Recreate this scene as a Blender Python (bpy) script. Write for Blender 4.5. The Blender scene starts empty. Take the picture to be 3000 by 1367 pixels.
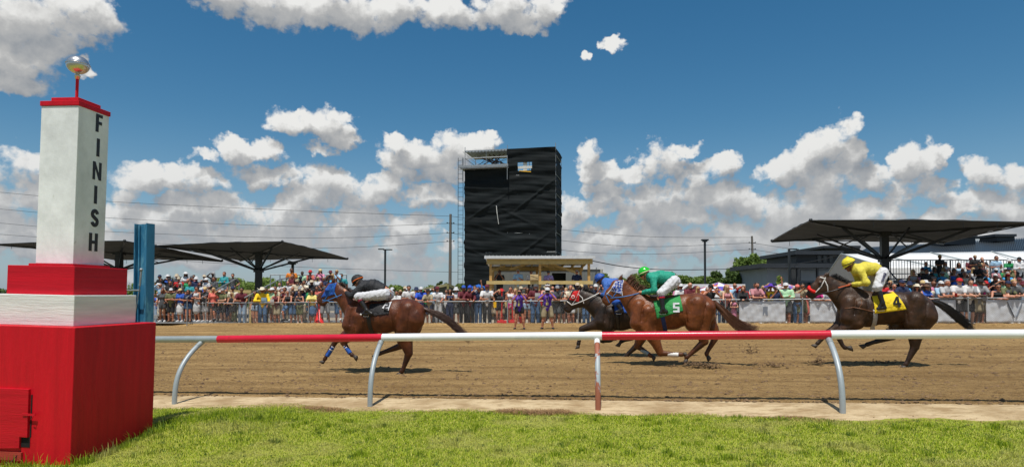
import bpy, bmesh, math, random
import numpy as np
from mathutils import Vector, Matrix
R = math.radians
sc = bpy.context.scene
col = sc.collection
# ------------------------------------------------------------------ camera
F = 1900.0; PITCH = R(1.5); EYE = 1.70; PPY = 812.0     # photograph is 3000 x 1367 px
cam_d = bpy.data.cameras.new("camera"); cam = bpy.data.objects.new("camera", cam_d); col.objects.link(cam)
cam.location = (0, 0, EYE); cam.rotation_euler = (R(90) + PITCH, 0, 0)
cam_d.sensor_width = 36; cam_d.lens = 36 * F / 3000; cam_d.shift_y = (PPY - 683.5) / 3000
cam_d.clip_start = 0.1; cam_d.clip_end = 20000
sc.camera = cam
def ray(px, py):
    a = (px - 1500) / F; b = (PPY - py) / F
    return Vector((a, math.cos(PITCH) - b * math.sin(PITCH), math.sin(PITCH) + b * math.cos(PITCH)))
def at(px, py, Y):                 # world point seen at a photo pixel, at depth Y
    d = ray(px, py); return Vector((d.x * Y / d.y, Y, EYE + d.z * Y / d.y))
# ------------------------------------------------------------------ sky, sun, exposure
SUN = Vector((-0.07, -0.36, 1.0)).normalized()
sc.view_settings.view_transform = 'Standard'; sc.view_settings.look = 'None'
sc.view_settings.exposure = 0.0; sc.view_settings.gamma = 1.0
sun_d = bpy.data.lights.new("sun", 'SUN'); sun_d.energy = 4.5; sun_d.angle = R(0.53); sun_d.color = (1, .955, .88)
sun = bpy.data.objects.new("sun", sun_d); col.objects.link(sun)
sun.rotation_euler = (-SUN).to_track_quat('-Z', 'Y').to_euler()
world = bpy.data.worlds.new("World"); sc.world = world; world.use_nodes = True
W = world.node_tree; W.nodes.clear()
class G:                           # small node graph helper
    def __init__(s, t): s.t = t
    def n(s, kind, ins=(), out=0, **kw):
        nd = s.t.nodes.new(kind)
        for k, v in kw.items(): setattr(nd, k, v)
        for k, v in (ins.items() if isinstance(ins, dict) else enumerate(ins)):
            if v is None: continue
            if isinstance(v, bpy.types.NodeSocket): s.t.links.new(v, nd.inputs[k])
            else: nd.inputs[k].default_value = v
        return nd.outputs[out]
    def m(s, op, *a, clamp=False): return s.n('ShaderNodeMath', a, operation=op, use_clamp=clamp)
    def v(s, op, *a, out=0): return s.n('ShaderNodeVectorMath', a, out=out, operation=op)
    def noise(s, vec, scale, detail=4, rough=.5, dist=0, out=0, dim='3D', lac=2.0):
        return s.n('ShaderNodeTexNoise', {'Vector': vec, 'Scale': scale, 'Detail': detail, 'Roughness': rough, 'Distortion': dist, 'Lacunarity': lac}, out=out, noise_dimensions=dim)
    def ramp(s, fac, stops, out=0, interp='LINEAR'):
        nd = s.t.nodes.new('ShaderNodeValToRGB'); nd.color_ramp.interpolation = interp
        e = nd.color_ramp.elements
        while len(e) < len(stops): e.new(0.5)
        for i, (p, c) in enumerate(stops):
            e[i].position = p; e[i].color = (*c, 1) if len(c) == 3 else c
        s.t.links.new(fac, nd.inputs[0]); return nd.outputs[out]
    def mix(s, fac, a, b, blend='MIX'):
        nd = s.t.nodes.new('ShaderNodeMix'); nd.data_type = 'RGBA'; nd.blend_type = blend
        for i, v in ((0, fac), (6, a), (7, b)):
            if isinstance(v, bpy.types.NodeSocket): s.t.links.new(v, nd.inputs[i])
            else: nd.inputs[i].default_value = (*v, 1) if isinstance(v, (tuple, list)) and len(v) == 3 else v
        return nd.outputs[2]
    def sstep(s, x, a, b):
        return s.n('ShaderNodeMapRange', {0: x, 1: a, 2: b, 3: 0.0, 4: 1.0}, interpolation_type='SMOOTHSTEP')
CLOUDS = [(120,60,250,120),(240,50,125,95),(60,170,190,80),(50,235,130,45),(265,215,40,28),(650,-25,190,75),(800,10,160,85),
 (950,25,160,85),(1085,50,110,72),(1160,10,120,60),(1330,30,110,70),(1450,20,130,60),(1520,50,110,60),(1600,25,75,55),(1540,85,60,30),
 (1708,158,22,24),(1790,132,38,22),(870,360,90,48),(960,365,70,50),(1010,405,60,38),(950,428,70,26),
 (700,445,90,48),(780,445,65,38),(600,470,50,22),(770,510,115,40),(400,520,110,58),(510,525,110,52),(610,530,75,38),(370,575,70,42),
 (960,530,120,62),(900,575,100,45),(1060,575,130,55),(1150,545,75,55),(1185,505,52,44),(1200,450,100,65),(1165,415,55,35),(1310,440,120,62),
 (1410,410,72,46),(1440,378,36,20),(1320,500,110,45),(40,495,130,80),(60,585,150,65),(30,660,150,50),
 (640,590,90,42),(560,645,100,45),(720,640,160,62),(880,645,150,62),(800,710,240,60),(1010,690,170,55),(1210,680,90,50),(600,740,260,50),(1040,770,300,48),
 (330,700,140,55),(300,800,250,50),(1735,445,55,52),(1760,505,80,48),(1850,512,100,38),(1925,455,75,55),(1990,430,62,36),(1950,490,70,45),
 (2130,492,66,50),(2075,515,80,48),(2000,570,120,55),(1890,590,140,62),(1790,615,100,50),(2010,650,190,55),(2130,590,100,70),
 (2512,345,36,28),(2480,375,62,50),(2420,425,82,60),(2350,470,85,60),(2290,500,70,42),(2500,440,52,62),(2440,520,130,70),(2540,530,65,60),
 (2350,590,190,62),(2655,500,72,62),(2700,470,52,55),(2735,450,28,32),(2650,570,90,45),(2560,630,150,50),
 (2880,490,85,48),(2990,510,75,55),(2830,590,110,62),(2950,610,150,75),(2740,640,90,40),(1650,640,70,75),(1690,710,140,60),(1850,700,150,50),
 (2050,715,240,48),(2280,650,170,50),(2450,690,240,50),(1750,790,260,45),(2750,690,260,40),(2300,780,300,35)]
CLOUDS += [(480,640,200,50),(850,600,90,40),(1250,580,120,45),(2700,560,80,40),(2250,620,200,55),(1780,560,90,40),(700,690,330,55),(1150,730,230,45),(520,600,90,45),(1500,620,60,60),(1560,720,110,60),(1900,640,160,50),(2150,700,300,55),(2600,700,250,55),(2900,690,250,55),(420,640,160,45),(60,720,260,55),(1020,640,160,40),(2420,620,140,60)]
CLOUDS += [(3300,300,220,120),(3500,520,300,110),(-330,420,240,120),(-420,120,260,140),(3900,150,300,150),(-900,350,300,160),(-1500,560,500,110),(4600,600,600,100)]
g = G(W)
dirv = g.n('ShaderNodeTexCoord', out=0)
sep = W.nodes.new('ShaderNodeSeparateXYZ'); W.links.new(dirv, sep.inputs[0])
hx, hy, hz = sep.outputs
hl = g.m('SQRT', g.m('ADD', g.m('MULTIPLY', hx, hx), g.m('MULTIPLY', hy, hy)))
az = g.m('ARCTAN2', hx, hy)
vv = g.m('DIVIDE', hz, g.m('MAXIMUM', hl, 0.02))
P0 = g.n('ShaderNodeCombineXYZ', (az, vv, 0.0))
grp = bpy.data.node_groups.new('cloud_field', 'ShaderNodeTree')
grp.interface.new_socket('P', in_out='INPUT', socket_type='NodeSocketVector')
grp.interface.new_socket('D', in_out='OUTPUT', socket_type='NodeSocketFloat'); grp.interface.new_socket('B', in_out='OUTPUT', socket_type='NodeSocketFloat')
q = G(grp); gi = grp.nodes.new('NodeGroupInput').outputs[0]; go = grp.nodes.new('NodeGroupOutput')
def azel(px, py):
    d = ray(px, py); return math.atan2(d.x, d.y), d.z / math.hypot(d.x, d.y)
warp = q.noise(gi, 9.0, 3, .55, out=1, dim='2D')
warp2 = q.noise(gi, 40.0, 3, .6, out=1, dim='2D')
pw = q.v('ADD', gi, q.v('MULTIPLY', q.v('SUBTRACT', warp, (.5, .5, .5)), (.055, .05, 0)))
pw = q.v('ADD', pw, q.v('MULTIPLY', q.v('SUBTRACT', warp2, (.5, .5, .5)), (.030, .028, 0)))
pw = q.v('MULTIPLY', pw, (1, 1, 0))
acc = None
for (cx, cy, rx, ry) in CLOUDS:
    u0, v0 = azel(cx, cy); u1, _ = azel(cx + rx, cy); _, v1 = azel(cx, cy - ry)
    a, b = 1 / max(abs(u1 - u0), .004), 1 / max(abs(v1 - v0), .004)
    w = q.v('MULTIPLY_ADD', pw, (a, b, 0), (-u0 * a, -v0 * b, 0))
    r = q.v('DOT_PRODUCT', w, w, out=1)
    acc = r if acc is None else q.m('SMOOTH_MIN', acc, r, 0.22)
puff = q.n('ShaderNodeTexVoronoi', {'Vector': q.v('ADD', gi, q.v('MULTIPLY', warp2, (.02, .02, 0))), 'Scale': 26.0, 'Detail': 2.0, 'Roughness': .6}, feature='F1', normalize=False, voronoi_dimensions='2D')
nz = q.noise(gi, 22.0, 6, .66, dim='2D')
# elsewhere round the sky: loose fair weather clouds
ga = q.noise(q.v('MULTIPLY', gi, (1, 2.2, 0)), 2.6, 2, .5, dim='2D')
sx = grp.nodes.new('ShaderNodeSeparateXYZ'); grp.links.new(gi, sx.inputs[0])
away = q.sstep(q.m('ABSOLUTE', sx.outputs[0]), 0.95, 1.25)
gen = q.m('MULTIPLY', q.m('SUBTRACT', q.m('MULTIPLY', ga, 4.5), 2.35), away)
d = q.m('SUBTRACT', 1.0, acc)
d = q.m('MAXIMUM', d, q.m('SUBTRACT', gen, q.m('SUBTRACT', 1.0, away)))
grp.links.new(d, go.inputs[1])
d = q.m('MINIMUM', d, .8)
d = q.m('ADD', d, q.m('MULTIPLY', q.m('SUBTRACT', .56, puff), .7))
d = q.m('ADD', d, q.m('MULTIPLY', q.m('SUBTRACT', nz, .44), 1.7))
grp.links.new(d, go.inputs[0])
def field(p):
    nd = W.nodes.new('ShaderNodeGroup'); nd.node_tree = grp; W.links.new(p, nd.inputs[0]); return nd.outputs
D0, B0 = field(P0)
D1, B1 = field(g.v('ADD', P0, (-.010, .026, 0)))
mask = g.sstep(D0, -.10, .58)
lit = g.m('SUBTRACT', D0, D1); litb = g.m('SUBTRACT', B0, B1)        # thins out towards the sun: sunlit top, grey base
D0c = g.m('MINIMUM', D0, 1.2)
shade = g.m('ADD', g.m('MULTIPLY', lit, .30), g.m('MULTIPLY', g.m('SUBTRACT', .75, D0c), .22))
shade = g.m('ADD', shade, g.m('MULTIPLY', g.m('MAXIMUM', g.m('MINIMUM', litb, .7), -.7), .34))
shade = g.m('ADD', shade, .47, clamp=True)
ccol = g.ramp(shade, [(0, (.22, .245, .28)), (.3, (.33, .355, .385)), (.6, (.50, .505, .505)), (.82, (.73, .73, .715)), (1, (.90, .90, .88))])
sky = W.nodes.new('ShaderNodeTexSky'); sky.sky_type = 'NISHITA'; sky.sun_disc = False
sky.sun_elevation = math.asin(SUN.z); sky.sun_rotation = math.atan2(SUN.x, SUN.y)
sky.altitude = 0; sky.air_density = 1.0; sky.dust_density = .6; sky.ozone_density = 2.0
skyc = g.v('MULTIPLY', sky.outputs[0], (.100, .100, .100))
hs = g.n('ShaderNodeHueSaturation', {'Hue': .490, 'Saturation': 1.36, 'Value': .94, 'Color': skyc})
haze = g.sstep(vv, .27, -.02)
hs = g.mix(g.m('MULTIPLY', haze, .55), hs, (.27, .43, .62))
ccol = g.mix(g.m('MULTIPLY', haze, .45), ccol, (.47, .50, .54))
final = g.mix(mask, hs, ccol)
bg = W.nodes.new('ShaderNodeBackground'); W.links.new(final, bg.inputs[0]); bg.inputs[1].default_value = .92
wo = W.nodes.new('ShaderNodeOutputWorld'); W.links.new(bg.outputs[0], wo.inputs[0])
world.cycles.sampling_method = 'MANUAL'; world.cycles.sample_map_resolution = 256
# ------------------------------------------------------------------ helpers: materials
def new_mat(name):
    m = bpy.data.materials.new(name); m.use_nodes = True
    t = m.node_tree; b = t.nodes['Principled BSDF']
    return m, G(t), b
def lin(c):                         # sRGB 0..255 -> linear
    return tuple(((v / 255) / 12.92 if v / 255 <= .04045 else ((v / 255 + .055) / 1.055) ** 2.4) for v in c)
MATS = {}
def mat(name, c, rough=.6, var=.12, vscale=6.0, bump=0.0, bscale=30.0, metal=0.0, spec=.5, coord=3, c2=None, c2s=2.0, c2lo=.55, c2hi=.7, stretch=(1, 1, 1), coat=0, sheen=0, bdist=.01):
    """procedural material: base colour with soft mottling, optional second colour in patches, bump"""
    if name in MATS: return MATS[name]
    m, g, b = new_mat(name)
    co = g.v('MULTIPLY', g.n('ShaderNodeTexCoord', out=coord), stretch)
    base = (*c, 1)
    n1 = g.noise(co, vscale, 5, .6)
    dark = tuple(max(0, x * (1 - var)) for x in c); lite = tuple(min(1, x * (1 + var)) for x in c)
    cc = g.ramp(n1, [(.3, dark), (.7, lite)])
    if c2 is not None:
        n2 = g.noise(co, c2s, 6, .65)
        cc = g.mix(g.sstep(n2, c2lo, c2hi), cc, c2)
    m.node_tree.links.new(cc, b.inputs['Base Color'])
    b.inputs['Roughness'].default_value = rough; b.inputs['Metallic'].default_value = metal
    b.inputs['Specular IOR Level'].default_value = spec
    if coat: b.inputs['Coat Weight'].default_value = coat; b.inputs['Coat Roughness'].default_value = .15
    if sheen: b.inputs['Sheen Weight'].default_value = sheen
    if bump:
        h = g.noise(co, bscale, 5, .6)
        bn = g.n('ShaderNodeBump', {'Strength': bump, 'Distance': bdist, 'Height': h})
        m.node_tree.links.new(bn, b.inputs['Normal'])
    m.diffuse_color = base
    MATS[name] = m; return m
# ------------------------------------------------------------------ helpers: objects
def tag(o, label=None, cat=None, group=None, kind=None):
    if label: o['label'] = label
    if cat: o['category'] = cat
    if group: o['group'] = group
    if kind: o['kind'] = kind
    return o
def empty(name, loc=(0, 0, 0), rz=0.0):
    o = bpy.data.objects.new(name, None); o.empty_display_size = .2; col.objects.link(o)
    o.location = loc; o.rotation_euler = (0, 0, rz); return o
def link_mesh(name, me, m=None, parent=None, loc=None):
    o = bpy.data.objects.new(name, me); col.objects.link(o)
    if m is not None and len(me.materials) == 0:
        for mm in (m if isinstance(m, (list, tuple)) else [m]): me.materials.append(mm)
    if parent is not None: o.parent = parent
    if loc is not None: o.location = loc
    return o
def vec(*a): return Vector(a)
class MB:
    """collects shapes into ONE mesh"""
    def __init__(s): s.v = []; s.f = []; s.mi = []; s.sm = []; s.cm = 0; s.M = Matrix.Identity(4)
    def add(s, vs, fs, smooth=False):
        n = len(s.v); s.v += [tuple(s.M @ Vector(p)) for p in vs]
        for f in fs: s.f.append(tuple(i + n for i in f)); s.mi.append(s.cm); s.sm.append(smooth)
        return s
    def box(s, c, d, rz=0.0, top=1.0, M=None):
        x, y, z = d[0] / 2, d[1] / 2, d[2] / 2; vs = []
        for sz in (-1, 1):
            k = top if sz > 0 else 1.0
            for sx, sy in ((-1, -1), (1, -1), (1, 1), (-1, 1)):
                p = Vector((sx * x * k, sy * y * k, sz * z))
                if M is not None: p = M @ p
                p = Matrix.Rotation(rz, 3, 'Z') @ p
                vs.append((p.x + c[0], p.y + c[1], p.z + c[2]))
        return s.add(vs, [(3, 2, 1, 0), (4, 5, 6, 7), (0, 1, 5, 4), (1, 2, 6, 5), (2, 3, 7, 6), (3, 0, 4, 7)])
    def bar(s, a, b, w, h=None, up=(0, 0, 1)):
        """rectangular bar from a to b"""
        a, b = Vector(a), Vector(b); h = w if h is None else h
        z = (b - a); L = z.length; z.normalize(); u = Vector(up)
        if abs(z.dot(u)) > .98: u = Vector((0, 1, 0))
        x = z.cross(u).normalized(); y = x.cross(z).normalized(); vs = []
        for p in (a, b):
            for sx, sy in ((-1, -1), (1, -1), (1, 1), (-1, 1)): vs.append(tuple(p + x * sx * w / 2 + y * sy * h / 2))
        return s.add(vs, [(3, 2, 1, 0), (4, 5, 6, 7), (0, 1, 5, 4), (1, 2, 6, 5), (2, 3, 7, 6), (3, 0, 4, 7)])
    def tube(s, pts, r, seg=8, caps=True, smooth=True, flat=1.0):
        pts = [Vector(p) for p in pts]; n = len(pts)
        rr = r if isinstance(r, (list, tuple)) else [r] * n
        vs = []; fs = []; pu = None
        for i, p in enumerate(pts):
            d = (pts[min(i + 1, n - 1)] - pts[max(i - 1, 0)])
            if d.length < 1e-9: d = Vector((0, 0, 1))
            d.normalize()
            if pu is None: pu = Vector((0, 0, 1)) if abs(d.z) < .95 else Vector((0, 1, 0))
            x = d.cross(pu).normalized(); y = x.cross(d).normalized(); pu = y
            for k in range(seg):
                a = 2 * math.pi * k / seg
                vs.append(tuple(p + x * math.cos(a) * rr[i] + y * math.sin(a) * rr[i] * flat))
        for i in range(n - 1):
            for k in range(seg):
                k2 = (k + 1) % seg
                fs.append((i * seg + k, i * seg + k2, (i + 1) * seg + k2, (i + 1) * seg + k))
        s.add(vs, fs, smooth)
        if caps:
            s.add(vs[:seg], [tuple(range(seg))[::-1]]); s.add(vs[-seg:], [tuple(range(seg))])
        return s
    def lathe(s, prof, c=(0, 0, 0), seg=24, smooth=True):
        vs = []; fs = []
        for (r, z) in prof:
            for k in range(seg):
                a = 2 * math.pi * k / seg; vs.append((c[0] + r * math.cos(a), c[1] + r * math.sin(a), c[2] + z))
        for i in range(len(prof) - 1):
            for k in range(seg):
                k2 = (k + 1) % seg; fs.append((i * seg + k, i * seg + k2, (i + 1) * seg + k2, (i + 1) * seg + k))
        return s.add(vs, fs, smooth)
    def ball(s, c, r, seg=12, ring=8, sc3=(1, 1, 1)):
        prof = [(max(1e-4, math.sin(math.pi * i / ring)), -math.cos(math.pi * i / ring)) for i in range(ring + 1)]
        vs = []; fs = []
        for (a, z) in prof:
            for k in range(seg):
                t = 2 * math.pi * k / seg
                vs.append((c[0] + r * sc3[0] * a * math.cos(t), c[1] + r * sc3[1] * a * math.sin(t), c[2] + r * sc3[2] * z))
        for i in range(ring):
            for k in range(seg):
                k2 = (k + 1) % seg; fs.append((i * seg + k, i * seg + k2, (i + 1) * seg + k2, (i + 1) * seg + k))
        return s.add(vs, fs, True)
    def prism(s, poly, a, b, axis='y'):
        """2D outline (u, w) extruded between a and b along an axis; u->x, w->z for axis y"""
        n = len(poly); vs = []
        for t in (a, b):
            for (u, w) in poly:
                vs.append((u, t, w) if axis == 'y' else ((t, u, w) if axis == 'x' else (u, w, t)))
        fs = [tuple(range(n)), tuple(range(2 * n - 1, n - 1, -1))] + [(i, i + n, (i + 1) % n + n, (i + 1) % n) for i in range(n)]
        return s.add(vs, fs)
    def sheet(s, rows, smooth=True, thick=0.0):
        """grid of points (list of rows)"""
        nr, nc = len(rows), len(rows[0]); vs = [tuple(p) for r in rows for p in r]
        fs = [(i * nc + j, i * nc + j + 1, (i + 1) * nc + j + 1, (i + 1) * nc + j) for i in range(nr - 1) for j in range(nc - 1)]
        return s.add(vs, fs, smooth)
    def mesh(s, name):
        me = bpy.data.meshes.new(name); me.from_pydata(s.v, [], s.f)
        me.polygons.foreach_set('material_index', s.mi); me.polygons.foreach_set('use_smooth', s.sm); me.update()
        return me
    def build(s, name, m, parent=None, loc=None, fix=True):
        me = s.mesh(name)
        if fix:
            bm = bmesh.new(); bm.from_mesh(me); bmesh.ops.recalc_face_normals(bm, faces=bm.faces); bm.to_mesh(me); bm.free()
        return link_mesh(name, me, m, parent, loc)
def bevel(o, w, seg=2):
    md = o.modifiers.new('bevel', 'BEVEL'); md.width = w; md.segments = seg; md.limit_method = 'ANGLE'; return o
def solidify(o, t):
    md = o.modifiers.new('solid', 'SOLIDIFY'); md.thickness = t; md.offset = 0; return o
# ------------------------------------------------------------------ helpers: smooth bodies from blended limbs (signed distance field -> surface net)
def surface_net(Fd, org, h):
    S = Fd < 0
    nx, ny, nz = Fd.shape
    cs = S[:-1, :-1, :-1].astype(np.int8)
    for dx, dy, dz in ((1,0,0),(0,1,0),(1,1,0),(0,0,1),(1,0,1),(0,1,1),(1,1,1)):
        cs = cs + S[dx:nx-1+dx, dy:ny-1+dy, dz:nz-1+dz]
    act = (cs > 0) & (cs < 8); I, J, K = np.nonzero(act)
    idx = -np.ones(act.shape, np.int64); idx[I, J, K] = np.arange(len(I))
    acc = np.zeros((len(I), 3)); cnt = np.zeros(len(I))
    C = [(a, b, c) for a in (0, 1) for b in (0, 1) for c in (0, 1)]
    for a in C:
        for ax in range(3):
            if a[ax]: continue
            b = list(a); b[ax] = 1
            fa = Fd[I + a[0], J + a[1], K + a[2]]; fb = Fd[I + b[0], J + b[1], K + b[2]]
            m = (fa < 0) != (fb < 0); t = np.where(m, fa / np.where(m, fa - fb, 1), 0)
            p = np.zeros((len(I), 3)); p[:] = a; p[:, ax] = t
            acc[m] += p[m]; cnt[m] += 1
    V = (acc / cnt[:, None] + np.stack([I, J, K], 1)) * h + org
    quads = []
    for ax in range(3):
        sl = [slice(None)] * 3; sl2 = [slice(None)] * 3
        sl[ax] = slice(0, -1); sl2[ax] = slice(1, None)
        A, B = S[tuple(sl)], S[tuple(sl2)]
        e = A != B
        o1, o2 = [(1, 2), (2, 0), (0, 1)][ax]
        ii = list(np.nonzero(e)); ok = (ii[o1] > 0) & (ii[o2] > 0) & (ii[o1] < act.shape[o1]) & (ii[o2] < act.shape[o2])
        ii = [q[ok] for q in ii]; flip = A[tuple(ii)]
        def g4(d1, d2):
            c = [q.copy() for q in ii]; c[o1] = c[o1] - d1; c[o2] = c[o2] - d2; return idx[tuple(c)]
        Q = np.stack([g4(0, 0), g4(1, 0), g4(1, 1), g4(0, 1)], 1)
        Q[~flip] = Q[~flip][:, ::-1]; quads.append(Q)
    return V, np.concatenate(quads)
def cap_d(P, a, b, ra, rb, sy=1.0):
    a = np.asarray(a, float); b = np.asarray(b, float); ba = b - a; X = P - a
    L = max(float(ba @ ba), 1e-9); t = np.clip((X @ ba) / L, 0, 1)
    D = X - t[..., None] * ba
    if sy != 1.0: D = D * np.array([1, 1 / sy, 1])
    return (np.sqrt((D * D).sum(-1)) - (ra + (rb - ra) * t)) * (min(1.0, sy) if sy != 1 else 1)
def ell_d(P, c, r, ang=0.0):
    X = P - np.asarray(c, float)
    if ang:
        ca, sa = math.cos(ang), math.sin(ang)
        X = np.stack([X[..., 0] * ca + X[..., 2] * sa, X[..., 1], -X[..., 0] * sa + X[..., 2] * ca], -1)
    r = np.asarray(r, float); k0 = np.sqrt(((X / r) ** 2).sum(-1)); k1 = np.sqrt(((X / (r * r)) ** 2).sum(-1))
    return k0 * (k0 - 1) / np.maximum(k1, 1e-6)
def pd(P, p):
    if p[0] == 'c': return cap_d(P, p[1], p[2], p[3], p[4], p[5] if len(p) > 5 else 1.0)
    return ell_d(P, p[1], p[2], p[3] if len(p) > 3 else 0.0)
def pbox(p):
    if p[0] == 'c':
        a = np.asarray(p[1], float); b = np.asarray(p[2], float); r = max(p[3], p[4]) * max(1, p[5] if len(p) > 5 else 1)
        return np.minimum(a, b) - r, np.maximum(a, b) + r
    c = np.asarray(p[1], float); r = np.asarray(p[2], float)
    if len(p) > 3 and p[3]: m = max(r[0], r[2]); r = np.array([m, r[1], m])
    return c - r, c + r
def sdf_mesh(name, prims, h=.012, k=.03, grow=0.0, cut=None, colors=None, smooth_it=1):
    """prims: ('c', a, b, ra, rb[, sy]) tapered limb, ('e', centre, radii[, angle in xz]) ; last item may be dict(k=, t=tint)"""
    ps = []; opts = []
    for p in prims:
        o = {}
        if isinstance(p[-1], dict): o = p[-1]; p = p[:-1]
        ps.append(p); opts.append(o)
    bb = [pbox(p) for p in ps]; mg = k * 1.5 + grow + 2.5 * h
    lo = np.min([b[0] for b in bb], 0) - mg; hi = np.max([b[1] for b in bb], 0) + mg
    n = np.ceil((hi - lo) / h).astype(int) + 1
    Fd = np.full(tuple(n), 1.0, np.float64)
    ax = [lo[i] + h * np.arange(n[i]) for i in range(3)]
    for p, o, b in zip(ps, opts, bb):
        kk = o.get('k', k)
        i0 = np.maximum(0, np.floor((b[0] - mg - lo) / h).astype(int)); i1 = np.minimum(n, np.ceil((b[1] + mg - lo) / h).astype(int) + 1)
        X = np.stack(np.meshgrid(ax[0][i0[0]:i1[0]], ax[1][i0[1]:i1[1]], ax[2][i0[2]:i1[2]], indexing='ij'), -1)
        d = pd(X, p) - grow
        w = Fd[i0[0]:i1[0], i0[1]:i1[1], i0[2]:i1[2]]
        if o.get('sub'):
            hh = np.maximum(kk - np.abs(-d - w), 0) / kk; w[:] = np.maximum(-d, w) + hh * hh * kk / 4
        else:
            hh = np.maximum(kk - np.abs(d - w), 0) / kk; w[:] = np.minimum(d, w) - hh * hh * kk / 4
    if cut is not None:
        X = np.stack(np.meshgrid(*ax, indexing='ij'), -1); Fd = np.maximum(Fd, cut(X))
    Fd[Fd == 0] = 1e-9
    V, Q = surface_net(Fd, lo, h)
    for _ in range(smooth_it):
        s = np.zeros_like(V); c = np.zeros(len(V))
        for a, b in ((0, 1), (1, 2), (2, 3), (3, 0)):
            np.add.at(s, Q[:, a], V[Q[:, b]]); np.add.at(c, Q[:, a], 1)
            np.add.at(s, Q[:, b], V[Q[:, a]]); np.add.at(c, Q[:, b], 1)
        V = .4 * V + .6 * s / np.maximum(c, 1)[:, None]
    me = bpy.data.meshes.new(name)
    me.vertices.add(len(V)); me.vertices.foreach_set('co', V.ravel())
    me.loops.add(len(Q) * 4); me.loops.foreach_set('vertex_index', Q.ravel().astype(np.int32))
    me.polygons.add(len(Q)); me.polygons.foreach_set('loop_start', np.arange(0, len(Q) * 4, 4, dtype=np.int32))
    me.polygons.foreach_set('loop_total', np.full(len(Q), 4, np.int32)); me.polygons.foreach_set('use_smooth', np.ones(len(Q), bool))
    me.update(calc_edges=True); me.validate()
    if colors is not None:
        w = np.zeros(len(V)); cc = np.zeros((len(V), 3))
        for p, o in zip(ps, opts):
            if o.get('sub'): continue
            d = pd(V, p); e = np.exp(-np.clip(d, -.02, 9) / .012) + 1e-30
            w += e; cc += e[:, None] * np.array(colors[o.get('t', 0)])
        cc /= w[:, None]
        at_ = me.color_attributes.new('coat', 'FLOAT_COLOR', 'POINT')
        at_.data.foreach_set('color', np.concatenate([cc, np.ones((len(V), 1))], 1).ravel())
    return me
# ------------------------------------------------------------------ the lie of the land
VX, VY = -.2, 1.0                      # the rail line: v = 0 along the post feet, growing across the track
VN = math.hypot(.2, 1)
def tv(x, y): return (y + .2 * x - 9.63) / VN
def sm(a, b, x):
    t = min(1, max(0, (x - a) / (b - a))); return t * t * (3 - 2 * t)
def gz(x, y):
    v = tv(x, y)
    s = .0216 - .0131 * sm(-1, 18, v)
    xx = max(-40, min(40, x))
    z = s * xx + (.275 * (min(v, 19) / 19) ** .7 if v > 0 else 0)
    z += .16 * math.exp(-((x + 3.9) ** 2 / 1.2 + (y - 8.5) ** 2 / 1.0))       # low mound behind the finish post
    return z
def uv2(u, v):                         # track coordinates -> x, y
    return (u / VN + v * .2 / VN, 9.63 - .2 * u / VN + v / VN)
TRACK_YAW = math.atan2(-.2, 1.0)       # direction of the rail, seen from above
def onground(x, y, dz=0): return Vector((x, y, gz(x, y) + dz))
# text as a mesh of its own
def text_mesh(txt, size, depth=.002, bold=0.0, sx=1.0):
    c = bpy.data.curves.new('lettering', 'FONT'); c.body = txt; c.size = size; c.extrude = depth; c.offset = bold
    c.align_x = 'CENTER'; c.align_y = 'CENTER'
    o = bpy.data.objects.new('lettering', c); col.objects.link(o)
    dg = bpy.context.evaluated_depsgraph_get(); me = bpy.data.meshes.new_from_object(o.evaluated_get(dg))
    bpy.data.objects.remove(o)
    if sx != 1.0: me.transform(Matrix.Diagonal((sx, 1, 1, 1)))
    return me
# ================================================================== GROUND
def dirt_mat():
    m, g, b = new_mat('track_dirt')
    co = g.n('ShaderNodeTexCoord', out=3)
    co = g.n('ShaderNodeMapping', {'Vector': co, 'Rotation': (0, 0, -TRACK_YAW)})
    n1 = g.noise(g.v('MULTIPLY', co, (.25, 1.6, 1)), 1.2, 5, .6)          # streaks of the harrow along the track
    n2 = g.noise(g.v('MULTIPLY', co, (.7, 1.3, 1)), 8, 9, .75); n3 = g.noise(co, 42, 5, .75)
    c = g.ramp(n1, [(.34, (.30, .182, .072)), (.66, (.54, .35, .148))])
    c = g.mix(g.m('MULTIPLY', g.sstep(n2, .50, .62), .75), c, (.22, .128, .05))
    c = g.mix(g.m('MULTIPLY', g.sstep(n3, .55, .62), .8), c, (.10, .055, .022))
    c = g.mix(g.m('MULTIPLY', g.sstep(n2, .46, .30), .5), c, (.50, .34, .165))
    m.node_tree.links.new(c, b.inputs['Base Color']); b.inputs['Roughness'].default_value = .95; b.inputs['Specular IOR Level'].default_value = .15
    h = g.m('ADD', g.m('MULTIPLY', n2, 1.0), g.m('MULTIPLY', n3, .4))
    vo = g.n('ShaderNodeTexVoronoi', {'Vector': co, 'Scale': 22.0, 'Randomness': 1.0})
    h = g.m('SUBTRACT', h, g.m('MULTIPLY', vo, .35))
    rid = g.m('SINE', g.m('MULTIPLY', g.n('ShaderNodeSeparateXYZ', (co,), out=1), 42.0))
    h = g.m('ADD', h, g.m('MULTIPLY', rid, .05))
    bn = g.n('ShaderNodeBump', {'Strength': 1.0, 'Distance': .10, 'Height': h})
    m.node_tree.links.new(bn, b.inputs['Normal']); return m
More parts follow.
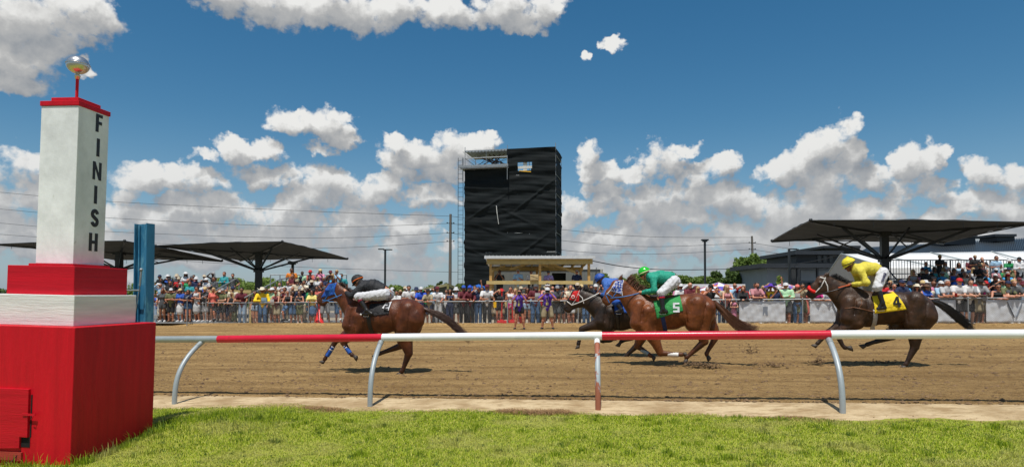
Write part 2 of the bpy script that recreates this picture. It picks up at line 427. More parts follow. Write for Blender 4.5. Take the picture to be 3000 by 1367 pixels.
def sand_mat():
    m, g, b = new_mat('pale_sand')
    co = g.n('ShaderNodeTexCoord', out=3)
    n1 = g.noise(co, 1.6, 6, .6); n2 = g.noise(co, 18, 7, .7); n3 = g.noise(g.v('MULTIPLY', co, (1, 3, 1)), 3.5, 5, .6)
    c = g.ramp(n1, [(.35, (.38, .265, .14)), (.6, (.60, .465, .28))])
    c = g.mix(g.sstep(n2, .56, .74), c, (.26, .17, .085))
    c = g.mix(g.m('MULTIPLY', g.sstep(n3, .50, .62), .7), c, (.33, .22, .11))
    m.node_tree.links.new(c, b.inputs['Base Color']); b.inputs['Roughness'].default_value = .95; b.inputs['Specular IOR Level'].default_value = .15
    bn = g.n('ShaderNodeBump', {'Strength': .9, 'Distance': .03, 'Height': g.m('ADD', n2, g.m('MULTIPLY', n3, .6))})
    m.node_tree.links.new(bn, b.inputs['Normal']); return m
def soil_mat():
    m, g, b = new_mat('infield_soil')
    co = g.n('ShaderNodeTexCoord', out=3)
    n1 = g.noise(co, 2.5, 6, .65); n2 = g.noise(co, 30, 5, .7)
    c = g.ramp(n1, [(.35, (.24, .26, .04)), (.65, (.32, .34, .06))])
    c = g.mix(g.sstep(n2, .5, .7), c, (.17, .14, .05))
    m.node_tree.links.new(c, b.inputs['Base Color']); b.inputs['Roughness'].default_value = 1.0; b.inputs['Specular IOR Level'].default_value = .1
    return m
def grid_sheet(us, vs, dz, name, m, rough=0.0, seed=1, edge=None):
    rng = np.random.RandomState(seed)
    nu, nv = len(us), len(vs); V = np.zeros((nu * nv, 3)); k = 0
    ph = rng.rand(12, 3) * 6.28; fr = rng.randn(12, 2) * np.array([[3, 7]]); fr2 = rng.randn(12, 2) * np.array([[14, 26]])
    for j, v in enumerate(vs):
        for i, u in enumerate(us):
            x, y = uv2(u, v); V[k] = (x, y, gz(x, y) + (dz(u, v) if callable(dz) else dz)); k += 1
    if rough:
        U, Vv = np.meshgrid(us, vs); U = U.ravel(); Vv = Vv.ravel()
        d = sum(np.sin(fr[i, 0] * U + fr[i, 1] * Vv + ph[i, 0]) for i in range(12)) / 12
        d2 = sum(np.sin(fr2[i, 0] * U + fr2[i, 1] * Vv + ph[i, 1]) for i in range(12)) / 12
        V[:, 2] += rough * (d + .7 * d2 + .8 * (rng.rand(len(U)) - .5))
    Fq = [(j * nu + i, j * nu + i + 1, (j + 1) * nu + i + 1, (j + 1) * nu + i) for j in range(nv - 1) for i in range(nu - 1)]
    me = bpy.data.meshes.new(name); me.from_pydata(V.tolist(), [], Fq); me.polygons.foreach_set('use_smooth', np.ones(len(Fq), bool)); me.update()
    return tag(link_mesh(name, me, m), kind='structure')
def spaced(a, b, n, p=1.0): return [a + (b - a) * (i / (n - 1)) ** p for i in range(n)]
SOIL = soil_mat(); DIRT = dirt_mat(); SAND = sand_mat()
# one great sheet to the horizon, a little below everything laid on it
gb = MB()
ring = [-3000, -800, -250, -90, -45, -30, -20, -12, -6, 0, 6, 12, 20, 30, 45, 90, 250, 800, 3000]
rows = [[(x, y, gz(x, y) - .06) for x in ring] for y in [-600, -100, -30, -10, 0, 4, 6, 8, 10, 12, 15, 19, 24, 30, 38, 50, 80, 160, 500, 1500, 4000]]
gb.sheet(rows)
farm, fg, fb = new_mat('distant_ground')
fn = fg.noise(fg.n('ShaderNodeTexCoord', out=3), .05, 4)
farm.node_tree.links.new(fg.ramp(fn, [(.35, (.10, .12, .045)), (.65, (.19, .17, .10))]), fb.inputs['Base Color']); fb.inputs['Roughness'].default_value = 1
tag(gb.build('ground', farm), kind='structure')
def edge_wave(u, k=1.0): return .10 * math.sin(u * 1.3 + k) + .06 * math.sin(u * 3.1 + 2 * k) + .035 * math.sin(u * 7.7 + k * 5)
grid_sheet(spaced(-13, 13, 300), spaced(-9.5, -.02, 110, .8), 0.0, 'grass_soil', SOIL, .006, 3)
# sandy strip under the rail
def strip_dz(u, v): return -.014 + .030 * sm(-.50, -.08, v + .07 * math.sin(u * 1.9) + .05 * math.sin(u * 4.3 + 1)) - .03 * sm(.55, .95, v)
grid_sheet(spaced(-14, 14, 560), spaced(-.62, 1.1, 50), strip_dz, 'sand_path', SAND, .006, 5)
def track_dz(u, v): return -.02 + .035 * sm(.62, .86, v + .05 * math.sin(u * 5) + .03 * math.sin(u * 13.7))
vv_ = [.55 + (19.7 - .55) * t ** 2.0 for t in np.linspace(0, 1, 150)]
grid_sheet(list(np.linspace(-34, 34, 1000)), vv_, track_dz, 'track', DIRT, .020, 7)
# hard standing beyond the fence
apron = mat('apron_gravel', (.30, .25, .18), .95, .2, 3, .4, 60)
grid_sheet(list(np.linspace(-60, 60, 120)), list(np.linspace(19.6, 60, 40)), 0.03, 'apron', apron, .01, 9)
# low curb of packed dirt along the far fence
cb = MB(); rows = []
for u in np.linspace(-36, 36, 300):
    row = []
    for dv, dz in ((-.55, -.01), (-.35, .05), (-.22, .12), (-.05, .13), (.25, .12), (.3, 0)):
        x, y = uv2(u, 19.4 + dv + .03 * math.sin(u * 2.3)); row.append((x, y, gz(x, y) + dz + .01 * math.sin(u * 9 + dv * 20)))
    rows.append(row)
cb.sheet(rows); tag(cb.build('bank', DIRT), kind='structure')
# clods of dirt lying on the track
rng = random.Random(4)
def clod(mb, p, r):
    vs = []
    for (a, b, c) in ((1,0,0),(-1,0,0),(0,1,0),(0,-1,0),(0,0,1),(0,0,-.5),(.7,.7,.3),(-.7,.7,.2),(.7,-.7,.3),(-.7,-.7,.2)):
        k = r * (.6 + .6 * rng.random()); vs.append((p[0] + a * k, p[1] + b * k, p[2] + c * k * .7))
    mb.add(vs, [(0,6,4),(6,2,4),(2,7,4),(7,1,4),(1,9,4),(9,3,4),(3,8,4),(8,0,4),(6,0,5),(2,6,5),(7,2,5),(1,7,5),(9,1,5),(3,9,5),(8,3,5),(0,8,5)])
cl = MB()
for i in range(9000):
    u = rng.uniform(-13, 13); v = .7 + 12 * rng.random() ** 1.6
    x, y = uv2(u * (1 + v / 12), v); clod(cl, (x, y, gz(x, y) + .012), rng.choice((.008, .012, .016, .022, .03, .04)) * rng.uniform(.7, 1.2))
for i in range(700):
    u = rng.uniform(-8, 9); v = rng.uniform(-.7, .6); x, y = uv2(u, v); clod(cl, (x, y, gz(x, y) + .01), rng.uniform(.004, .013))
DIRT_D = mat('damp_dirt', (.17, .105, .052), .95, .35, 9)
tag(cl.build('dirt_clods', DIRT_D, fix=False), 'small brown clods of dirt scattered over the harrowed track', 'dirt clods', kind='stuff')
# clods thrown up by the hooves
fl = MB()
for (px, py, D, n, sx, sz) in ((2085, 1075, 13.3, 70, .20, .07), (2040, 1068, 13.4, 60, .16, .05), (2197, 1035, 13.6, 40, .14, .14), (2265, 1070, 13.4, 60, .28, .06),
                               (2395, 1062, 13.4, 45, .12, .14), (2590, 1062, 13.6, 40, .35, .05), (2470, 1070, 13.5, 30, .3, .05),
                               (2880, 1025, 13.6, 8, .2, .1), (2590, 965, 13.7, 55, .10, .12), (1190, 1090, 14.0, 10, .3, .03)):
    c = at(px, py, D)
    for i in range(int(n * 3)):
        r = rng.random() ** 1.5; a = rng.uniform(0, 6.28)
        p = (c.x + sx * r * math.cos(a) * 1.6, c.y + rng.uniform(-.15, .15) - (.35 if py == 965 else 0), c.z + sz * abs(r * math.sin(a)) * 1.4)
        clod(fl, p, rng.choice((.008, .012, .018, .026)))
tag(fl.build('flying_dirt', DIRT_D, fix=False), 'spray of dirt kicked up behind the galloping hooves', 'dirt', kind='stuff')
# grass: many blades on the infield
def blade_mat():
    m, g, b = new_mat('grass_blades')
    co = g.n('ShaderNodeTexCoord', out=3)
    n1 = g.noise(co, .9, 4, .6); n2 = g.noise(co, 7, 4, .7); rnd = g.n('ShaderNodeAttribute', out=2, attribute_name='rnd')
    c = g.ramp(rnd, [(0, (.09, .16, .012)), (.35, (.30, .41, .018)), (.8, (.52, .60, .04)), (1, (.68, .60, .18))])
    c = g.mix(g.m('MULTIPLY', g.sstep(n1, .50, .62), .65), c, (.52, .47, .17))
    c = g.mix(g.m('MULTIPLY', g.sstep(n2, .55, .64), .8), c, (.075, .14, .03))
    c = g.mix(g.m('MULTIPLY', g.sstep(n2, .40, .28), .5), c, (.42, .41, .20))
    m.node_tree.links.new(c, b.inputs['Base Color']); b.inputs['Roughness'].default_value = .55; b.inputs['Specular IOR Level'].default_value = .3
    tr = g.n('ShaderNodeBsdfTranslucent', {'Color': c}); mx = g.n('ShaderNodeMixShader', {0: .35, 1: b.outputs[0], 2: tr})
    m.node_tree.links.new(mx, m.node_tree.nodes['Material Output'].inputs[0]); return m
nr = np.random.RandomState(11)
def grass_field(name, X, Y, Hh, wid, m, label, cat, lean=.5, rnd=None):
    n = len(X); Z = np.array([gz(a, b) for a, b in zip(X, Y)]) - .004
    a = nr.rand(n) * 6.283; dx = np.cos(a) * wid; dy = np.sin(a) * wid
    b = nr.rand(n) * 6.283; l = Hh * lean * nr.rand(n); lx = np.cos(b) * l; ly = np.sin(b) * l
    V = np.zeros((n, 5, 3))
    V[:, 0] = np.stack([X - dx, Y - dy, Z], 1); V[:, 1] = np.stack([X + dx, Y + dy, Z], 1)
    V[:, 2] = np.stack([X - dx * .7 + lx * .35, Y - dy * .7 + ly * .35, Z + Hh * .6], 1); V[:, 3] = np.stack([X + dx * .7 + lx * .35, Y + dy * .7 + ly * .35, Z + Hh * .6], 1)
    V[:, 4] = np.stack([X + lx, Y + ly, Z + Hh * (1 - .25 * lean)], 1)
    me = bpy.data.meshes.new(name); nv = n * 5
    me.vertices.add(nv); me.vertices.foreach_set('co', V.ravel())
    base = np.arange(n) * 5
    q = np.stack([base, base + 1, base + 3, base + 2], 1); t = np.stack([base + 2, base + 3, base + 4], 1)
    loops = np.concatenate([q.ravel(), t.ravel()]).astype(np.int32)
    me.loops.add(len(loops)); me.loops.foreach_set('vertex_index', loops)
    me.polygons.add(2 * n)
    me.polygons.foreach_set('loop_start', np.concatenate([np.arange(n) * 4, 4 * n + np.arange(n) * 3]).astype(np.int32))
    me.polygons.foreach_set('loop_total', np.concatenate([np.full(n, 4), np.full(n, 3)]).astype(np.int32))
    me.update(calc_edges=True)
    r = (nr.rand(n) if rnd is None else rnd)
    at_ = me.attributes.new('rnd', 'FLOAT', 'POINT'); at_.data.foreach_set('value', np.repeat(r, 5).astype(np.float32))
    return tag(link_mesh(name, me, m), label, cat, kind='stuff')
def infield(n, vmin=-6.4, vmax=-.02, x0=-8.0, x1=8.6):
    X = nr.uniform(x0, x1, n * 2); Y = nr.uniform(4.6, 12, n * 2); v = (Y + .2 * X - 9.63) / VN
    ed = vmax - .12 - .10 * np.sin(X * 1.9) - .07 * np.sin(X * 4.3 + 1) - .12 * nr.rand(len(X)) ** 2 + .20 * np.exp(-(X + 3.3) ** 2 / 1.5) - .26 * np.clip(X - 1, 0, 6) / 4
    k = (v < ed) & (v > vmin) & (Y > 5.6) & (np.abs(X / Y) < .86)
    return X[k], Y[k]
GB = blade_mat()
X, Y = infield(230000); patch = np.sin(X * 2.1 + np.sin(Y * 3)) * np.sin(Y * 2.7 + X)
Hh = (.024 + .022 * nr.rand(len(X)) + .010 * patch)
grass_field('grass', X, Y, Hh, .0036, GB, 'short bright green mown grass of the infield in front of the rail', 'grass', 1.15)
# tall tufts round the foot of the finish post and scattered darker tufts
tx, ty, th = [], [], []
for i in range(1500):
    t = rng.random(); s = rng.choice((0, 1, 1))
    if s: bx, by = -4.62 + .122 * 1.29 * t + .05, 6.87 + .99 * 1.29 * t
    else: bx, by = -4.62 - .99 * 1.6 * t, 6.82 + .12 * 1.3 * t
    if rng.random() < .55 * (1 + math.sin(t * 23)) / 2 + .3:
        tx.append(bx + rng.uniform(0, .10)); ty.append(by - rng.uniform(.0, .10)); th.append(rng.uniform(.05, .11) if rng.random() < .85 else rng.uniform(.12, .2))
for i in range(230):
    cx, cy = rng.uniform(-6, 7), rng.uniform(6, 10)
    if tv(cx, cy) > -.35: continue
    for j in range(45):
        a = rng.uniform(0, 6.28); r = rng.random() * .09; tx.append(cx + r * math.cos(a)); ty.append(cy + r * math.sin(a)); th.append(rng.uniform(.05, .085))
for i in range(2600):
    cx = rng.uniform(-5.2, -3.0); cy = 8.6 + rng.gauss(0, .45)
    if tv(cx, cy) < -.35 and cx > -4.62 + .1: tx.append(cx); ty.append(cy); th.append(rng.uniform(.06, .11))
tx, ty, th = map(np.array, (tx, ty, th))
grass_field('grass_tufts', tx, ty, th, .0038, GB, 'taller darker tufts of grass against the red post and in the lawn', 'grass', .6, rnd=nr.rand(len(tx)) * .6)
# dry brown cuttings along the edge of the lawn
X = nr.uniform(-3.6, 8, 100000); e = nr.randn(len(X)) * .075
cl_ = np.sin(X * 1.7 + 1) + np.sin(X * 3.9) * .7 + np.sin(X * .6 + 2) * .8
k = (cl_ > .0) | (nr.rand(len(X)) < .08); X = X[k]; e = e[k]
vE = -.17 - .10 * np.sin(X * 1.9) - .07 * np.sin(X * 4.3 + 1) - .26 * np.clip(X - 1, 0, 6) / 4 + e
Y = 9.63 + vE * VN - .2 * X
THM = mat('dry_grass', (.33, .20, .09), .9, .4, 20)
grass_field('grass_cuttings', X, Y, (.018 + .045 * nr.rand(len(X))) * np.clip(cl_[k], .4, 1.6) / 1.3, .003, THM, 'dry brown grass cuttings lying along the sandy edge', 'dry grass', 1.6)
# ================================================================== FINISH POST
def rayplane(px, py, p, n):
    d = ray(px, py); o = Vector((0, 0, EYE)); t = (Vector(p) - o).dot(n) / d.dot(n); return o + d * t
PH = R(7); LD = Vector((-math.cos(PH), math.sin(PH), 0)); RD = Vector((math.sin(PH), math.cos(PH), 0))
COR = Vector((-4.617, 6.87, 0)); FPC = COR + (LD + RD) * (1.29 / 2)
def paint(name, c, streak, c2=None, dirt=(.2, .1, .06), dl=0.6, bump=.35):
    m, g, b = new_mat(name)
    co = g.n('ShaderNodeTexCoord', out=3)
    n1 = g.noise(g.v('MULTIPLY', co, streak), 3.0, 6, .65); n2 = g.noise(co, 14, 6, .7); n3 = g.noise(g.v('MULTIPLY', co, streak), 16, 5, .65)
    cc = g.ramp(n1, [(.3, tuple(x * .8 for x in c)), (.7, tuple(min(1, x * 1.12) for x in c))])
    cc = g.mix(g.m('MULTIPLY', g.sstep(n2, dl, dl + .12), .6), cc, dirt)
    if c2: cc = g.mix(g.sstep(n3, .66, .72), cc, c2)
    m.node_tree.links.new(cc, b.inputs['Base Color']); b.inputs['Roughness'].default_value = .5; b.inputs['Specular IOR Level'].default_value = .28
    h = g.m('ADD', g.m('MULTIPLY', n3, 1.0), g.m('MULTIPLY', n2, .6))
    bn = g.n('ShaderNodeBump', {'Strength': bump, 'Distance': .012, 'Height': h}); m.node_tree.links.new(bn, b.inputs['Normal']); return m
RED = paint('red_paint', (.58, .003, .014), (3.2, 3.2, .25), None, (.40, .003, .01), .60, .40)
REDH = paint('red_board_paint', (.55, .003, .016), (.3, .3, 7), None, (.38, .004, .012), .62, .35)
WHT = paint('white_paint', (.82, .825, .83), (1, 1, .8), (.70, .69, .66), (.62, .60, .55), .66, .22)
WHTB = paint('white_board_paint', (.76, .76, .74), (.3, .3, 4), None, (.60, .58, .54), .62, .42)
BLK = mat('black_paint', (.012, .012, .014), .5, .2, 10)
fp = tag(empty('finish_post', (FPC.x, FPC.y, 0), -PH), 'tall white and red stepped finish post with silver ball on top', 'finish post')
fp.rotation_euler = (0, .021, -PH); fp.location.x -= 1.45 * .021
def fl(p): return Matrix.Rotation(PH, 3, 'Z') @ (Vector(p) - Vector((FPC.x, FPC.y, 0)))
def tier(name, s, z0, z1, m, bw=.006):
    mb = MB(); n = 14; h = s / 2                           # hand-plastered, slightly uneven block
    mb.box((0, 0, (z0 + z1) / 2), (s, s, z1 - z0)); o = mb.build(name, m, fp); bevel(o, bw, 3); return o
tier('base_block', 1.29, -.45, 1.364, RED, .008)
tier('white_band', .969, 1.364, 1.700, WHTB, .007)
tier('red_block', .823, 1.700, 2.020, REDH, .006)
tier('plinth', .56, 2.020, 2.048, REDH, .004)
tier('column', .470, 2.048, 3.850, WHT, .007)
tier('cap', .492, 3.850, 3.905, RED, .005)
tier('upper_cap', .345, 3.905, 3.965, RED, .005)
mb = MB(); mb.tube([(0, 0, 3.96), (0, 0, 4.235)], .017, 12); mb.build('pole', RED, fp)
SILV, sg, sb = new_mat('silver_paint')
sb.inputs['Metallic'].default_value = .85; sb.inputs['Base Color'].default_value = (.62, .62, .62, 1); sb.inputs['Roughness'].default_value = .28
mb = MB(); mb.lathe([(.001, 4.23), (.026, 4.231), (.026, 4.26), (.032, 4.262), (.032, 4.275), (.02, 4.285), (.02, 4.30)], seg=16); mb.build('collar', SILV, fp)
mb = MB(); mb.ball((0, 0, 4.40), .118, 40, 24, (1.04, 1.04, .88)); mb.tube([(.1245 * math.cos(a), .1245 * math.sin(a), 4.405) for a in np.linspace(0, 2 * math.pi, 49)], .0035, 6, caps=False)
mb.build('ball', SILV, fp)
# faint board joints round the column and the letters down its side
def letter(ch, w, h, st):
    """blocky condensed capitals as lists of outlines, origin at centre, (u, w) plane"""
    a, b = w / 2, h / 2
    if ch == 'I': return [[(-st / 2, -b), (st / 2, -b), (st / 2, b), (-st / 2, b)]]
    if ch == 'F': return [[(-a, -b), (-a + st, -b), (-a + st, b), (-a, b)], [(-a + st, b - st * .8), (a, b - st * .8), (a, b), (-a + st, b)], [(-a + st, -st * .35), (a * .8, -st * .35), (a * .8, st * .45), (-a + st, st * .45)]]
    if ch == 'H': return [[(-a, -b), (-a + st, -b), (-a + st, b), (-a, b)], [(a - st, -b), (a, -b), (a, b), (a - st, b)], [(-a + st, -st * .4), (a - st, -st * .4), (a - st, st * .4), (-a + st, st * .4)]]
    if ch == 'N': return [[(-a, -b), (-a + st * .85, -b), (-a + st * .85, b), (-a, b)], [(a - st * .85, -b), (a, -b), (a, b), (a - st * .85, b)], [(-a + st * .85, b), (-a + st * .85, b * .25), (a - st * .85, -b), (a - st * .85, -b * .25)]]
    if ch == 'S':
        P = []; r = (h - st) / 4; c1, c2 = b - st / 2 - r, -b + st / 2 + r; rx = a - st / 2
        path = [(rx * math.cos(t), c1 + r * math.sin(t)) for t in np.linspace(R(10), R(200), 14)] + [(rx * math.cos(t), c2 + r * math.sin(t)) for t in np.linspace(R(25), R(-170), 16)]
        L, Q = [], []
        for i, p in enumerate(path):
            q0 = path[max(0, i - 1)]; q1 = path[min(len(path) - 1, i + 1)]; dx, dy = q1[0] - q0[0], q1[1] - q0[1]; l = math.hypot(dx, dy)
            nx, ny = -dy / l * st / 2, dx / l * st / 2; L.append((p[0] + nx, p[1] + ny)); Q.append((p[0] - nx, p[1] - ny))
        return [[L[i], L[i + 1], Q[i + 1], Q[i]] for i in range(len(path) - 1)]
    return []
FACE = COR + (FPC - COR) * (1 - .470 / 1.29)
for ch, zy, zx in (('F', 438, 470), ('I', 556, 467), ('N', 671, 464), ('I', 787, 459), ('S', 901, 457), ('H', 1019, 452)):
    px, py = zx / 1.677, 100 + zy / 1.677
    p = fl(rayplane(px, py, FPC + (RD.cross(Vector((0, 0, 1)))) * .235, RD.cross(Vector((0, 0, 1)))))
    mb = MB(); w = {'N': .135, 'H': .135, 'F': .105, 'I': .05, 'S': .125}[ch]
    for poly in letter(ch, w, .212, .046):
        mb.prism([(p.y + u, p.z + v) for (u, v) in poly], .2355, .2385, axis='x')
    mb.build('letter', BLK, fp, fix=True)
# hatch in the near face
fn = -RD; fpp = COR
def near(px, py): return fl(rayplane(px, py, fpp, fn))
a = near(95, 1137); b = near(93, 1278); c = near(70, 1310); d = near(-60, 1316)
mb = MB(); yy = a.y
mb.prism([(d.x, near(0, 1316).z), (c.x, c.z), (c.x, b.z), (b.x, b.z), (a.x, a.z), (d.x, a.z)], yy - .028, yy + .001); hatch = mb.build('hatch', REDH, fp); bevel(hatch, .003)
mb = MB(); h0 = near(80, 1210); h1 = near(117, 1204); mb.box(((h0.x + h1.x) / 2, yy - .034, h0.z), (h1.x - h0.x, .008, .022)); mb.tube([(h1.x - .01, yy - .03, h0.z), (h1.x - .02, yy - .045, h0.z - .03), (h1.x - .045, yy - .03, h0.z - .055)], .004, 6)
mb.build('hasp', REDH, hatch)
mb = MB(); e = near(95, 1308); mb.box(((c.x + e.x) / 2, yy - .001, (b.z + e.z) / 2), (e.x - c.x + .005, .006, b.z - e.z)); mb.box(((a.x + near(101, 1200).x) / 2 + .004, yy - .001, (a.z + b.z) / 2 - .03), (.016, .006, (a.z - b.z) * .88))  # dark slabs paint the blackness of the notch and the hatch's shadow gap
mb.build('notch_and_gap_shade', mat('shade_black', (.006, .004, .004), .9), fp)
mb = MB(); f = near(75, 1350); mb.box(((d.x + f.x) / 2, yy - .012, near(0, 1332).z), (f.x - d.x, .022, .085)); mb.build('kick_board', paint('faded_red_board', (.42, .05, .035), (.3, .3, 8), None, (.2, .05, .04), .55), fp)
mb = MB(); mb.tube([near(68, 1318), near(62, 1335) + Vector((0, -.03, 0)), near(52, 1352) + Vector((0, -.06, 0)), near(48, 1350) + Vector((0, -.09, .01))], .004, 6); mb.build('cord', BLK, fp)
# ================================================================== BLUE STEEL BEAM
BLUE = mat('weathered_blue_paint', (.022, .16, .30), .55, .25, 3, .4, 14, c2=(.10, .30, .42), c2s=5, c2lo=.5, c2hi=.62, stretch=(1, 1, .35))
BD = 9.0
bt0, bt1 = at(399, 656, BD), at(448, 652, BD)
bx, by = (bt0.x + bt1.x) / 2, BD; bw = bt1.x - bt0.x; btop = bt0.z
be = tag(empty('steel_beam', (bx + .01, by, gz(bx, by)), R(-20)), 'tall upright blue steel beam behind the finish post', 'steel beam')
H = btop - gz(bx, by)
mb = MB(); mb.box((0, -.006, H / 2), (bw * .90, .014, H)); mb.build('web', BLUE, be)
for s in (-1, 1):
    mb = MB(); mb.box((s * bw * .47, -.01, H / 2), (.014, .13, H)); mb.build('flange', BLUE, be)
mb = MB(); mb.box((bw * .22, -.03, H / 2), (.03, .012, H * .995)); mb.box((-bw * .30, -.03, H / 2), (.02, .02, H * .99)); mb.build('stiffener', BLUE, be)
GALV = mat('galvanised_steel', (.33, .35, .36), .5, .15, 8, .15, 30, metal=.55)
mb = MB(); mb.tube([Vector((-.20, -.12, at(400, 850, BD).z - gz(bx, by))), Vector((.06, -.12, at(400, 850, BD).z - gz(bx, by)))], .012, 8)
mb.tube([Vector((-.19, -.12, at(400, 850, BD).z - gz(bx, by))), Vector((-.19, -.12, at(400, 880, BD).z - gz(bx, by)))], .012, 8); mb.build('bracket', GALV, be)
z1, z2 = at(442, 795, BD).z - gz(bx, by), at(415, 945, BD).z - gz(bx, by)
mb = MB(); mb.ball((.09, -.13, z1 + .02), .022, 10, 8); mb.tube([(.09, -.13, z1), (.07, -.13, z1 - .2)], .013, 8); mb.tube([(.07, -.13, z1 - .2), (-.03, -.13, z2)], .005, 6); mb.build('tie_rod', GALV, be)
# ================================================================== INNER RAIL
def plane_v(px, py, v):
    d = ray(px, py); t = (9.63 + v * VN) / (d.y + .2 * d.x); return Vector((d.x * t, d.y * t, EYE + d.z * t))
RV = .62
RPIPE_W = mat('white_rail_paint', (.80, .81, .82), .35, .05, 3, .1, 20, c2=(.62, .63, .63), c2s=6, c2lo=.66, c2hi=.75)
RPIPE_R = mat('red_rail_paint', (.58, .012, .035), .28, .10, 3, .1, 20, c2=(.42, .02, .03), c2s=5, c2lo=.62, c2hi=.7)
RPIPE_G = mat('grey_rail_steel', (.34, .38, .38), .42, .1, 5, .1, 20, metal=.35)
rail = tag(empty('track_rail', plane_v(1500, 1190, 0)), 'low running rail of red and white pipe on curved steel posts', 'rail')
ro = rail.location
RY = [(-260, 997), (200, 994.5), (640, 992.5), (1115, 988), (1500, 984.5), (1755, 983), (2432, 979.5), (3000, 977.5), (3400, 976)]
def rail_y(px):
    for (a, ya), (b, yb) in zip(RY, RY[1:]):
        if px <= b: return ya + (yb - ya) * (px - a) / (b - a)
    return RY[-1][1]
def rpath(a, b, n=6): return [plane_v(a + (b - a) * i / n, rail_y(a + (b - a) * i / n), RV) - ro for i in range(n + 1)]
for a, b, m, r in ((-260, 641, RPIPE_G, .058), (640, 1122, RPIPE_R, .063), (1121, 1764, RPIPE_W, .0632), (1763, 2434, RPIPE_R, .063), (2433, 3400, RPIPE_W, .0632)):
    mb = MB(); mb.tube(rpath(a, b), r, 20); mb.build('rail_pipe', m, rail)
POSTG = mat('grey_post_paint', (.34, .38, .40), .45, .08, 4, .15, 25, metal=.15, c2=(.36, .38, .38), c2s=7, c2lo=.62, c2hi=.72)
POSTR = mat('rusty_post_paint', (.36, .40, .42), .5, .08, 4, .2, 25, c2=(.33, .11, .06), c2s=3.2, c2lo=.43, c2hi=.46, stretch=(1.3, 1, .5))
for bpx, bpy_, jpx, m in ((-120, 1177, 20, POSTG), (511, 1184, 592, POSTG), (1084, 1187, 1118, POSTG), (1752, 1200, 1749, POSTR), (2469, 1213, 2426, POSTG), (3215, 1230, 3150, POSTG)):
    b = plane_v(bpx, bpy_, 0); b.z = gz(b.x, b.y) - .06; j = plane_v(jpx, rail_y(jpx), RV); j.z -= .05
    pts = []
    for i in range(15):
        s = i / 14; k = s ** 3.0; hgt = s if s < .8 else s
        p = Vector((b.x + (j.x - b.x) * k, b.y + (j.y - b.y) * k, b.z + (j.z - b.z) * s ** .96)); pts.append(p - ro)
    mb = MB(); mb.tube(pts, .040, 16); po = mb.build('post', m, rail, )
    d = (pts[-1] - pts[-2]).normalized()
    mb = MB(); mb.tube([pts[-1] - d * .14, pts[-1] + d * .035], .0445, 16)
    for q in (.03, .07): mb.ball(pts[-1] - d * q + Vector((0, -.044, 0)), .007, 6, 4)
    mb.build('clamp', RPIPE_G if m is POSTG else RPIPE_W, po)
# ================================================================== FAR FENCE
FV = 19.4
def fence_pt(px, dz=0.0):
    """point of the fence foot under a photo column"""
    d = ray(px, 950); t = (9.63 + FV * VN) / (d.y + .2 * d.x); x, y = d.x * t, d.y * t; return Vector((x, y, gz(x, y) + .06 + dz))
FH = 1.06
fa, fb = fence_pt(-60), fence_pt(3150)
fence = tag(empty('chain_link_fence', fence_pt(1500)), 'long waist-high chain link fence between the track and the crowd', 'fence'); fo = fence.location
mb = MB(); mb.tube([fence_pt(-60 + i * 160.5, FH) - fo for i in range(21)], .026, 8); mb.build('top_rail', GALV, fence)
fposts = [12, 190, 368, 547, 722, 904, 1090, 1280, 1487, 1694, 1905, 2125, 2351, 2590, 2836, 3090]
for px in fposts:
    p = fence_pt(px) - fo; mb = MB(); mb.tube([p + Vector((0, -.03, -.25)), p + Vector((0, -.03, FH + .02))], .026, 8); mb.ball(p + Vector((0, -.03, FH + .03)), .034, 8, 5); mb.build('post', GALV, fence)
WIRE = mat('fence_wire', (.30, .32, .33), .5, .1, 3, metal=.4)
L = (fb - fa).length; ud = (fb - fa).normalized(); n = int(L / .085)
V = []; Fq = []
ww = .0017
for i in range(-13, n + 13):
    for s in (-1, 1):
        x0 = i * .085; x1 = x0 + s * FH * 1.0; z0, z1 = .02, FH - .02
        if x1 < 0 or x1 > L or x0 < 0 or x0 > L: continue
        def gp(t, z):
            q = fa.lerp(fb, t / L); q.z = gz(q.x, q.y) + .06 + z; return q - fo
        a = gp(x0, z0); b = gp(x1, z1); k = len(V); off = Vector((0, .004 * s, 0)); wx = Vector((ww * 1.4, 0, 0)); wy = Vector((0, ww, 0))
        for p in (a, b):
            for o_ in (-wx, -wy, wx, wy): V.append(tuple(p + o_ + off))
        Fq += [(k, k+1, k+5, k+4), (k+1, k+2, k+6, k+5), (k+2, k+3, k+7, k+6), (k+3, k, k+4, k+7)]
me = bpy.data.meshes.new('wire_mesh'); me.from_pydata(V, [], Fq); me.update(); link_mesh('wire_mesh', me, WIRE, fence)
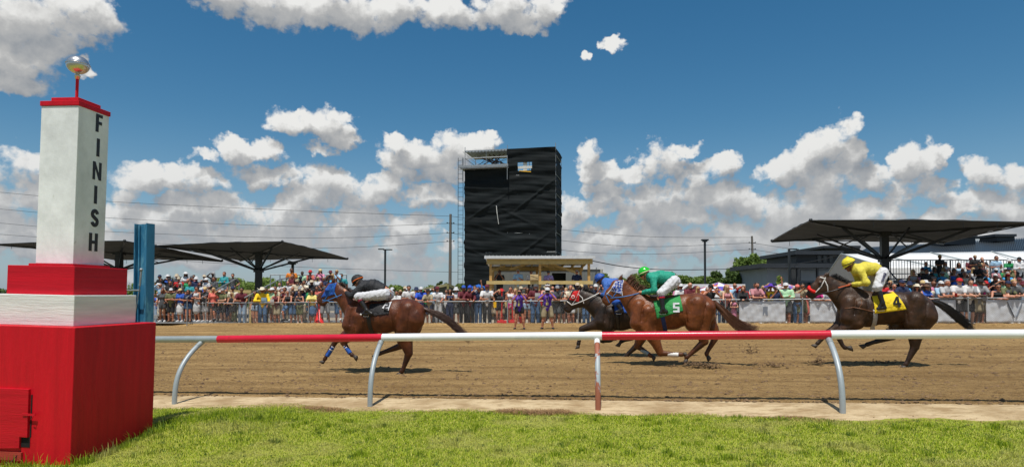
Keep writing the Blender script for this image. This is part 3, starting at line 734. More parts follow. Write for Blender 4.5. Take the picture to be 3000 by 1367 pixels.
# banners on the fence
def banner_mat(i):
    m, g, b = new_mat('banner_vinyl_%d' % i)
    co = g.n('ShaderNodeTexCoord', out=3); n = g.noise(co, 2.5, 4, .6)
    c = g.ramp(n, [(.35, (.58, .60, .63)), (.65, (.70, .72, .74))]); m.node_tree.links.new(c, b.inputs['Base Color']); b.inputs['Roughness'].default_value = .4
    return m
BV = banner_mat(0); MARK = mat('faded_print', (.22, .25, .30), .5, .15, 6)
blabels = ['silver grey vinyl banner with a faint square mark, beside the girl in pink', 'silver grey vinyl banner behind the head of the yellow number 4 horse',
           'silver grey vinyl banner behind the tail of the yellow number 4 horse', 'silver grey vinyl banner with a faint V mark, rightmost on the fence']
rb = random.Random(5)
for i, (p0, p1) in enumerate(((2167, 2303), (2375, 2545), (2610, 2803), (2892, 3060))):
    a, b = fence_pt(p0), fence_pt(p1); e = empty('banner', (a + b) / 2); tag(e, blabels[i], 'banner', 'grey banners tied to the fence')
    rows = []; ph = [rb.uniform(0, 6) for _ in range(6)]
    for r_ in range(15):
        row = []; z = .10 + (FH - .15) * r_ / 14
        for c_ in range(41):
            t = c_ / 40; q = a.lerp(b, t); q.z = gz(q.x, q.y) + .06 + z
            w = .0 + .005 * math.sin(t * 14 + z * 9 + ph[0]) + .006 * math.sin(t * 23 - z * 14 + ph[1]) + .007 * math.sin(t * 51 + z * 8 + ph[2]) + .003 * math.sin(z * 30 + t * 9 + ph[3])
            q.y += .045 + w; q.z -= .012 * math.sin(math.pi * ((t * 4) % 1)) * (r_ / 14); row.append(q - e.location)
        rows.append(row)
    mb = MB(); mb.sheet(rows); o = mb.build('sheet', BV, e); solidify(o, .004)
    mc = MB()
    if i in (0, 2): mc.box((0.12 * (i == 0), .012, .58), (.20, .004, .36), rz=math.atan2(-.2, 1))
    else:
        for s in (-1, 1): mc.bar(Vector((s * .26, .012 - s * .05, .92)), Vector((s * .03, .012, .30)), .09, .004)
    mc.build('print', MARK, e)
# small yellow notice hung on the fence and red barrier poles standing behind it
p = fence_pt(1450); mb = MB(); mb.box((0, -.035, .90), (.13, .008, .26)); yn = mb.build('notice_board', mat('yellow_plastic', (.75, .42, .01), .5), None, p); tag(yn, 'small blank yellow notice hanging on the fence', 'notice')
REDP = mat('red_plastic', (.70, .015, .015), .35)
for k, (px, ptop, base, lab) in enumerate(((1470, 853, .0, 'red pole standing in a red base behind the fence, left of the fence post'), (1501, 884, .0, 'red pole standing in a red base behind the fence, right of the fence post'))):
    q = fence_pt(px); q.y += .35; e = empty('barrier_pole', q); tag(e, lab, 'barrier pole', 'red barrier poles behind the fence')
    ht = at(px, ptop, q.y).z - q.z
    mb = MB(); mb.tube([(0, 0, .05), (0, 0, ht)], .022, 10); mb.ball((0, 0, ht), .04, 10, 6); mb.build('pole', REDP, e)
    mb = MB(); mb.box((0, 0, .09), (.46, .3, .18), top=.9); mb.box((0, 0, .2), (.16, .14, .06)); bevel(mb.build('base', REDP, e), .02)
q = fence_pt(1531); q.y += .5; mb = MB(); mb.lathe([(.001, 0), (.13, .0), (.16, .32), (.165, .33), (.15, .33), (.12, .02), (.001, .02)], seg=16)
tag(mb.build('bucket', REDP, None, q), 'small red bucket on the ground behind the fence', 'bucket')
q = fence_pt(926); q.y += .55; mb = MB(); mb.lathe([(.001, 0), (.30, 0), (.30, .03), (.22, .06), (.06, .95), (.035, .98), (.001, .98)], seg=20)
tag(mb.build('traffic_cone', REDP, None, q), 'tall red cone behind the fence in front of the first horse', 'cone')
# ================================================================== BACKGROUND STRUCTURES
def zof(px, py, D): return at(px, py, D).z
NET = mat('black_debris_net', (.0075, .0105, .0115), .75, .35, .8, .35, 1.2, spec=.16, bdist=.05, stretch=(.35, .35, 2.0))
WOOD = mat('new_lumber', (.56, .41, .16), .7, .2, 3, .2, 30, stretch=(1, 1, 3))
WOODO = mat('orange_lumber', (.58, .33, .10), .7, .2, 3, .2, 30, stretch=(1, 1, 3))
DSTEEL = mat('black_steel', (.012, .016, .018), .42, .2, 5)
PALEM = mat('pale_metal', (.62, .63, .63), .4, .1, 4)
# ---- the netted scaffold tower
FL_ = at(1361, 800, 71); wt, dt = 10.06, 4.4; zt = 17.45
sg_ = gz(40, 60)
tw = tag(empty('scaffold_tower', (FL_.x, 71, 0), R(-12)), 'tall scaffold tower wrapped in black netting behind the wooden stand', 'tower')
rt = random.Random(9)
def foldz(x, z, s=0):
    d = .10 * (abs(math.sin(math.pi * z / 2.08)) - .5)                      # pulled tight at each lift
    d += .05 * math.sin(x * .5 + 2.9 * z + s) * math.sin(z * 1.9 + s + x * .2) + .032 * math.sin(.8 * x - 4.6 * z + 1.7 * s) + .030 * math.sin(z * 9.5 + math.sin(x * .7 + s) * 2.6) * (.5 + .5 * math.sin(x * .9 + z))
    d += .012 * math.sin(z * 17 + x * 1.3 + s) + .008 * math.sin(x * 4 + z * 3)
    for (cx, cz, w, a, sl) in ((2.5, 11.2, 2.2, .14, .6), (7.8, 12.3, 2.2, .16, .75), (3.0, 8.6, 1.6, .10, -.35), (7.2, 6.7, 2.0, .12, .7), (2.0, 6.0, 1.8, .10, -.4), (6, 10, 2, .08, -.5)):
        u = (z - cz) - sl * (x - cx); d += a * math.exp(-(u / .13) ** 2) * math.exp(-((x - cx) / w) ** 2)
    return d
def net_sheet(name, x0, x1, z0, z1, fn, holes=(), step=.11):
    nx, nz = int((x1 - x0) / step) + 1, int((z1 - z0) / step) + 1; V = []; Fq = []
    for j in range(nz):
        for i in range(nx):
            x = x0 + (x1 - x0) * i / (nx - 1); z = z0 + (z1 - z0) * j / (nz - 1); V.append(fn(x, z))
    for j in range(nz - 1):
        for i in range(nx - 1):
            x = x0 + (x1 - x0) * (i + .5) / (nx - 1); z = z0 + (z1 - z0) * (j + .5) / (nz - 1)
            if any(h(x, z) for h in holes): continue
            Fq.append((j * nx + i, j * nx + i + 1, (j + 1) * nx + i + 1, (j + 1) * nx + i))
    me = bpy.data.meshes.new(name); me.from_pydata(V, [], Fq); me.polygons.foreach_set('use_smooth', [True] * len(Fq)); me.update()
    return link_mesh(name, me, NET, tw)
topcut = lambda x, z: x < 4.75 and z > 15.55
win = lambda x, z: 5.95 < x < 7.5 - .35 * max(0, 15.4 - z) and 15.0 < z < 15.9 + .05 * math.sin(x * 4)
tear = lambda x, z: abs(x - 3.55 - .12 * (10.7 - z) * .5) < .07 and 9.0 < z < 11.6
net_sheet('netting', 0, wt, 0, zt, lambda x, z: (x, -foldz(x, z), z), (topcut, win))
net_sheet('netting', 0, dt, 0, zt, lambda y, z: (wt + foldz(y, z, 2), y, z - .25 * y / dt), ())
net_sheet('netting', 0, dt, 0, 15.4, lambda y, z: (-foldz(y, z, 3), y, z), ())
net_sheet('netting', 0, wt, 0, zt - 2.2, lambda x, z: (x, dt + foldz(x, z, 4), z), (lambda x, z: (5.7 < x < 7.8 and z > 14.2),), .2)
for x in (0, 2.4, 4.8, 7.2, wt):
    for y in (0, dt):
        mb = MB(); mb.tube([(x, y + .12, 0), (x, y + .12, zt + (.45 if x in (0, wt, 4.8) and y == 0 else -.05))], .035, 6); mb.build('standard', GALV, tw)
for k in range(1, 9):
    z = k * 2.08
    mb = MB()
    for y in (.12, dt - .1): mb.tube([(0, y, z), (wt, y, z)], .03, 6)
    for x in (0, 4.8, wt): mb.tube([(x, .12, z), (x, dt, z)], .03, 6)
    mb.build('ledger', GALV, tw)
for x0, x1, z0, z1 in ((0, 2.4, 8.3, 12.5), (7.2, wt, 10.4, 13.4), (4.8, 7.2, 4.2, 8.3)):
    mb = MB(); mb.tube([(x0, .2, z0), (x1, .2, z1)], .028, 6); mb.build('brace', GALV, tw)
mb = MB(); mb.box((2.4, dt / 2, zt - .02), (4.9, dt, .10))
for i in range(13): mb.box((.25 + i * .37, .0, zt - .10), (.26, .05, .15))
mb.build('roof_deck', GALV, tw)
mb = MB(); mb.box((2.35, dt / 2 - .4, 15.42), (5.3, dt + .8, .12)); mb.box((2.3, -.78, 15.55), (5.5, .04, .3)); mb.build('platform', GALV, tw)
mb = MB()
for x in (-.05, 4.95): mb.tube([(x, -.75, 14.0), (x, -.75, 16.6)], .035, 6)
mb.tube([(0, -.75, 17.2), (1.5, -.3, 15.9)], .03, 6); mb.tube([(-.05, -.75, 16.5), (4.95, -.75, 16.5)], .025, 6); mb.build('guard_rail', GALV, tw)
mb = MB()
for i in range(16): mb.tube([(rt.uniform(.6, 4.4), rt.uniform(1, 3.4), 16.0 + rt.uniform(0, .3)), (rt.uniform(.6, 4.4), rt.uniform(1, 3.4), 17.2)], rt.uniform(.02, .07), 5)
mb.box((1.8, 2.6, 15.8), (2.6, .5, .5)); mb.box((3.8, 2.4, 15.9), (.6, .6, .9)); mb.build('rigging', mat('rusty_rigging', (.10, .045, .02), .8, .5, 3), tw)
mb = MB(); mb.box((6.75, .1, 15.4), (.42, .06, 1.4)); mb.box((6.75, .08, 15.4), (1.9, .05, .28)); mb.build('window_frame', mat('pale_frame_and_tear', (.60, .60, .56), .7), tw)
mb = MB(); mb.box((6.75, .02, 14.95), (1.3, .06, .09), M=Matrix.Rotation(.12, 3, 'Y')); mb.build('yellow_strap', mat('yellow_strap', (.75, .42, .02), .6), tw)
mb = MB(); mb.bar((3.62, -.20, 11.3), (3.72, -.22, 10.4), .07, .03); mb.bar((3.72, -.22, 10.4), (3.88, -.2, 9.3), .05, .03); mb.build('sky_through_tear', mat('pale_frame_and_tear', (.60, .60, .56)), tw)  # pale bars added to stand for bright sky seen through a tear
mb = MB(); xl0, xl1 = -.72, -.16
for x in (xl0, xl1): mb.tube([(x, -.1, 0), (x, -.1, 16.7)], .03, 6)
for i in range(33): mb.tube([(xl0, -.1, .4 + i * .5), (xl1, -.1, .4 + i * .5)], .02, 5)
mb.build('ladder', DSTEEL, tw)
# ---- wooden judges' stand with trailer behind
SD = 36.0
def sx(px, D=SD): return at(px, 800, D).x
st = tag(empty('viewing_stand', (sx(1580), SD, gz(sx(1580), SD)), 0), 'roofed timber viewing stand with five people, before the black tower', 'viewing stand')
so = st.location
def zl(py, D=SD, px=1580): return zof(px, py, D) - so.z
x0, x1 = sx(1431) - so.x, sx(1731) - so.x
for x in (x0 + .12, (x0 + x1) / 2 + .02, x1 - .1):
    mb = MB(); mb.box((x, .12, zl(765) / 2), (.14, .14, zl(765))); mb.build('post', WOODO, st)
    mb = MB(); mb.box((x, 4.4, zl(785, 40.4) / 2), (.14, .14, zl(785, 40.4))); mb.build('post', WOODO, st)
zf, zb = zl(757), zl(783, 41)
mb = MB(); mb.bar((x0 - .1, 0, zf - .16), (x1 + .1, 0, zf - .16), .05, .30); mb.build('beam', WOOD, st); mb = MB(); mb.bar((x0 - .1, 4.8, zb - .1), (x1 + .1, 4.8, zb - .1), .05, .25); mb.build('beam', WOOD, st)
for i in range(10):
    x = x0 + (x1 - x0) * i / 9; mb = MB(); mb.bar((x, -.05, zf - .02), (x, 5.0, zb), .05, .16); mb.build('rafter', WOOD, st)
mb = MB(); vs = []
for (x, y, z) in ((x0 - .2, -.25, zf + .09), (x1 + .2, -.25, zf + .09), (x1 + .2, 5.2, zb + .10), (x0 - .2, 5.2, zb + .10)): vs += [(x, y, z), (x, y, z + .05)]
mb.add(vs, [(0, 2, 4, 6), (7, 5, 3, 1), (0, 1, 3, 2), (2, 3, 5, 4), (4, 5, 7, 6), (6, 7, 1, 0)])
for i in range(30): x = x0 - .15 + (x1 - x0 + .3) * i / 29; mb.bar((x, -.26, zf + .15), (x, 5.2, zb + .16), .03, .03)
mb.box(((x0 + x1) / 2, -.27, zf + .06), (x1 - x0 + .44, .03, .16)); mb.build('roof', PALEM, st)
mb = MB()
for a, b in (((x0 + .15, .1, zf - .7), (x0 + .9, 2, zb - .05)), (((x0 + x1) / 2, .1, zf - .3), ((x0 + x1) / 2 + 1.0, 3, zb - .1)), ((x1 - .3, 4, zb - .4), ((x0 + x1) / 2 + .6, 1.5, zf - .2)), (((x0 + x1) / 2 - .3, 1.0, zf - .15), (x0 + 1.2, 4, zb - .15))): mb.bar(a, b, .05, .14)
mb.build('brace', WOOD, st)
mb = MB(); mb.box(((x0 + x1) / 2, 0, zl(827)), (x1 - x0 + .22, .10, .19)); mb.build('railing', WOOD, st)
dz_ = 1.02
mb = MB(); mb.box(((x0 + x1) / 2, 2.5, dz_ - .06), (x1 - x0 + .1, 5.0, .12)); mb.box(((x0 + x1) / 2, 0, dz_ - .2), (x1 - x0 + .1, .06, .28)); mb.build('deck', WOOD, st)
bxp = at(1565, 812, SD); mb = MB(); mb.box((0, 0, 0), (.46, .34, .34)); mb.box((0, -.18, 0), (.42, .02, .28)); mb.bar((-.2, -.2, .12), (.2, -.2, -.02), .02, .02)
tag(bevel(mb.build('wooden_box', mat('pale_plywood', (.50, .36, .18), .7, .2, 4), None, (bxp.x, SD + .02, zl(821.5) + so.z + .17)), .01), 'pale plywood box standing on the rail of the wooden stand', 'box')
TRD = 41.8
TRM = mat('grey_trailer_panel', (.17, .18, .17), .6, .1, 2, .3, 20, stretch=(8, 1, .3))
xa, xb = sx(1441, TRD), sx(1766, TRD); zT = zof(1600, 788, TRD)
tr_ = tag(empty('office_trailer', ((xa + xb) / 2, TRD, gz(10, TRD)), 0), 'grey office trailer with a dark doorway behind the wooden stand', 'trailer'); to = tr_.location
mb = MB(); h = zT - to.z; xd0, xd1 = sx(1617, TRD) - to.x, sx(1658, TRD) - to.x; W2 = (xb - xa) / 2; zd = zof(1640, 799, TRD) - to.z
mb.box(((-W2 + xd0) / 2, 1.5, h / 2), (xd0 + W2, 3, h)); mb.box(((W2 + xd1) / 2, 1.5, h / 2), (W2 - xd1, 3, h)); mb.box(((xd0 + xd1) / 2, 1.5, (h + zd) / 2), (xd1 - xd0, 3, h - zd)); mb.box(((xd0 + xd1) / 2, 2.4, zd / 2), (xd1 - xd0, 1.2, zd)); mb.build('wall', TRM, tr_)
mb = MB(); mb.box((0, 1.5, h + .05), (2 * W2 + .12, 3.12, .12)); mb.build('roof', PALEM, tr_)
mb = MB(); mb.box((W2 - .1, -.03, h / 2), (.14, .05, h)); mb.box((-W2 + .3, -.35, h * .55), (.35, .6, h * .85)); mb.build('trim', mat('cream_trim', (.44, .42, .34), .6), tr_)
# ---- big square shade canopies
def fab_mat():
    m, g, b = new_mat('shade_fabric'); co = g.n('ShaderNodeTexCoord', out=3); n = g.noise(g.v('MULTIPLY', co, (1, 1, 3)), 1.2, 4)
    c = g.ramp(n, [(.35, (.026, .027, .026)), (.65, (.05, .05, .047))]); m.node_tree.links.new(c, b.inputs['Base Color']); b.inputs['Roughness'].default_value = .85
    tr = g.n('ShaderNodeBsdfTranslucent', {'Color': (.20, .195, .175, 1)}); mx = g.n('ShaderNodeMixShader', {0: .45, 1: b.outputs[0], 2: tr}); m.node_tree.links.new(mx, m.node_tree.nodes['Material Output'].inputs[0]); return m
FAB = fab_mat()
def canopy(FL0, FR0, BR0, BL0, zhub, label, colw=.32, bump=.25):
    c = (FL0 + FR0 + BR0 + BL0) / 4; base = Vector((c.x, c.y, gz(c.x, c.y)))
    e = tag(empty('shade_canopy', base), label, 'canopy', 'square black shade canopies on single columns'); Q = [p - base for p in (FL0, FR0, BR0, BL0)]
    ct = c.z - base.z
    rows = []; N = 28
    for j in range(N + 1):
        v = j / N; row = []
        for i in range(N + 1):
            u = i / N; p = (Q[0] * (1 - u) + Q[1] * u) * (1 - v) + (Q[3] * (1 - u) + Q[2] * u) * v
            s = math.sin(math.pi * u) * math.sin(math.pi * v); edge = .16 * (math.sin(math.pi * u) * (1 - min(1, 8 * min(v, 1 - v))) + math.sin(math.pi * v) * (1 - min(1, 8 * min(u, 1 - u))))
            p = p + Vector((0, 0, bump * (1 - abs(2 * u - 1)) * (1 - abs(2 * v - 1)) - .10 * s + edge * .4 + .018 * math.sin(u * 31 + v * 7) + .015 * math.sin(v * 37 - u * 9)))
            row.append(p)
        rows.append(row)
    mb = MB(); mb.sheet(rows); o = mb.build('fabric', FAB, e); solidify(o, .015)
    mb = MB(); mb.box((0, 0, (ct + .1) / 2), (colw, colw, ct + .1), rz=TRACK_YAW); mb.box((0, 0, .05), (colw * 1.8, colw * 1.8, .1), rz=TRACK_YAW); bevel(mb.build('column', DSTEEL, e), .01)
    hub = Vector((0, 0, zhub - base.z)); top = Vector((0, 0, ct - .05))
    mb = MB(); mb.box(hub, (colw * 1.4, colw * 1.4, .14), rz=TRACK_YAW); mb.box(top, (colw * 1.6, colw * 1.6, .3), rz=TRACK_YAW); mb.build('hub', DSTEEL, e)
    for i in range(4):
        k = Q[i]; d = Vector((k.x, k.y, 0)); end = k + Vector((0, 0, -.06)); m = k * .56 + top * .44 + Vector((0, 0, -.04 + bump * .2))
        m = Vector((k.x * .60, k.y * .60, (top.z + (k.z - top.z) * .6) - .07 + bump * .1))
        mb = MB(); mb.bar(top, m, .09, .12); mb.bar(m, end, .08, .10); mb.ball(end + Vector((0, 0, .06)), .09, 8, 6); mb.build('rib', DSTEEL, e)
        mb = MB(); mb.bar(hub, m, .09, .12); mb.bar(hub.lerp(m, .62), top.lerp(m, .25), .05, .05); mb.build('strut', DSTEEL, e)
        n = Q[(i + 1) % 4]; mid = (k + n) / 2; mid.z += .02
        mm = Vector((mid.x * .7, mid.y * .7, top.z + (mid.z - top.z) * .7 - .12)); mb = MB(); mb.bar(hub + Vector((0, 0, .05)), mm, .06, .08); mb.build('strut', DSTEEL, e)
        mb = MB(); mb.tube([k.lerp(n, t) + Vector((0, 0, -.01 + .05 * math.sin(math.pi * t))) for t in (0, .25, .5, .75, 1)], .03, 6); mb.build('edge_cable', DSTEEL, e)
    mb = MB()
    for t in (.12, .3, .68, .85):
        p = rows[0][int(t * N)]; mb.tube([p, p + Vector((.01, 0, -.32))], .012, 5); p = rows[N][int(t * N)]; mb.tube([p, p + Vector((.01, 0, -.28))], .012, 5)
    mb.build('tie_cord', DSTEEL, e)
    return e
def yawq(px, py, D, w=9.0, z=None):
    fr = at(px, py, D); c, s = math.cos(R(-11.5)), math.sin(R(-11.5))
    return fr, Vector((-w * c, -w * s, 0)), Vector((-w * s, w * c, 0))
fr, l, b_ = yawq(827, 707, 40); canopy(fr + l + Vector((0, 0, -.12)), fr, Vector((fr.x + b_.x, fr.y + b_.y, 4.40)), Vector((fr.x + l.x + b_.x, fr.y + l.y + b_.y, 4.36)), zof(720, 793, 44.5), 'black shade canopy in the middle of the left crowd, its column fully in view', .36, .1)
fr, l, b_ = yawq(365, 705, 38); canopy(fr + l + Vector((0, 0, -.05)), fr, Vector((fr.x + b_.x, fr.y + b_.y, 4.14)), Vector((fr.x + l.x + b_.x, fr.y + l.y + b_.y, 4.30)), zof(319, 790, 42.5), 'black shade canopy half hidden behind the finish post', .36, .1)
fl_ = at(2375, 645, 29); c, s = math.cos(R(-11.5)), math.sin(R(-11.5)); w = 9.0
r_ = Vector((w * c, w * s, 0)); b_ = Vector((-w * s, w * c, 0))
def setz(p, z): return Vector((p.x, p.y, z))
canopy(fl_, setz(fl_ + r_, 4.72), setz(fl_ + r_ + b_, 4.58), setz(fl_ + b_, 4.83), zof(2588, 763, 32.5), 'large black shade canopy above the right crowd and yellow jockey', .34, .16)
# ---- white marquee
TENTM = mat('white_tent_vinyl', (.74, .74, .72), .5, .03, .5); TENTG = mat('shaded_tent_wall', (.40, .41, .42), .55, .05, 1)  # gable's shade is put into its colour, a grey copy of the vinyl
def P3(px, py, D): return at(px, py, D)
te = tag(empty('marquee', (P3(2700, 800, 50).x, 50, gz(30, 50))), 'long white marquee tent behind the right bleacher', 'marquee'); mo = te.location
E0, Rg, Bk = P3(2598, 785, 45), P3(2464, 744, 52), P3(2417, 813, 60); E1, R1 = P3(3150, 779, 43), P3(3100, 734, 50); B1 = P3(3050, 800, 58)
mb = MB(); rows = []
for t in np.linspace(0, 1, 30):
    rows.append([(E0.lerp(E1, t)).lerp(Rg.lerp(R1, t), s) - mo + Vector((0, 0, -.10 * math.sin(math.pi * s) - .05 * abs(math.sin(math.pi * t * 6)) * math.sin(math.pi * s))) for s in np.linspace(0, 1, 8)])
mb.sheet(rows); rows = [[(Rg.lerp(R1, t)).lerp(Bk.lerp(B1, t), s) - mo for s in np.linspace(0, 1, 5)] for t in np.linspace(0, 1, 10)]; mb.sheet(rows); solidify(mb.build('roof', TENTM, te), .02)
mb = MB(); g0 = Vector((E0.x, E0.y, gz(E0.x, E0.y))) - mo; g1 = Vector((Bk.x, Bk.y, gz(20, 60))) - mo; mb.add([tuple(E0 - mo), tuple(Rg - mo), tuple(Bk - mo), tuple(g1), tuple(g0)], [(0, 1, 2, 3, 4)]); mb.build('gable', TENTG, te)
mb = MB(); ge = Vector((E1.x, E1.y, gz(E1.x, E1.y))) - mo; mb.add([tuple(E0 - mo), tuple(E1 - mo), tuple(ge), tuple(g0)], [(0, 1, 2, 3)]); mb.build('front_wall', TENTM, te)
mb = MB()
for t in (.0, .14, .42, .7): mb.tube([(E0.lerp(E1, t + .14 if t else 0)) - mo + Vector((0, -.03, .03)), Rg.lerp(R1, t) - mo + Vector((0, -.03, .03))], .05, 5)
mb.tube([Rg - mo, Bk - mo], .06, 5); mb.build('seam', mat('grey_seam', (.30, .34, .34), .5), te)
# ---- dark clubhouse
CH = mat('charcoal_cladding', (.012, .015, .019), .55, .15, 1.5, .1, 6); CHF = mat('charcoal_fascia', (.024, .028, .034), .5, .1, 2); WALLG = mat('blue_grey_wall', (.20, .245, .30), .6, .08, 1); DG = mat('dark_glass', (.015, .022, .03), .12, .1, 1)
cb_ = tag(empty('clubhouse', (P3(2400, 800, 70).x, 70, gz(30, 60))), 'dark grey clubhouse with metal roof behind the marquee', 'building'); co_ = cb_.location
def bx3(name, px0, px1, py0, py1, D, dep, m, base=None):
    a, b = P3(px0, py0, D) - co_, P3(px1, py1, D) - co_; z1 = a.z; z0 = b.z if base is None else base
    mb = MB(); mb.box(((a.x + b.x) / 2, (D - co_.y) + dep / 2, (z0 + z1) / 2), (b.x - a.x, dep, z1 - z0)); return mb.build(name, m, cb_)
bx3('wall', 2247, 2460, 783, 850, 66, 8, WALLG, -.5); bx3('fascia', 2233, 2462, 771, 784, 64.5, 9.6, CHF); bx3('upper_storey', 2333, 2470, 740, 772, 68, 8, CH); bx3('fascia', 2329, 2472, 734, 745, 67, 9.5, CHF)
bx3('upper_storey', 2420, 2520, 722, 760, 74, 8, CH); bx3('fascia', 2414, 2522, 719, 726, 73, 9.5, CHF)
for a, b in ((2318, 2343),): bx3('recess', a, b, 784, 850, 65.9, .1, DG, -.5)
for a in (2335, 2394): bx3('column', a, a + 5, 783, 850, 64.8, .3, CHF, -.5)
for a, b in ((2346, 2390), (2394, 2440)):
    bx3('shutter', a, b, 792, 822, 65.85, .1, WALLG); bx3('window', a, b, 826, 846, 65.85, .1, DG)
for a in (2395, 2412, 2430): bx3('window', a, a + 10, 748, 768, 67.9, .1, DG)
RIB = mat('grey_metal_roof', (.055, .068, .08), .4, .12, 1, metal=.3)
q0, q1, q2, q3 = P3(2500, 752, 78), P3(3150, 738, 72), P3(3120, 693, 84), P3(2545, 727, 90)
mb = MB(); rows = [[q0.lerp(q1, t).lerp(q3.lerp(q2, t), s) - co_ for s in (0, .25, .5, .75, 1)] for t in np.linspace(0, 1, 12)]; mb.sheet(rows, smooth=False)
for i in range(120):
    t = i / 119; mb.bar(q0.lerp(q1, t) - co_ + Vector((0, 0, .09)), q3.lerp(q2, t) - co_ + Vector((0, 0, .09)), .10, .16)
mb.build('roof', RIB, cb_)
mb = MB(); a0, a1 = q0 - co_, q1 - co_; mb.add([tuple(a0), tuple(a1), (a1.x, a1.y, -.5), (a0.x, a0.y, -.5)], [(0, 1, 2, 3)]); mb.build('wall', CH, cb_)
for (a, b, c_, d_) in ((2771, 2858, 691, 716), (2919, 2973, 690, 706)):
    bx3('roof_vent', a, b, c_, d_, 83, 3, CHF); bx3('vent_cap', a - 4, b + 6, c_ - 5, c_ + 2, 82.6, 3.8, CHF)
# ---- low olive shed
OL = mat('olive_timber', (.23, .21, .07), .7, .2, 2); OLR = mat('shed_roof', (.36, .33, .16), .7, .15, 2)
sh_ = tag(empty('timber_shed', (P3(1290, 840, 56).x, 56, gz(0, 56))), 'low flat-roofed olive timber shed at the foot of the utility pole', 'shed'); s0 = sh_.location
A, B, C_ = P3(1312, 829, 54) - s0, P3(1200, 852, 62) - s0, P3(1350, 845, 62) - s0; D_ = B + (C_ - A)
mb = MB(); up = Vector((0, 0, -.22)); mb.add([tuple(p) for p in (A, B, D_, C_, A + up, B + up, D_ + up, C_ + up)], [(0, 3, 2, 1), (4, 5, 6, 7), (0, 1, 5, 4), (0, 4, 7, 3), (1, 2, 6, 5), (2, 3, 7, 6)]); mb.build('roof', OLR, sh_)
for p in (A, B.lerp(A, .5), B, C_, C_.lerp(A, .5)): mb = MB(); mb.box((p.x, p.y + .1, p.z / 2 - .1), (.18, .18, p.z)); mb.build('post', OL, sh_)
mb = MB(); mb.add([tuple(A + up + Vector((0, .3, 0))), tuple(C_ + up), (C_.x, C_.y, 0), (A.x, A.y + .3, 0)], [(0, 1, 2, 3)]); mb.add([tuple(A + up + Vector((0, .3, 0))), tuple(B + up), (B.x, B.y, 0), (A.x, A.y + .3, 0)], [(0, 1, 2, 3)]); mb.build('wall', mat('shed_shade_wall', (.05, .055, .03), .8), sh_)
# ---- poles, lamps and wires
POLE = mat('weathered_pole', (.16, .14, .12), .85, .2, 3, .3, 20, stretch=(4, 4, .4))
def upole(px0, ytop, px1, D, label, arms, r=.14):
    t = P3(px0, ytop, D); b = P3(px1, 850, D); e = tag(empty('utility_pole', (b.x, D, gz(b.x, min(D, 60)) - .3)), label, 'utility pole'); o = e.location
    mb = MB(); mb.tube([Vector((0, 0, 0)), Vector((t.x, D, t.z)) - o], [r, r * .7], 10); mb.build('pole', POLE, e); ins = []
    for py in arms:
        p = P3(px0, py, D) - o; mb = MB(); mb.bar(p + Vector((-.5, -.1, 0)), p + Vector((.5, -.1, 0)), .07, .07); mb.ball(p + Vector((.42, -.1, .08)), .07, 6, 5); mb.ball(p + Vector((-.42, -.1, .08)), .07, 6, 5); mb.build('insulator', DSTEEL, e)
    return e
upole(1320, 627, 1318, 82, 'tall thin utility pole left of the black tower', (654, 682, 707), .22)
upole(2203, 691, 2208, 90, 'weathered utility pole in front of the big tree', (711, 730), .20)
upole(2243, 790, 2246, 70, 'short leaning grey pole just left of the clubhouse', (), .12)
WIREM = mat('power_cable', (.015, .016, .018), .6)
def wire(pts, label, r=.022):
    P = smooth_pts([P3(*p) for p in pts]); mb = MB(); mb.tube(P, r, 4, caps=False); tag(mb.build('power_line', WIREM, None, fix=False), label, 'power line', 'power lines strung between the poles')
def smooth_pts(pts, n=6):
    out = []; P = [pts[0]] + list(pts) + [pts[-1]]
    for i in range(1, len(P) - 2):
        for j in range(n):
            t = j / n; p0, p1, p2, p3 = P[i - 1:i + 3]
            out.append(.5 * ((2 * p1) + (-p0 + p2) * t + (2 * p0 - 5 * p1 + 4 * p2 - p3) * t * t + (-p0 + 3 * p1 - 3 * p2 + p3) * t ** 3))
    out.append(pts[-1]); return out
for i, (pts, l) in enumerate((([(-200, 545, 95), (0, 563, 92), (320, 590, 88), (900, 618, 84), (1320, 633, 82)], 'topmost power line left of the tower'), ([(-200, 592, 95), (0, 612, 92), (320, 638, 88), (900, 664, 84), (1320, 654, 82)], 'second power line from the top left of the tower'),
           ([(-200, 632, 95), (0, 653, 92), (320, 678, 88), (900, 697, 84), (1320, 682, 82)], 'third power line from the top left of the tower'), ([(-200, 668, 95), (0, 686, 92), (320, 706, 88), (900, 727, 84), (1320, 707, 82)], 'fourth power line from the top left of the tower'),
           ([(-200, 722, 95), (120, 728, 92), (600, 768, 88), (1100, 790, 84), (1500, 800, 86)], 'lowest power line crossing behind the left canopies'),
           ([(1320, 633, 82), (1645, 672, 84), (1900, 693, 87), (2203, 695, 90)], 'topmost power line right of the tower'), ([(1320, 654, 82), (1645, 704, 84), (1900, 722, 87), (2203, 711, 90)], 'second power line from the top right of the tower'),
           ([(1320, 682, 82), (1645, 732, 84), (1900, 744, 87), (2203, 730, 90)], 'third power line from the top right of the tower'), ([(2203, 711, 90), (2340, 732, 85), (2600, 770, 80)], 'upper power line right of the weathered pole'), ([(2203, 730, 90), (2340, 752, 85), (2600, 795, 80)], 'lower power line right of the weathered pole'))):
    wire(pts, l)
wire([(1731, 763, 41), (1850, 783, 46), (2000, 790, 55), (2240, 784, 66), (2340, 775, 64)], 'thick black cable sagging from the wooden stand to the clubhouse', .03)
wire([(2452, 748, 52), (2380, 765, 56), (2300, 776, 62)], 'dark cable of a light string from the marquee to the clubhouse', .03)  # string of lights drawn as a plain dark cable
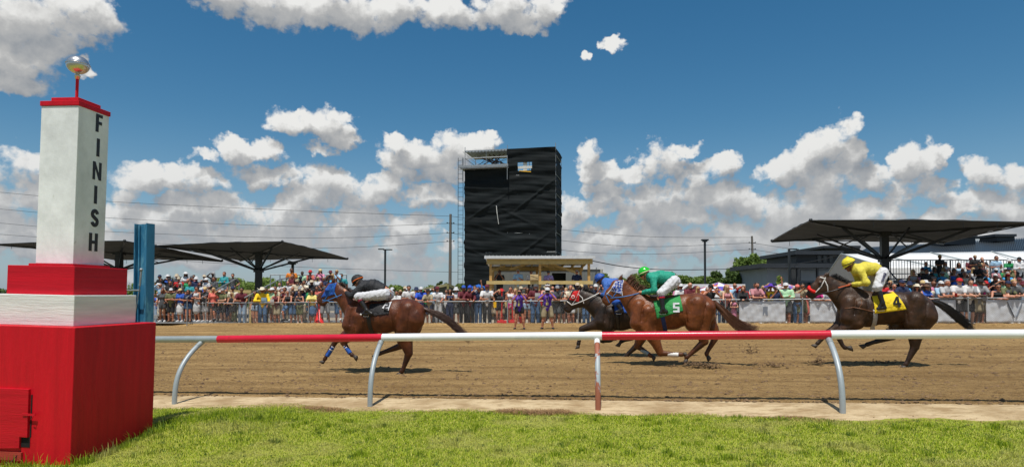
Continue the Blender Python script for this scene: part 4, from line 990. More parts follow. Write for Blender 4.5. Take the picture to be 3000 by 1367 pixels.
def lamp(px, ytop, D, label, kind):
    b = P3(px, 850, D); z1 = P3(px, ytop, D).z; e = tag(empty('light_pole', (b.x, D, gz(b.x, min(D, 60)) - .1)), label, 'light pole', 'dark light poles behind the crowd'); H = z1 - e.location.z
    mb = MB(); mb.box((0, 0, H / 2), (.17, .17, H)); mb.box((0, 0, .3), (.4, .4, .6)); mb.build('pole', DSTEEL, e); mb = MB()
    if kind == 'T': mb.box((0, 0, H), (.4, .12, .1)); mb.box((-.38, 0, H + .05), (.55, .34, .09)); mb.box((.38, 0, H + .0), (.55, .34, .09))
    elif kind == 'B': mb.box((0, 0, H + .05), (.62, .5, .12)); mb.box((0, 0, H - .07), (.4, .36, .12))
    else: mb.box((.35, 0, H), (.75, .14, .1)); mb.box((.65, 0, H - .03), (.4, .26, .07))
    mb.build('lamp_head', DSTEEL, e)
lamp(1128, 731, 62, 'black twin-headed light pole between the jockey and the utility pole', 'T'); lamp(2066, 704, 62, 'black light pole with flat square head, left of the big tree', 'B'); lamp(2313, 729, 60, 'black light pole with one arm in front of the clubhouse', 'L')
lamp(857, 770, 50, 'short grey pole above the man in the orange shirt', 'B')
# ---- trees
def leaf_mat(name, a, b2):
    m, g, b = new_mat(name); rnd = g.n('ShaderNodeAttribute', out=2, attribute_name='rnd'); c = g.ramp(rnd, [(0, a), (1, b2)])
    m.node_tree.links.new(c, b.inputs['Base Color']); b.inputs['Roughness'].default_value = .6; b.inputs['Specular IOR Level'].default_value = .25
    tr = g.n('ShaderNodeBsdfTranslucent', {'Color': c}); mx = g.n('ShaderNodeMixShader', {0: .3, 1: b.outputs[0], 2: tr}); m.node_tree.links.new(mx, m.node_tree.nodes['Material Output'].inputs[0]); return m
LEAVES = [leaf_mat('leaves_mid', (.05, .10, .02), (.24, .33, .07)), leaf_mat('leaves_dark', (.03, .06, .016), (.13, .20, .05)), leaf_mat('leaves_bright', (.09, .16, .03), (.34, .43, .11)), leaf_mat('leaves_silver', (.12, .16, .08), (.40, .46, .28))]
BARK = mat('bark', (.10, .075, .05), .9, .3, 4, .5, 15)
tnr = np.random.RandomState(5)
def tree(px, ytop, D, wpx, label, lm=0, n=2600, leaf=.22, low=.15, group='trees behind the crowd', name='tree', cat='tree', open_=0.0):
    b = P3(px, 850, D); g_ = gz(b.x, min(D, 60)); z1 = P3(px, ytop, D).z; H = z1 - g_; Rw = wpx * D / F / 2
    e = tag(empty(name, (b.x, D, g_ - .05)), label, cat, group)
    nb = 9 if Rw > 2 else 6; K = []
    for i in range(nb * 3):
        a = tnr.rand() * 6.28; zz = low + (1 - low) * tnr.rand() ** .8; prof = math.sin(math.pi * min(1, max(.12, (zz - low) / (1 - low) * .86 + .12))) ** .7
        r = Rw * prof * tnr.rand() ** .5 * .8; K.append((r * math.cos(a), r * math.sin(a), H * zz * .9, Rw * (.20 + .20 * tnr.rand())))
    K = np.array(K); k = tnr.randint(0, len(K), n); d = tnr.randn(n, 3); d /= np.linalg.norm(d, axis=1)[:, None]; rad = K[k, 3] * (.55 + .5 * tnr.rand(n) ** .5) * (1 + .25 * np.sin(d[:, 0] * 5 + k))
    P = K[k, :3] + d * rad[:, None] * np.array([1, 1, .8]); P[:, 2] = np.clip(P[:, 2], .1, H)
    t1 = tnr.randn(n, 3); t1 /= np.linalg.norm(t1, axis=1)[:, None]; t2 = np.cross(t1, d + .6 * tnr.randn(n, 3)); t2 /= np.linalg.norm(t2, axis=1)[:, None] + 1e-9
    s = leaf * (.5 + .8 * tnr.rand(n))[:, None]; V = np.stack([P - t1 * s, P - t2 * s * .5, P + t1 * s, P + t2 * s * .5], 1).reshape(-1, 3)
    me = bpy.data.meshes.new('crown'); me.vertices.add(n * 4); me.vertices.foreach_set('co', V.ravel()); me.loops.add(n * 4); me.loops.foreach_set('vertex_index', np.arange(n * 4, dtype=np.int32)); me.polygons.add(n)
    me.polygons.foreach_set('loop_start', np.arange(0, n * 4, 4, dtype=np.int32)); me.polygons.foreach_set('loop_total', np.full(n, 4, np.int32)); me.update(calc_edges=True)
    kr = tnr.rand(len(K)); r = np.clip(.55 * kr[k] + .45 * tnr.rand(n), 0, 1); at_ = me.attributes.new('rnd', 'FLOAT', 'POINT'); at_.data.foreach_set('value', np.repeat(r, 4).astype(np.float32))
    link_mesh('crown', me, LEAVES[lm], e)
    mb = MB(); tr_ = max(.06, H * .022); mb.tube([(0, 0, 0), (.05 * H * .2, 0, H * .3), (0, 0, H * .75)], [tr_ * 1.3, tr_, tr_ * .3], 8)
    for i in range(7): q = K[tnr.randint(len(K))]; mb.tube([(0, 0, max(.2, q[2] * .35)), (q[0] * .5, q[1] * .5, q[2] * .75), tuple(q[:3])], [tr_ * .5, tr_ * .35, tr_ * .12], 6)
    mb.build('trunk', BARK, e); return e
tree(518, 797, 46, 72, 'small pale-leaved tree rising behind the left bleacher', 3, 900, .12, .35, None)
tree(2203, 742, 84, 138, 'big round green tree behind the weathered utility pole', 0, 12000, .27, .1)
tree(2276, 744, 88, 105, 'bushy tree right of the big round tree', 2, 5000, .26, .55)
tree(2140, 790, 80, 75, 'dark green tree lower left of the big round tree', 1, 4200, .24)
tree(2178, 800, 74, 90, 'dark thicket in front of the big round tree', 1, 4200, .2)
tree(2100, 778, 78, 42, 'slim loose tree right of the square-headed light pole', 1, 1600, .2, .2)
tree(2285, 800, 62, 34, 'young green tree in front of the grey clubhouse wall', 2, 1200, .15, .2)
tree(1945, 788, 90, 42, 'small tree top beyond the green jockey', 1, 1600, .24)
tree(2040, 806, 110, 26, 'dark treetop left of the square-headed light pole', 1, 900, .3)
tree(1290, 818, 100, 28, 'dark round treetop just left of the utility pole base', 1, 1500, .22); tree(1306, 820, 104, 20, 'smaller dark treetop touching the utility pole', 1, 900, .22)
tree(1345, 828, 90, 40, 'bright bush behind the ladder of the black tower', 2, 1500, .2); tree(1185, 836, 92, 30, 'green bush above the white capped man left of the shed', 0, 1200, .2)
tree(1148, 833, 96, 50, 'green bush right of the twin-headed light pole', 2, 1500, .22)
tree(1870, 815, 85, 60, 'olive bush between the two middle jockeys', 2, 2000, .2)
tree(408, 825, 60, 50, 'green bush peeping out beside the blue beam', 0, 900, .18)
def hedge(px0, px1, ytop, D, label, lm, n, leaf=.25, amp=26):
    """a far wood seen edge-on"""
    a, b = P3(px0, 850, D), P3(px1, 850, D); P = []; t = tnr.rand(n); x = a.x + (b.x - a.x) * t
    lump = np.sin(t * (px1 - px0) / 17) * .4 + np.sin(t * (px1 - px0) / 7.3 + 1) * .3 + np.sin(t * (px1 - px0) / 41 + 2) * .3
    lump = lump + .35 * np.sin(t * (px1 - px0) / 11 + 4) * np.sin(t * (px1 - px0) / 29)
    Ht = (P3(px0, ytop, D).z - gz(a.x, 60)) + lump * amp * D / F / 2; z = Ht * (1 - tnr.rand(n) ** 1.7 * .95); P = np.stack([x, D + tnr.randn(n) * 1.5, z + gz(a.x, 60)], 1)
    d = tnr.randn(n, 3); t1 = tnr.randn(n, 3); t1 /= np.linalg.norm(t1, axis=1)[:, None]; t2 = np.cross(t1, d); t2 /= np.linalg.norm(t2, axis=1)[:, None]
    s = leaf * (.6 + .8 * tnr.rand(n))[:, None]; V = np.stack([P - t1 * s, P - t2 * s * .5, P + t1 * s, P + t2 * s * .5], 1).reshape(-1, 3)
    me = bpy.data.meshes.new('woods'); me.vertices.add(n * 4); me.vertices.foreach_set('co', V.ravel()); me.loops.add(n * 4); me.loops.foreach_set('vertex_index', np.arange(n * 4, dtype=np.int32)); me.polygons.add(n)
    me.polygons.foreach_set('loop_start', np.arange(0, n * 4, 4, dtype=np.int32)); me.polygons.foreach_set('loop_total', np.full(n, 4, np.int32)); me.update(calc_edges=True)
    at_ = me.attributes.new('rnd', 'FLOAT', 'POINT'); at_.data.foreach_set('value', np.repeat(np.clip(.5 + .3 * lump + .3 * (tnr.rand(n) - .5), 0, 1), 4).astype(np.float32)); tag(link_mesh('woods', me, LEAVES[lm]), label, 'woods', kind='stuff')
hedge(640, 1000, 824, 100, 'line of green woods behind the left canopy', 2, 12000)
hedge(400, 700, 838, 104, 'distant woods behind the left bleacher', 0, 7000)
hedge(1120, 1420, 846, 120, 'distant woods behind the shed', 0, 6000)
hedge(1720, 2350, 812, 105, 'line of green woods behind the right crowd', 0, 22000)
hedge(-600, 400, 850, 170, 'distant woods on the far left', 1, 9000, .5); hedge(2300, 3700, 800, 160, 'distant woods on the far right', 1, 16000, .5)
# ---- little tents and umbrellas among the crowd
def popup(px, ytop, D, wpx, m1, m2, label, name='pop_up_tent', n=4):
    c = P3(px, ytop, D); w = wpx * D / F / 2; g_ = gz(c.x, D); e = tag(empty(name, (c.x, D, g_)), label, 'tent'); H = c.z - g_; he = H - w * .38
    seg = 8; mb = MB(); mb2 = MB()
    for k in range(seg):
        a0, a1 = 2 * math.pi * k / seg + .39, 2 * math.pi * (k + 1) / seg + .39; rw = w * 1.15
        tri = [(0, 0, H), (rw * .55 * math.cos(a0), rw * .55 * math.sin(a0), H - w * .2), (rw * .55 * math.cos(a1), rw * .55 * math.sin(a1), H - w * .2)]
        (mb if k % 2 else mb2).add(tri, [(0, 1, 2)]); q = [tri[1], (rw * math.cos(a0), rw * math.sin(a0), he), (rw * math.cos(a1), rw * math.sin(a1), he), tri[2]]; (mb2 if k % 2 else mb).add(q, [(0, 1, 2, 3)])
        mb2.add([q[1], (q[1][0], q[1][1], he - .22), (q[2][0], q[2][1], he - .22), q[2]], [(0, 1, 2, 3)])
    mb.build('canopy_top', m1, e, fix=False); mb2.build('canopy_panel', m2, e, fix=False)
    for sx_, sy_ in ((-1, -1), (1, -1), (1, 1), (-1, 1)): m_ = MB(); m_.tube([(sx_ * w * .8, sy_ * w * .8, 0), (sx_ * w * .8, sy_ * w * .8, he)], .025, 6); m_.build('leg', PALEM, e)
WV = mat('white_tent_cloth', (.66, .66, .70), .6, .05); BV2 = mat('blue_tent_cloth', (.012, .10, .42), .6, .15); OV = mat('orange_blue_print', (.62, .16, .04), .6, .1, 3, c2=(.10, .08, .42), c2s=2.5, c2lo=.45, c2hi=.55)
popup(1402, 832, 38, 60, BV2, BV2, 'bright blue pop-up tent in front of the black tower'); popup(2105, 826, 42, 130, WV, OV, 'white, orange and blue tent roof behind the crowd, left of the wide purple hat'); popup(2298, 828, 40, 90, WV, OV, 'white and orange tent roof behind the crowd, right of the wide purple hat')
c = P3(2075, 832, 55); mb = MB(); mb.box((0, 0, (c.z - gz(c.x, 55)) - .15), (5.2, 3, .28)); 
te2 = tag(empty('flat_tent', (c.x, 55, gz(c.x, 55))), 'long flat white tent roof in front of the woods', 'tent'); mb.build('roof', WV, te2)
for x in (-2.4, 0, 2.4): mb = MB(); mb.tube([(x, -1.3, 0), (x, -1.3, c.z - gz(c.x, 55) - .2)], .03, 6); mb.build('leg', PALEM, te2)
# ---- bleachers
ALU = mat('aluminium_plank', (.42, .44, .45), .4, .1, 3, metal=.5)
ROWS = {'L': [(32.6, .18), (33.9, .50), (35.2, .78), (36.5, 1.02)], 'M': [(32.6, .20), (33.7, .52), (34.8, .84), (35.9, 1.12)], 'R': [(29.4, .42), (30.7, .74), (32.0, 1.08), (33.3, 1.40), (34.6, 1.72), (35.9, 2.04)]}
SPAN = {'L': (452, 700), 'M': (792, 1015), 'R': (2610, 3080)}
BL = {'L': 'low aluminium bleacher crowded with people, left of the canopy column', 'M': 'aluminium bleacher crowded with people, right of the canopy column', 'R': 'tall aluminium bleacher crowded with people at the right'}
for key in 'LMR':
    p0, p1 = SPAN[key]; rws = ROWS[key]; mid = P3((p0 + p1) / 2, 850, rws[0][0]); e = tag(empty('bleacher', (mid.x, rws[0][0], gz(mid.x, rws[0][0]))), BL[key], 'bleacher', 'bleachers behind the fence'); o = e.location
    g0 = .0
    for (D, z) in rws:
        xa, xb = P3(p0, 850, D).x - o.x, P3(p1, 850, D).x - o.x; zz = z + gz(mid.x, D) - o.z
        mb = MB(); mb.box(((xa + xb) / 2, D - o.y + .05, zz - .03), (xb - xa, .62, .05)); mb.build('foot_board', ALU, e)
        mb = MB(); mb.box(((xa + xb) / 2, D - o.y + .34, zz + .36), (xb - xa, .26, .05)); mb.build('seat', ALU, e)
        if z > .3:
            mb = MB(); mb.box(((xa + xb) / 2, D - o.y - .26, zz - .12), (xb - xa, .03, .16)); mb.build('riser', ALU, e)
    D, z = rws[-1]; D += .75; xa, xb = P3(p0, 850, D).x - o.x, P3(p1, 850, D).x - o.x; zz = z + gz(mid.x, D) - o.z; y = D - o.y
    hr_ = {'L': 1.25, 'M': 1.5, 'R': 1.15}[key]
    mb = MB(); mb.tube([(xa, y, zz + hr_), (xb, y, zz + hr_)], .03, 6); mb.tube([(xa, y, zz + .1), (xb, y, zz + .1)], .025, 6); n = 8
    for i in range(n + 1): mb.tube([(xa + (xb - xa) * i / n, y, -.1), (xa + (xb - xa) * i / n, y, zz + hr_)], .03, 6)
    mb.build('guard_rail', DSTEEL if key == 'R' else GALV, e)
    if key == 'R':
        mb = MB(); n = int((xb - xa) / .16)
        for i in range(n): mb.box((xa + i * .16, y, zz + .6), (.022, .022, 1.05))
        mb.build('pickets', DSTEEL, e)
        mb = MB(); a = P3(2597, 784, 33) - o; b = P3(2662, 858, 29.5) - o; mb.tube([a, b], .035, 6); mb.tube([a + Vector((0, 0, -.9)), b + Vector((0, 0, -.6))], .03, 6)
        for i in range(16): q = a.lerp(b, i / 15); mb.tube([q, q + Vector((0, 0, -.85))], .012, 5)
        mb.build('stair_rail', mat('blue_grey_rail', (.05, .075, .10), .5), e)
    else:
        mb = MB(); L_ = {'L': [((545, 873, 31.8), (572, 851, 34)), ((590, 872, 31.8), (690, 817, 36.5))], 'M': [((716, 872, 31.8), (818, 818, 34.5)), ((818, 818, 34.5), (872, 809, 36.6))]}[key]
        for a, b in L_:
            a, b = P3(*a) - o, P3(*b) - o; mb.tube([a, b], .03, 6)
            for i in range(4): q = a.lerp(b, (i + .5) / 4); mb.tube([q, (q.x, q.y, 0)], .025, 6)
        mb.build('stair_rail', GALV, e)
# timber landing beside the left bleacher
q = P3(689, 849, 34.5); ln = tag(empty('timber_landing', (q.x, 34.5, gz(q.x, 34.5))), 'bare timber landing beside the left canopy column', 'platform'); hz_ = q.z - ln.location.z; mb = MB(); mb.box((0.1, .8, hz_ - .08), (1.5, 1.7, .16)); mb.build('deck', WOOD, ln)
for x in (-.6, .8): mb = MB(); mb.box((x, .02, (hz_ - .16) / 2), (.12, .12, hz_ - .16)); mb.build('post', WOOD, ln)
mb = MB(); mb.bar((-.55, .0, .1), (.7, .0, hz_ - .2), .05, .12); mb.build('brace', WOOD, ln)
# two speakers/bins on the blue beam side etc. are left to the crowd
# ================================================================== HORSES AND JOCKEYS
def ground_hit(px, py):
    lo, hi = 6.0, 28.0
    for _ in range(40):
        m = (lo + hi) / 2; p = at(px, py, m)
        if p.z > gz(p.x, p.y): lo = m
        else: hi = m
    return at(px, py, lo)
class Frame:
    """side-on working plane through a galloping horse: photo pixel -> local x (towards the tail) and z"""
    def __init__(s, px, py, yaw=TRACK_YAW, D=None):
        s.o = ground_hit(px, py) if D is None else at(px, py, D); s.yaw = yaw; s.c, s.s_ = math.cos(yaw), math.sin(yaw); s.k = F / s.o.y
    def __call__(s, px, py, y=0.0):
        d = ray(px, py); a = d.x / d.y
        t = (a * s.o.y - s.o.x) / (s.c - a * s.s_); Y = s.o.y + t * s.s_
        return (t, y, EYE + d.z / d.y * Y - s.o.z)
def coat_mat(name, tint=(1, 1, 1), rough=.34):
    m, g, b = new_mat(name)
    at_ = g.n('ShaderNodeAttribute', out=0, attribute_name='coat'); co = g.n('ShaderNodeTexCoord', out=3)
    n = g.noise(co, 5, 5, .6); n2 = g.noise(g.v('MULTIPLY', co, (6, 6, 1.4)), 9, 5, .65)
    c = g.mix(g.sstep(n, .3, .7), g.mix(.50, at_, (0, 0, 0)), g.mix(.07, at_, (.40, .16, .05)))
    c = g.mix(1.0, c, tint, 'MULTIPLY')
    m.node_tree.links.new(c, b.inputs['Base Color']); b.inputs['Roughness'].default_value = rough; b.inputs['Specular IOR Level'].default_value = .4
    rr = g.ramp(n2, [(.35, (rough + .0,) * 3), (.7, (rough + .26,) * 3)]); m.node_tree.links.new(rr, b.inputs['Roughness'])
    bn = g.n('ShaderNodeBump', {'Strength': .38, 'Distance': .018, 'Height': g.m('ADD', n2, g.noise(co, 16, 3, .5))}); m.node_tree.links.new(bn, b.inputs['Normal']); return m
def skin_mat(name, c):
    m, g, b = new_mat(name)
    at_ = g.n('ShaderNodeAttribute', out=0, attribute_name='coat')
    cc = g.mix(1.0, at_, c, 'MULTIPLY'); m.node_tree.links.new(cc, b.inputs['Base Color'])
    b.inputs['Roughness'].default_value = .5; b.inputs['Subsurface Weight'].default_value = 0; return m
def cloth(name, c, rough=.75, bump=.9, var=.12, bs=13):
    return mat(name, c, rough, var, 7, bump, bs, sheen=.0, bdist=.03)
def surf_y(prims, x, z, side=-1, off=.012, ymax=.5):
    """where the body surface lies at (x, z), coming from one side"""
    ys = np.linspace(ymax, 0.0, 90) * side
    P = np.stack([np.full(90, x), ys, np.full(90, z)], 1); d = np.full(90, 9.0)
    for p in prims:
        if isinstance(p[-1], dict):
            if p[-1].get('sub'): continue
            p = p[:-1]
        e = pd(P, p); h = np.maximum(.04 - np.abs(e - d), 0) / .04; d = np.minimum(e, d) - h * h * .04 / 4
    k = np.nonzero(d < 0)[0]
    return (ys[k[0]] + side * off) if len(k) else None
def drape(prims, quad, nu=18, nv=14, off=.014, side=-1, wave=.004, over=None):
    """cloth lying on the body: quad = 4 local (x,z) corners tl, tr, br, bl"""
    rows = []
    for j in range(nv):
        b = j / (nv - 1); row = []; last = None
        for i in range(nu):
            a = i / (nu - 1)
            x = (quad[0][0] * (1 - a) + quad[1][0] * a) * (1 - b) + (quad[3][0] * (1 - a) + quad[2][0] * a) * b
            z = (quad[0][1] * (1 - a) + quad[1][1] * a) * (1 - b) + (quad[3][1] * (1 - a) + quad[2][1] * a) * b
            y = surf_y(prims, x, z, side, off)
            if y is None: y = last if last is not None else side * .05
            last = y; row.append([x, y + wave * math.sin(x * 37 + z * 19) + wave * .6 * math.sin(x * 83 - z * 41), z])
        rows.append(row)
    for j in range(1, nv):                                   # cloth hangs: never pulls back in sharply below a bulge
        for i in range(nu):
            y0, y1 = rows[j - 1][i][1], rows[j][i][1]
            if side < 0: rows[j][i][1] = min(y1, y0 + .02)
            else: rows[j][i][1] = max(y1, y0 - .02)
    return rows
def strap(mb, prims, pts, r=.010, side=-1, seg=6, n=5, flat=.5, off=.004):
    """strap following the body surface through local (x,z) points"""
    P = []
    for a, b in zip(pts, pts[1:]):
        for i in range(n):
            t = i / n; P.append((a[0] + (b[0] - a[0]) * t, a[1] + (b[1] - a[1]) * t))
    P.append(pts[-1]); out = []; last = 0
    for (x, z) in P:
        y = surf_y(prims, x, z, side, off); y = last if y is None else y; last = y; out.append((x, y, z))
    mb.tube(out, r, seg, flat=1.0); return mb
def strands(mb, path, n, spread, r0, r1, rnd, seg=4, curl=.02, droop=0.0, ysp=.05):
    """loose hair along a path"""
    for k in range(n):
        a = [rnd.uniform(-1, 1) for _ in range(3)]; L = rnd.uniform(.72, 1.0); out = []; m = len(path); ph = rnd.uniform(0, 6)
        for i, p in enumerate(path):
            t = i / (m - 1)
            if t > L: break
            sp = spread * (.25 + 1.1 * t * (1.4 - t))
            out.append((p[0] + a[0] * sp * .4, p[1] + a[1] * ysp * (.3 + t), p[2] + a[2] * sp + curl * t * math.sin(ph + t * 6) - droop * t * t * rnd.random()))
        if len(out) < 3: continue
        rr = [r0 * (1 - .8 * i / (len(out) - 1)) + r1 for i in range(len(out))]
        mb.tube(out, rr, seg, caps=False)
def smooth_path(pts, n=4):
    out = []
    P = [pts[0]] + list(pts) + [pts[-1]]
    for i in range(1, len(P) - 2):
        for j in range(n):
            t = j / n; p0, p1, p2, p3 = [np.array(P[i + q], float) for q in (-1, 0, 1, 2)]
            out.append(tuple(.5 * ((2 * p1) + (-p0 + p2) * t + (2 * p0 - 5 * p1 + 4 * p2 - p3) * t * t + (-p0 + 3 * p1 - 3 * p2 + p3) * t ** 3)))
    out.append(tuple(pts[-1])); return out
LEATH = mat('black_leather', (.014, .012, .012), .38, .2, 12, .2, 40)
LEATB = mat('brown_leather', (.15, .055, .02), .45, .2, 12, .2, 40)
STEEL = mat('bright_steel', (.7, .7, .7), .25, .05, 10, metal=.9)
HOOF = mat('hoof_horn', (.055, .042, .032), .6, .3, 14, .3, 50)
EYEM = mat('dark_eye', (.008, .006, .005), .08, .1, 5)
def build_horse(spec):
    f = Frame(*spec['foot']); k = 1 / f.k
    root = tag(empty('racehorse', f.o, f.yaw), spec['label'], 'horse', 'racehorses galloping past the finish')
    pr = []
    def E(cx, cy, rx, rz, ry, ang=0, y=0, t=0, kk=None):
        o = {'t': t};
        if kk: o['k'] = kk
        pr.append(('e', f(cx, cy, y), (rx * k, ry, rz * k), R(ang), o))
    def C(a, b, ra, rb, ya=0, yb=0, sy=1.0, t=0, kk=None, sub=False):
        o = {'t': t}
        if kk: o['k'] = kk
        if sub: o['sub'] = True
        pr.append(('c', f(a[0], a[1], ya), f(b[0], b[1], yb), ra * k, rb * k, sy, o))
    for b in spec['body']: E(*b)
    nk = spec['neck']
    for (a, b) in zip(nk, nk[1:]): C(a, b, a[2], b[2], sy=.56, kk=.05)
    # head: skull, cheek, muzzle, lips, nostril, eye ridge, ears
    h = spec['head']; poll, fore, mid, nose, chin, jaw = [h[q] for q in ('poll', 'fore', 'mid', 'nose', 'chin', 'jaw')]
    C(poll, fore, 13, 14, sy=.62); C(fore, mid, 14, 11, sy=.58); C(mid, nose, 10.5, 8.5, sy=.62); C(jaw, mid, 15, 9, sy=.45)
    C(jaw, chin, 10, 5.0, sy=.6); C(nose, chin, 7.5, 6.5, sy=.75, t=1)
    for s in (-1, 1):
        e = h['ear']; C((e[0], e[1]), ((e[0] + e[2]) / 2, (e[1] + e[3]) / 2), 4.6, 5.0, s * .045, s * .055, sy=.6, kk=.012)
        C(((e[0] + e[2]) / 2, (e[1] + e[3]) / 2), (e[2], e[3]), 5.0, 1.3, s * .055, s * .06, sy=.6, kk=.012, t=1)
        ey = h['eye']; E(ey[0], ey[1] - 1, 5, 4, .03, 0, s * .068, 0, .015)
        C(nose, (nose[0] - 1, nose[1] + 2), 2.6, 2.2, s * .055, s * .06, t=1, kk=.01, sub=True)
    # legs
    hoofs = []
    for leg in spec['legs']:
        ys, ye = leg['y']; P = leg['p']; n = len(P)
        for i, (a, b) in enumerate(zip(P, P[1:])):
            ya = ys + (ye - ys) * min(1, i / 2.0); yb = ys + (ye - ys) * min(1, (i + 1) / 2.0)
            lower = i >= leg.get('low', 2)
            q_ = .84 if lower else (.97 if i == 0 else .9)
            C(a, b, a[2] * (q_ if i else 1), b[2] * q_, ya, yb, sy=.72 if i == 0 else .9, t=leg.get('t', 1) if lower else 0, kk=.05 if i == 0 else (.02 if not lower else .009))
            if lower and i == leg.get('low', 2):                 # back tendon behind the cannon
                dx, dy = b[0] - a[0], b[1] - a[1]; L = math.hypot(dx, dy) or 1; nx, ny = dy / L * -1, dx / L
                s = leg.get('tend', 1); C((a[0] - nx * 3.4 * s, a[1] - ny * 3.4 * s), (b[0] - nx * 3.2 * s, b[1] - ny * 3.2 * s), 2.5, 2.9, ye, ye, t=leg.get('t', 1), kk=.012)
        hoofs.append((P[-1], leg['hoof'], ye, leg))
    for c in spec.get('muscle', []):
        C(*c); c2 = list(c); c2[4] = -c[4]; c2[5] = -c[5]; C(*c2)
    B0, B4 = spec['body'][0], spec['body'][4]; dk = spec.get('dk', (0, 0))
    C((B0[0] + 22, B0[1] - 32), (B4[0] - 18, B4[1] - 23), 19, 24, sy=1.0, kk=.05)
    C((B4[0] - 8, B4[1] - 22), (B4[0] + 34, B4[1] - 12), 23, 14, sy=.95, kk=.05)
    for (x0, y0, x1, y1) in ((B0[0] + 26, B0[1] - 26, B0[0] + 30, B0[1] + 26), (B0[0] - 6, B0[1] - 30, B0[0] - 12, B0[1] + 14), (B4[0] - 42, B4[1] - 12, B4[0] - 34, B4[1] + 36),
                             (B4[0] + 20, B4[1] - 22, B4[0] + 10, B4[1] + 44), (B4[0] - 14, B4[1] - 30, B4[0] - 26, B4[1] + 6), (B0[0] + 8, B0[1] - 6, B0[0] + 2, B0[1] + 36)):
        for sd in (-1, 1):
            pts_ = []
            for t in (0, .5, 1):
                X_, _, Z_ = f(x0 + (x1 - x0) * t, y0 + (y1 - y0) * t); yy = surf_y(pr, X_, Z_, sd, 0.0)
                if yy is not None: pts_.append((X_, yy, Z_))
            for a_, b_ in zip(pts_, pts_[1:]): pr.append(('c', a_, b_, .007, .009, {'sub': True, 'k': .030}))
    TT = spec['tints']
    me = sdf_mesh('horse_body', pr, h=.0145, k=.045, colors=TT, smooth_it=2)
    body = link_mesh('body', me, coat_mat('coat_' + spec['key'], rough=spec.get('rough', .34)), root)
    for (a, b, y, leg) in hoofs:
        a3, b3 = Vector(f(a[0], a[1], y)), Vector(f(b[0], b[1], y)); d = (b3 - a3).normalized(); sole = Vector((d.z, 0, -d.x)) * leg.get('flip', 1)
        mb = MB(); vs = []
        top, bot = a3 + d * .005, b3
        for (c, rx, rz) in ((top, .034, .034), (top.lerp(bot, .5), .043, .046), (bot, .050, .056)):
            for q in range(12):
                t = 2 * math.pi * q / 12; vs.append(c + Vector((0, 1, 0)) * rx * math.cos(t) + sole * rz * math.sin(t) + d * .022 * math.sin(t) * leg.get('flip', 1))
        fs = [(i * 12 + q, i * 12 + (q + 1) % 12, (i + 1) * 12 + (q + 1) % 12, (i + 1) * 12 + q) for i in range(2) for q in range(12)]
        fs += [tuple(range(11, -1, -1)), tuple(range(24, 36))]
        mb.add([tuple(v) for v in vs], fs, True); mb.build('hoof', HOOF, root)
    for s in (-1, 1):
        ey = h['eye']; p = f(ey[0], ey[1], s * .083); mb = MB(); mb.ball(p, .019, 10, 8); mb.build('eye', EYEM, root)
    rnd = random.Random(hash(spec['key']) % 1000 if False else len(spec['label']))
    # tail and mane
    tm = spec['tailm']
    tp = smooth_path([f(*q) for q in spec['tail']], 4)
    mb = MB(); w = spec.get('tailw', 8)
    mb.tube(tp[:len(tp) // 2], [w * k * .6 * (1 - .5 * i / (len(tp) // 2)) for i in range(len(tp) // 2)], 8)
    strands(mb, tp, 330, w * k * 1.5, .0040, .0009, rnd, droop=.10, ysp=.05); mb.build('tail', tm, root)
    mb = MB()
    for i in range(230):
        t = rnd.random(); P = spec['mane']; j = min(int(t * (len(P) - 1)), len(P) - 2); u = t * (len(P) - 1) - j
        a = np.array(f(P[j][0] + (P[j + 1][0] - P[j][0]) * u, P[j][1] + (P[j + 1][1] - P[j][1]) * u)); fx, fz = spec['manedir']; L = spec['manel'] * rnd.uniform(.6, 1.15)
        y = rnd.uniform(-.03, .03)
        b_ = [(a[0], y, a[2] - .03), (a[0] + fx * L * .4, y - .01, a[2] + fz * L * .5), (a[0] + fx * L * .75 + rnd.uniform(-.03, .03), y + rnd.uniform(-.05, .05), a[2] + fz * L * .75 + rnd.uniform(-.03, .03)), (a[0] + fx * L, y + rnd.uniform(-.07, .07), a[2] + fz * L * rnd.uniform(.4, 1.0))]
        mb.tube(b_, [.007, .0055, .0035, .001], 4, caps=False)
    mb.build('mane', tm, root)
    return root, f, pr, body
def cloth_sheet(name, rows, m, parent, thick=.006):
    mb = MB(); mb.sheet([[tuple(p) for p in r] for r in rows]); o = mb.build(name, m, parent); solidify(o, thick); return o
def digit_mesh(ch, h):
    w = h * .66; a, b, t = w / 2, h / 2, h * .19; R4 = lambda x0, x1, y0, y1: [(x0, y0), (x1, y0), (x1, y1), (x0, y1)]
    P = {'5': [R4(-a, a, b - t, b), R4(-a, -a + t * 1.1, t * .45, b - t), R4(-a, a, -t * .55, t * .45), R4(a - t * 1.1, a, -b + t, -t * .55), R4(-a, a, -b, -b + t)],
         '2': [R4(-a, a, b - t, b), R4(a - t * 1.1, a, t * .45, b - t), R4(-a, a, -t * .55, t * .45), R4(-a, -a + t * 1.1, -b + t, -t * .55), R4(-a, a, -b, -b + t)],
         '4': [R4(a * .12, a * .12 + t * 1.05, -b, b), R4(-a, a * 1.1, -b * .52, -b * .52 + t * .85), [(-a, -b * .52 + t * .85), (-a + t * 1.0, -b * .52 + t * .85), (a * .12, b * .48), (a * .12, b)]]}[ch]
    mb = MB()
    for p in P: mb.prism(p, 0, .003, axis='z')
    return mb.mesh('number')
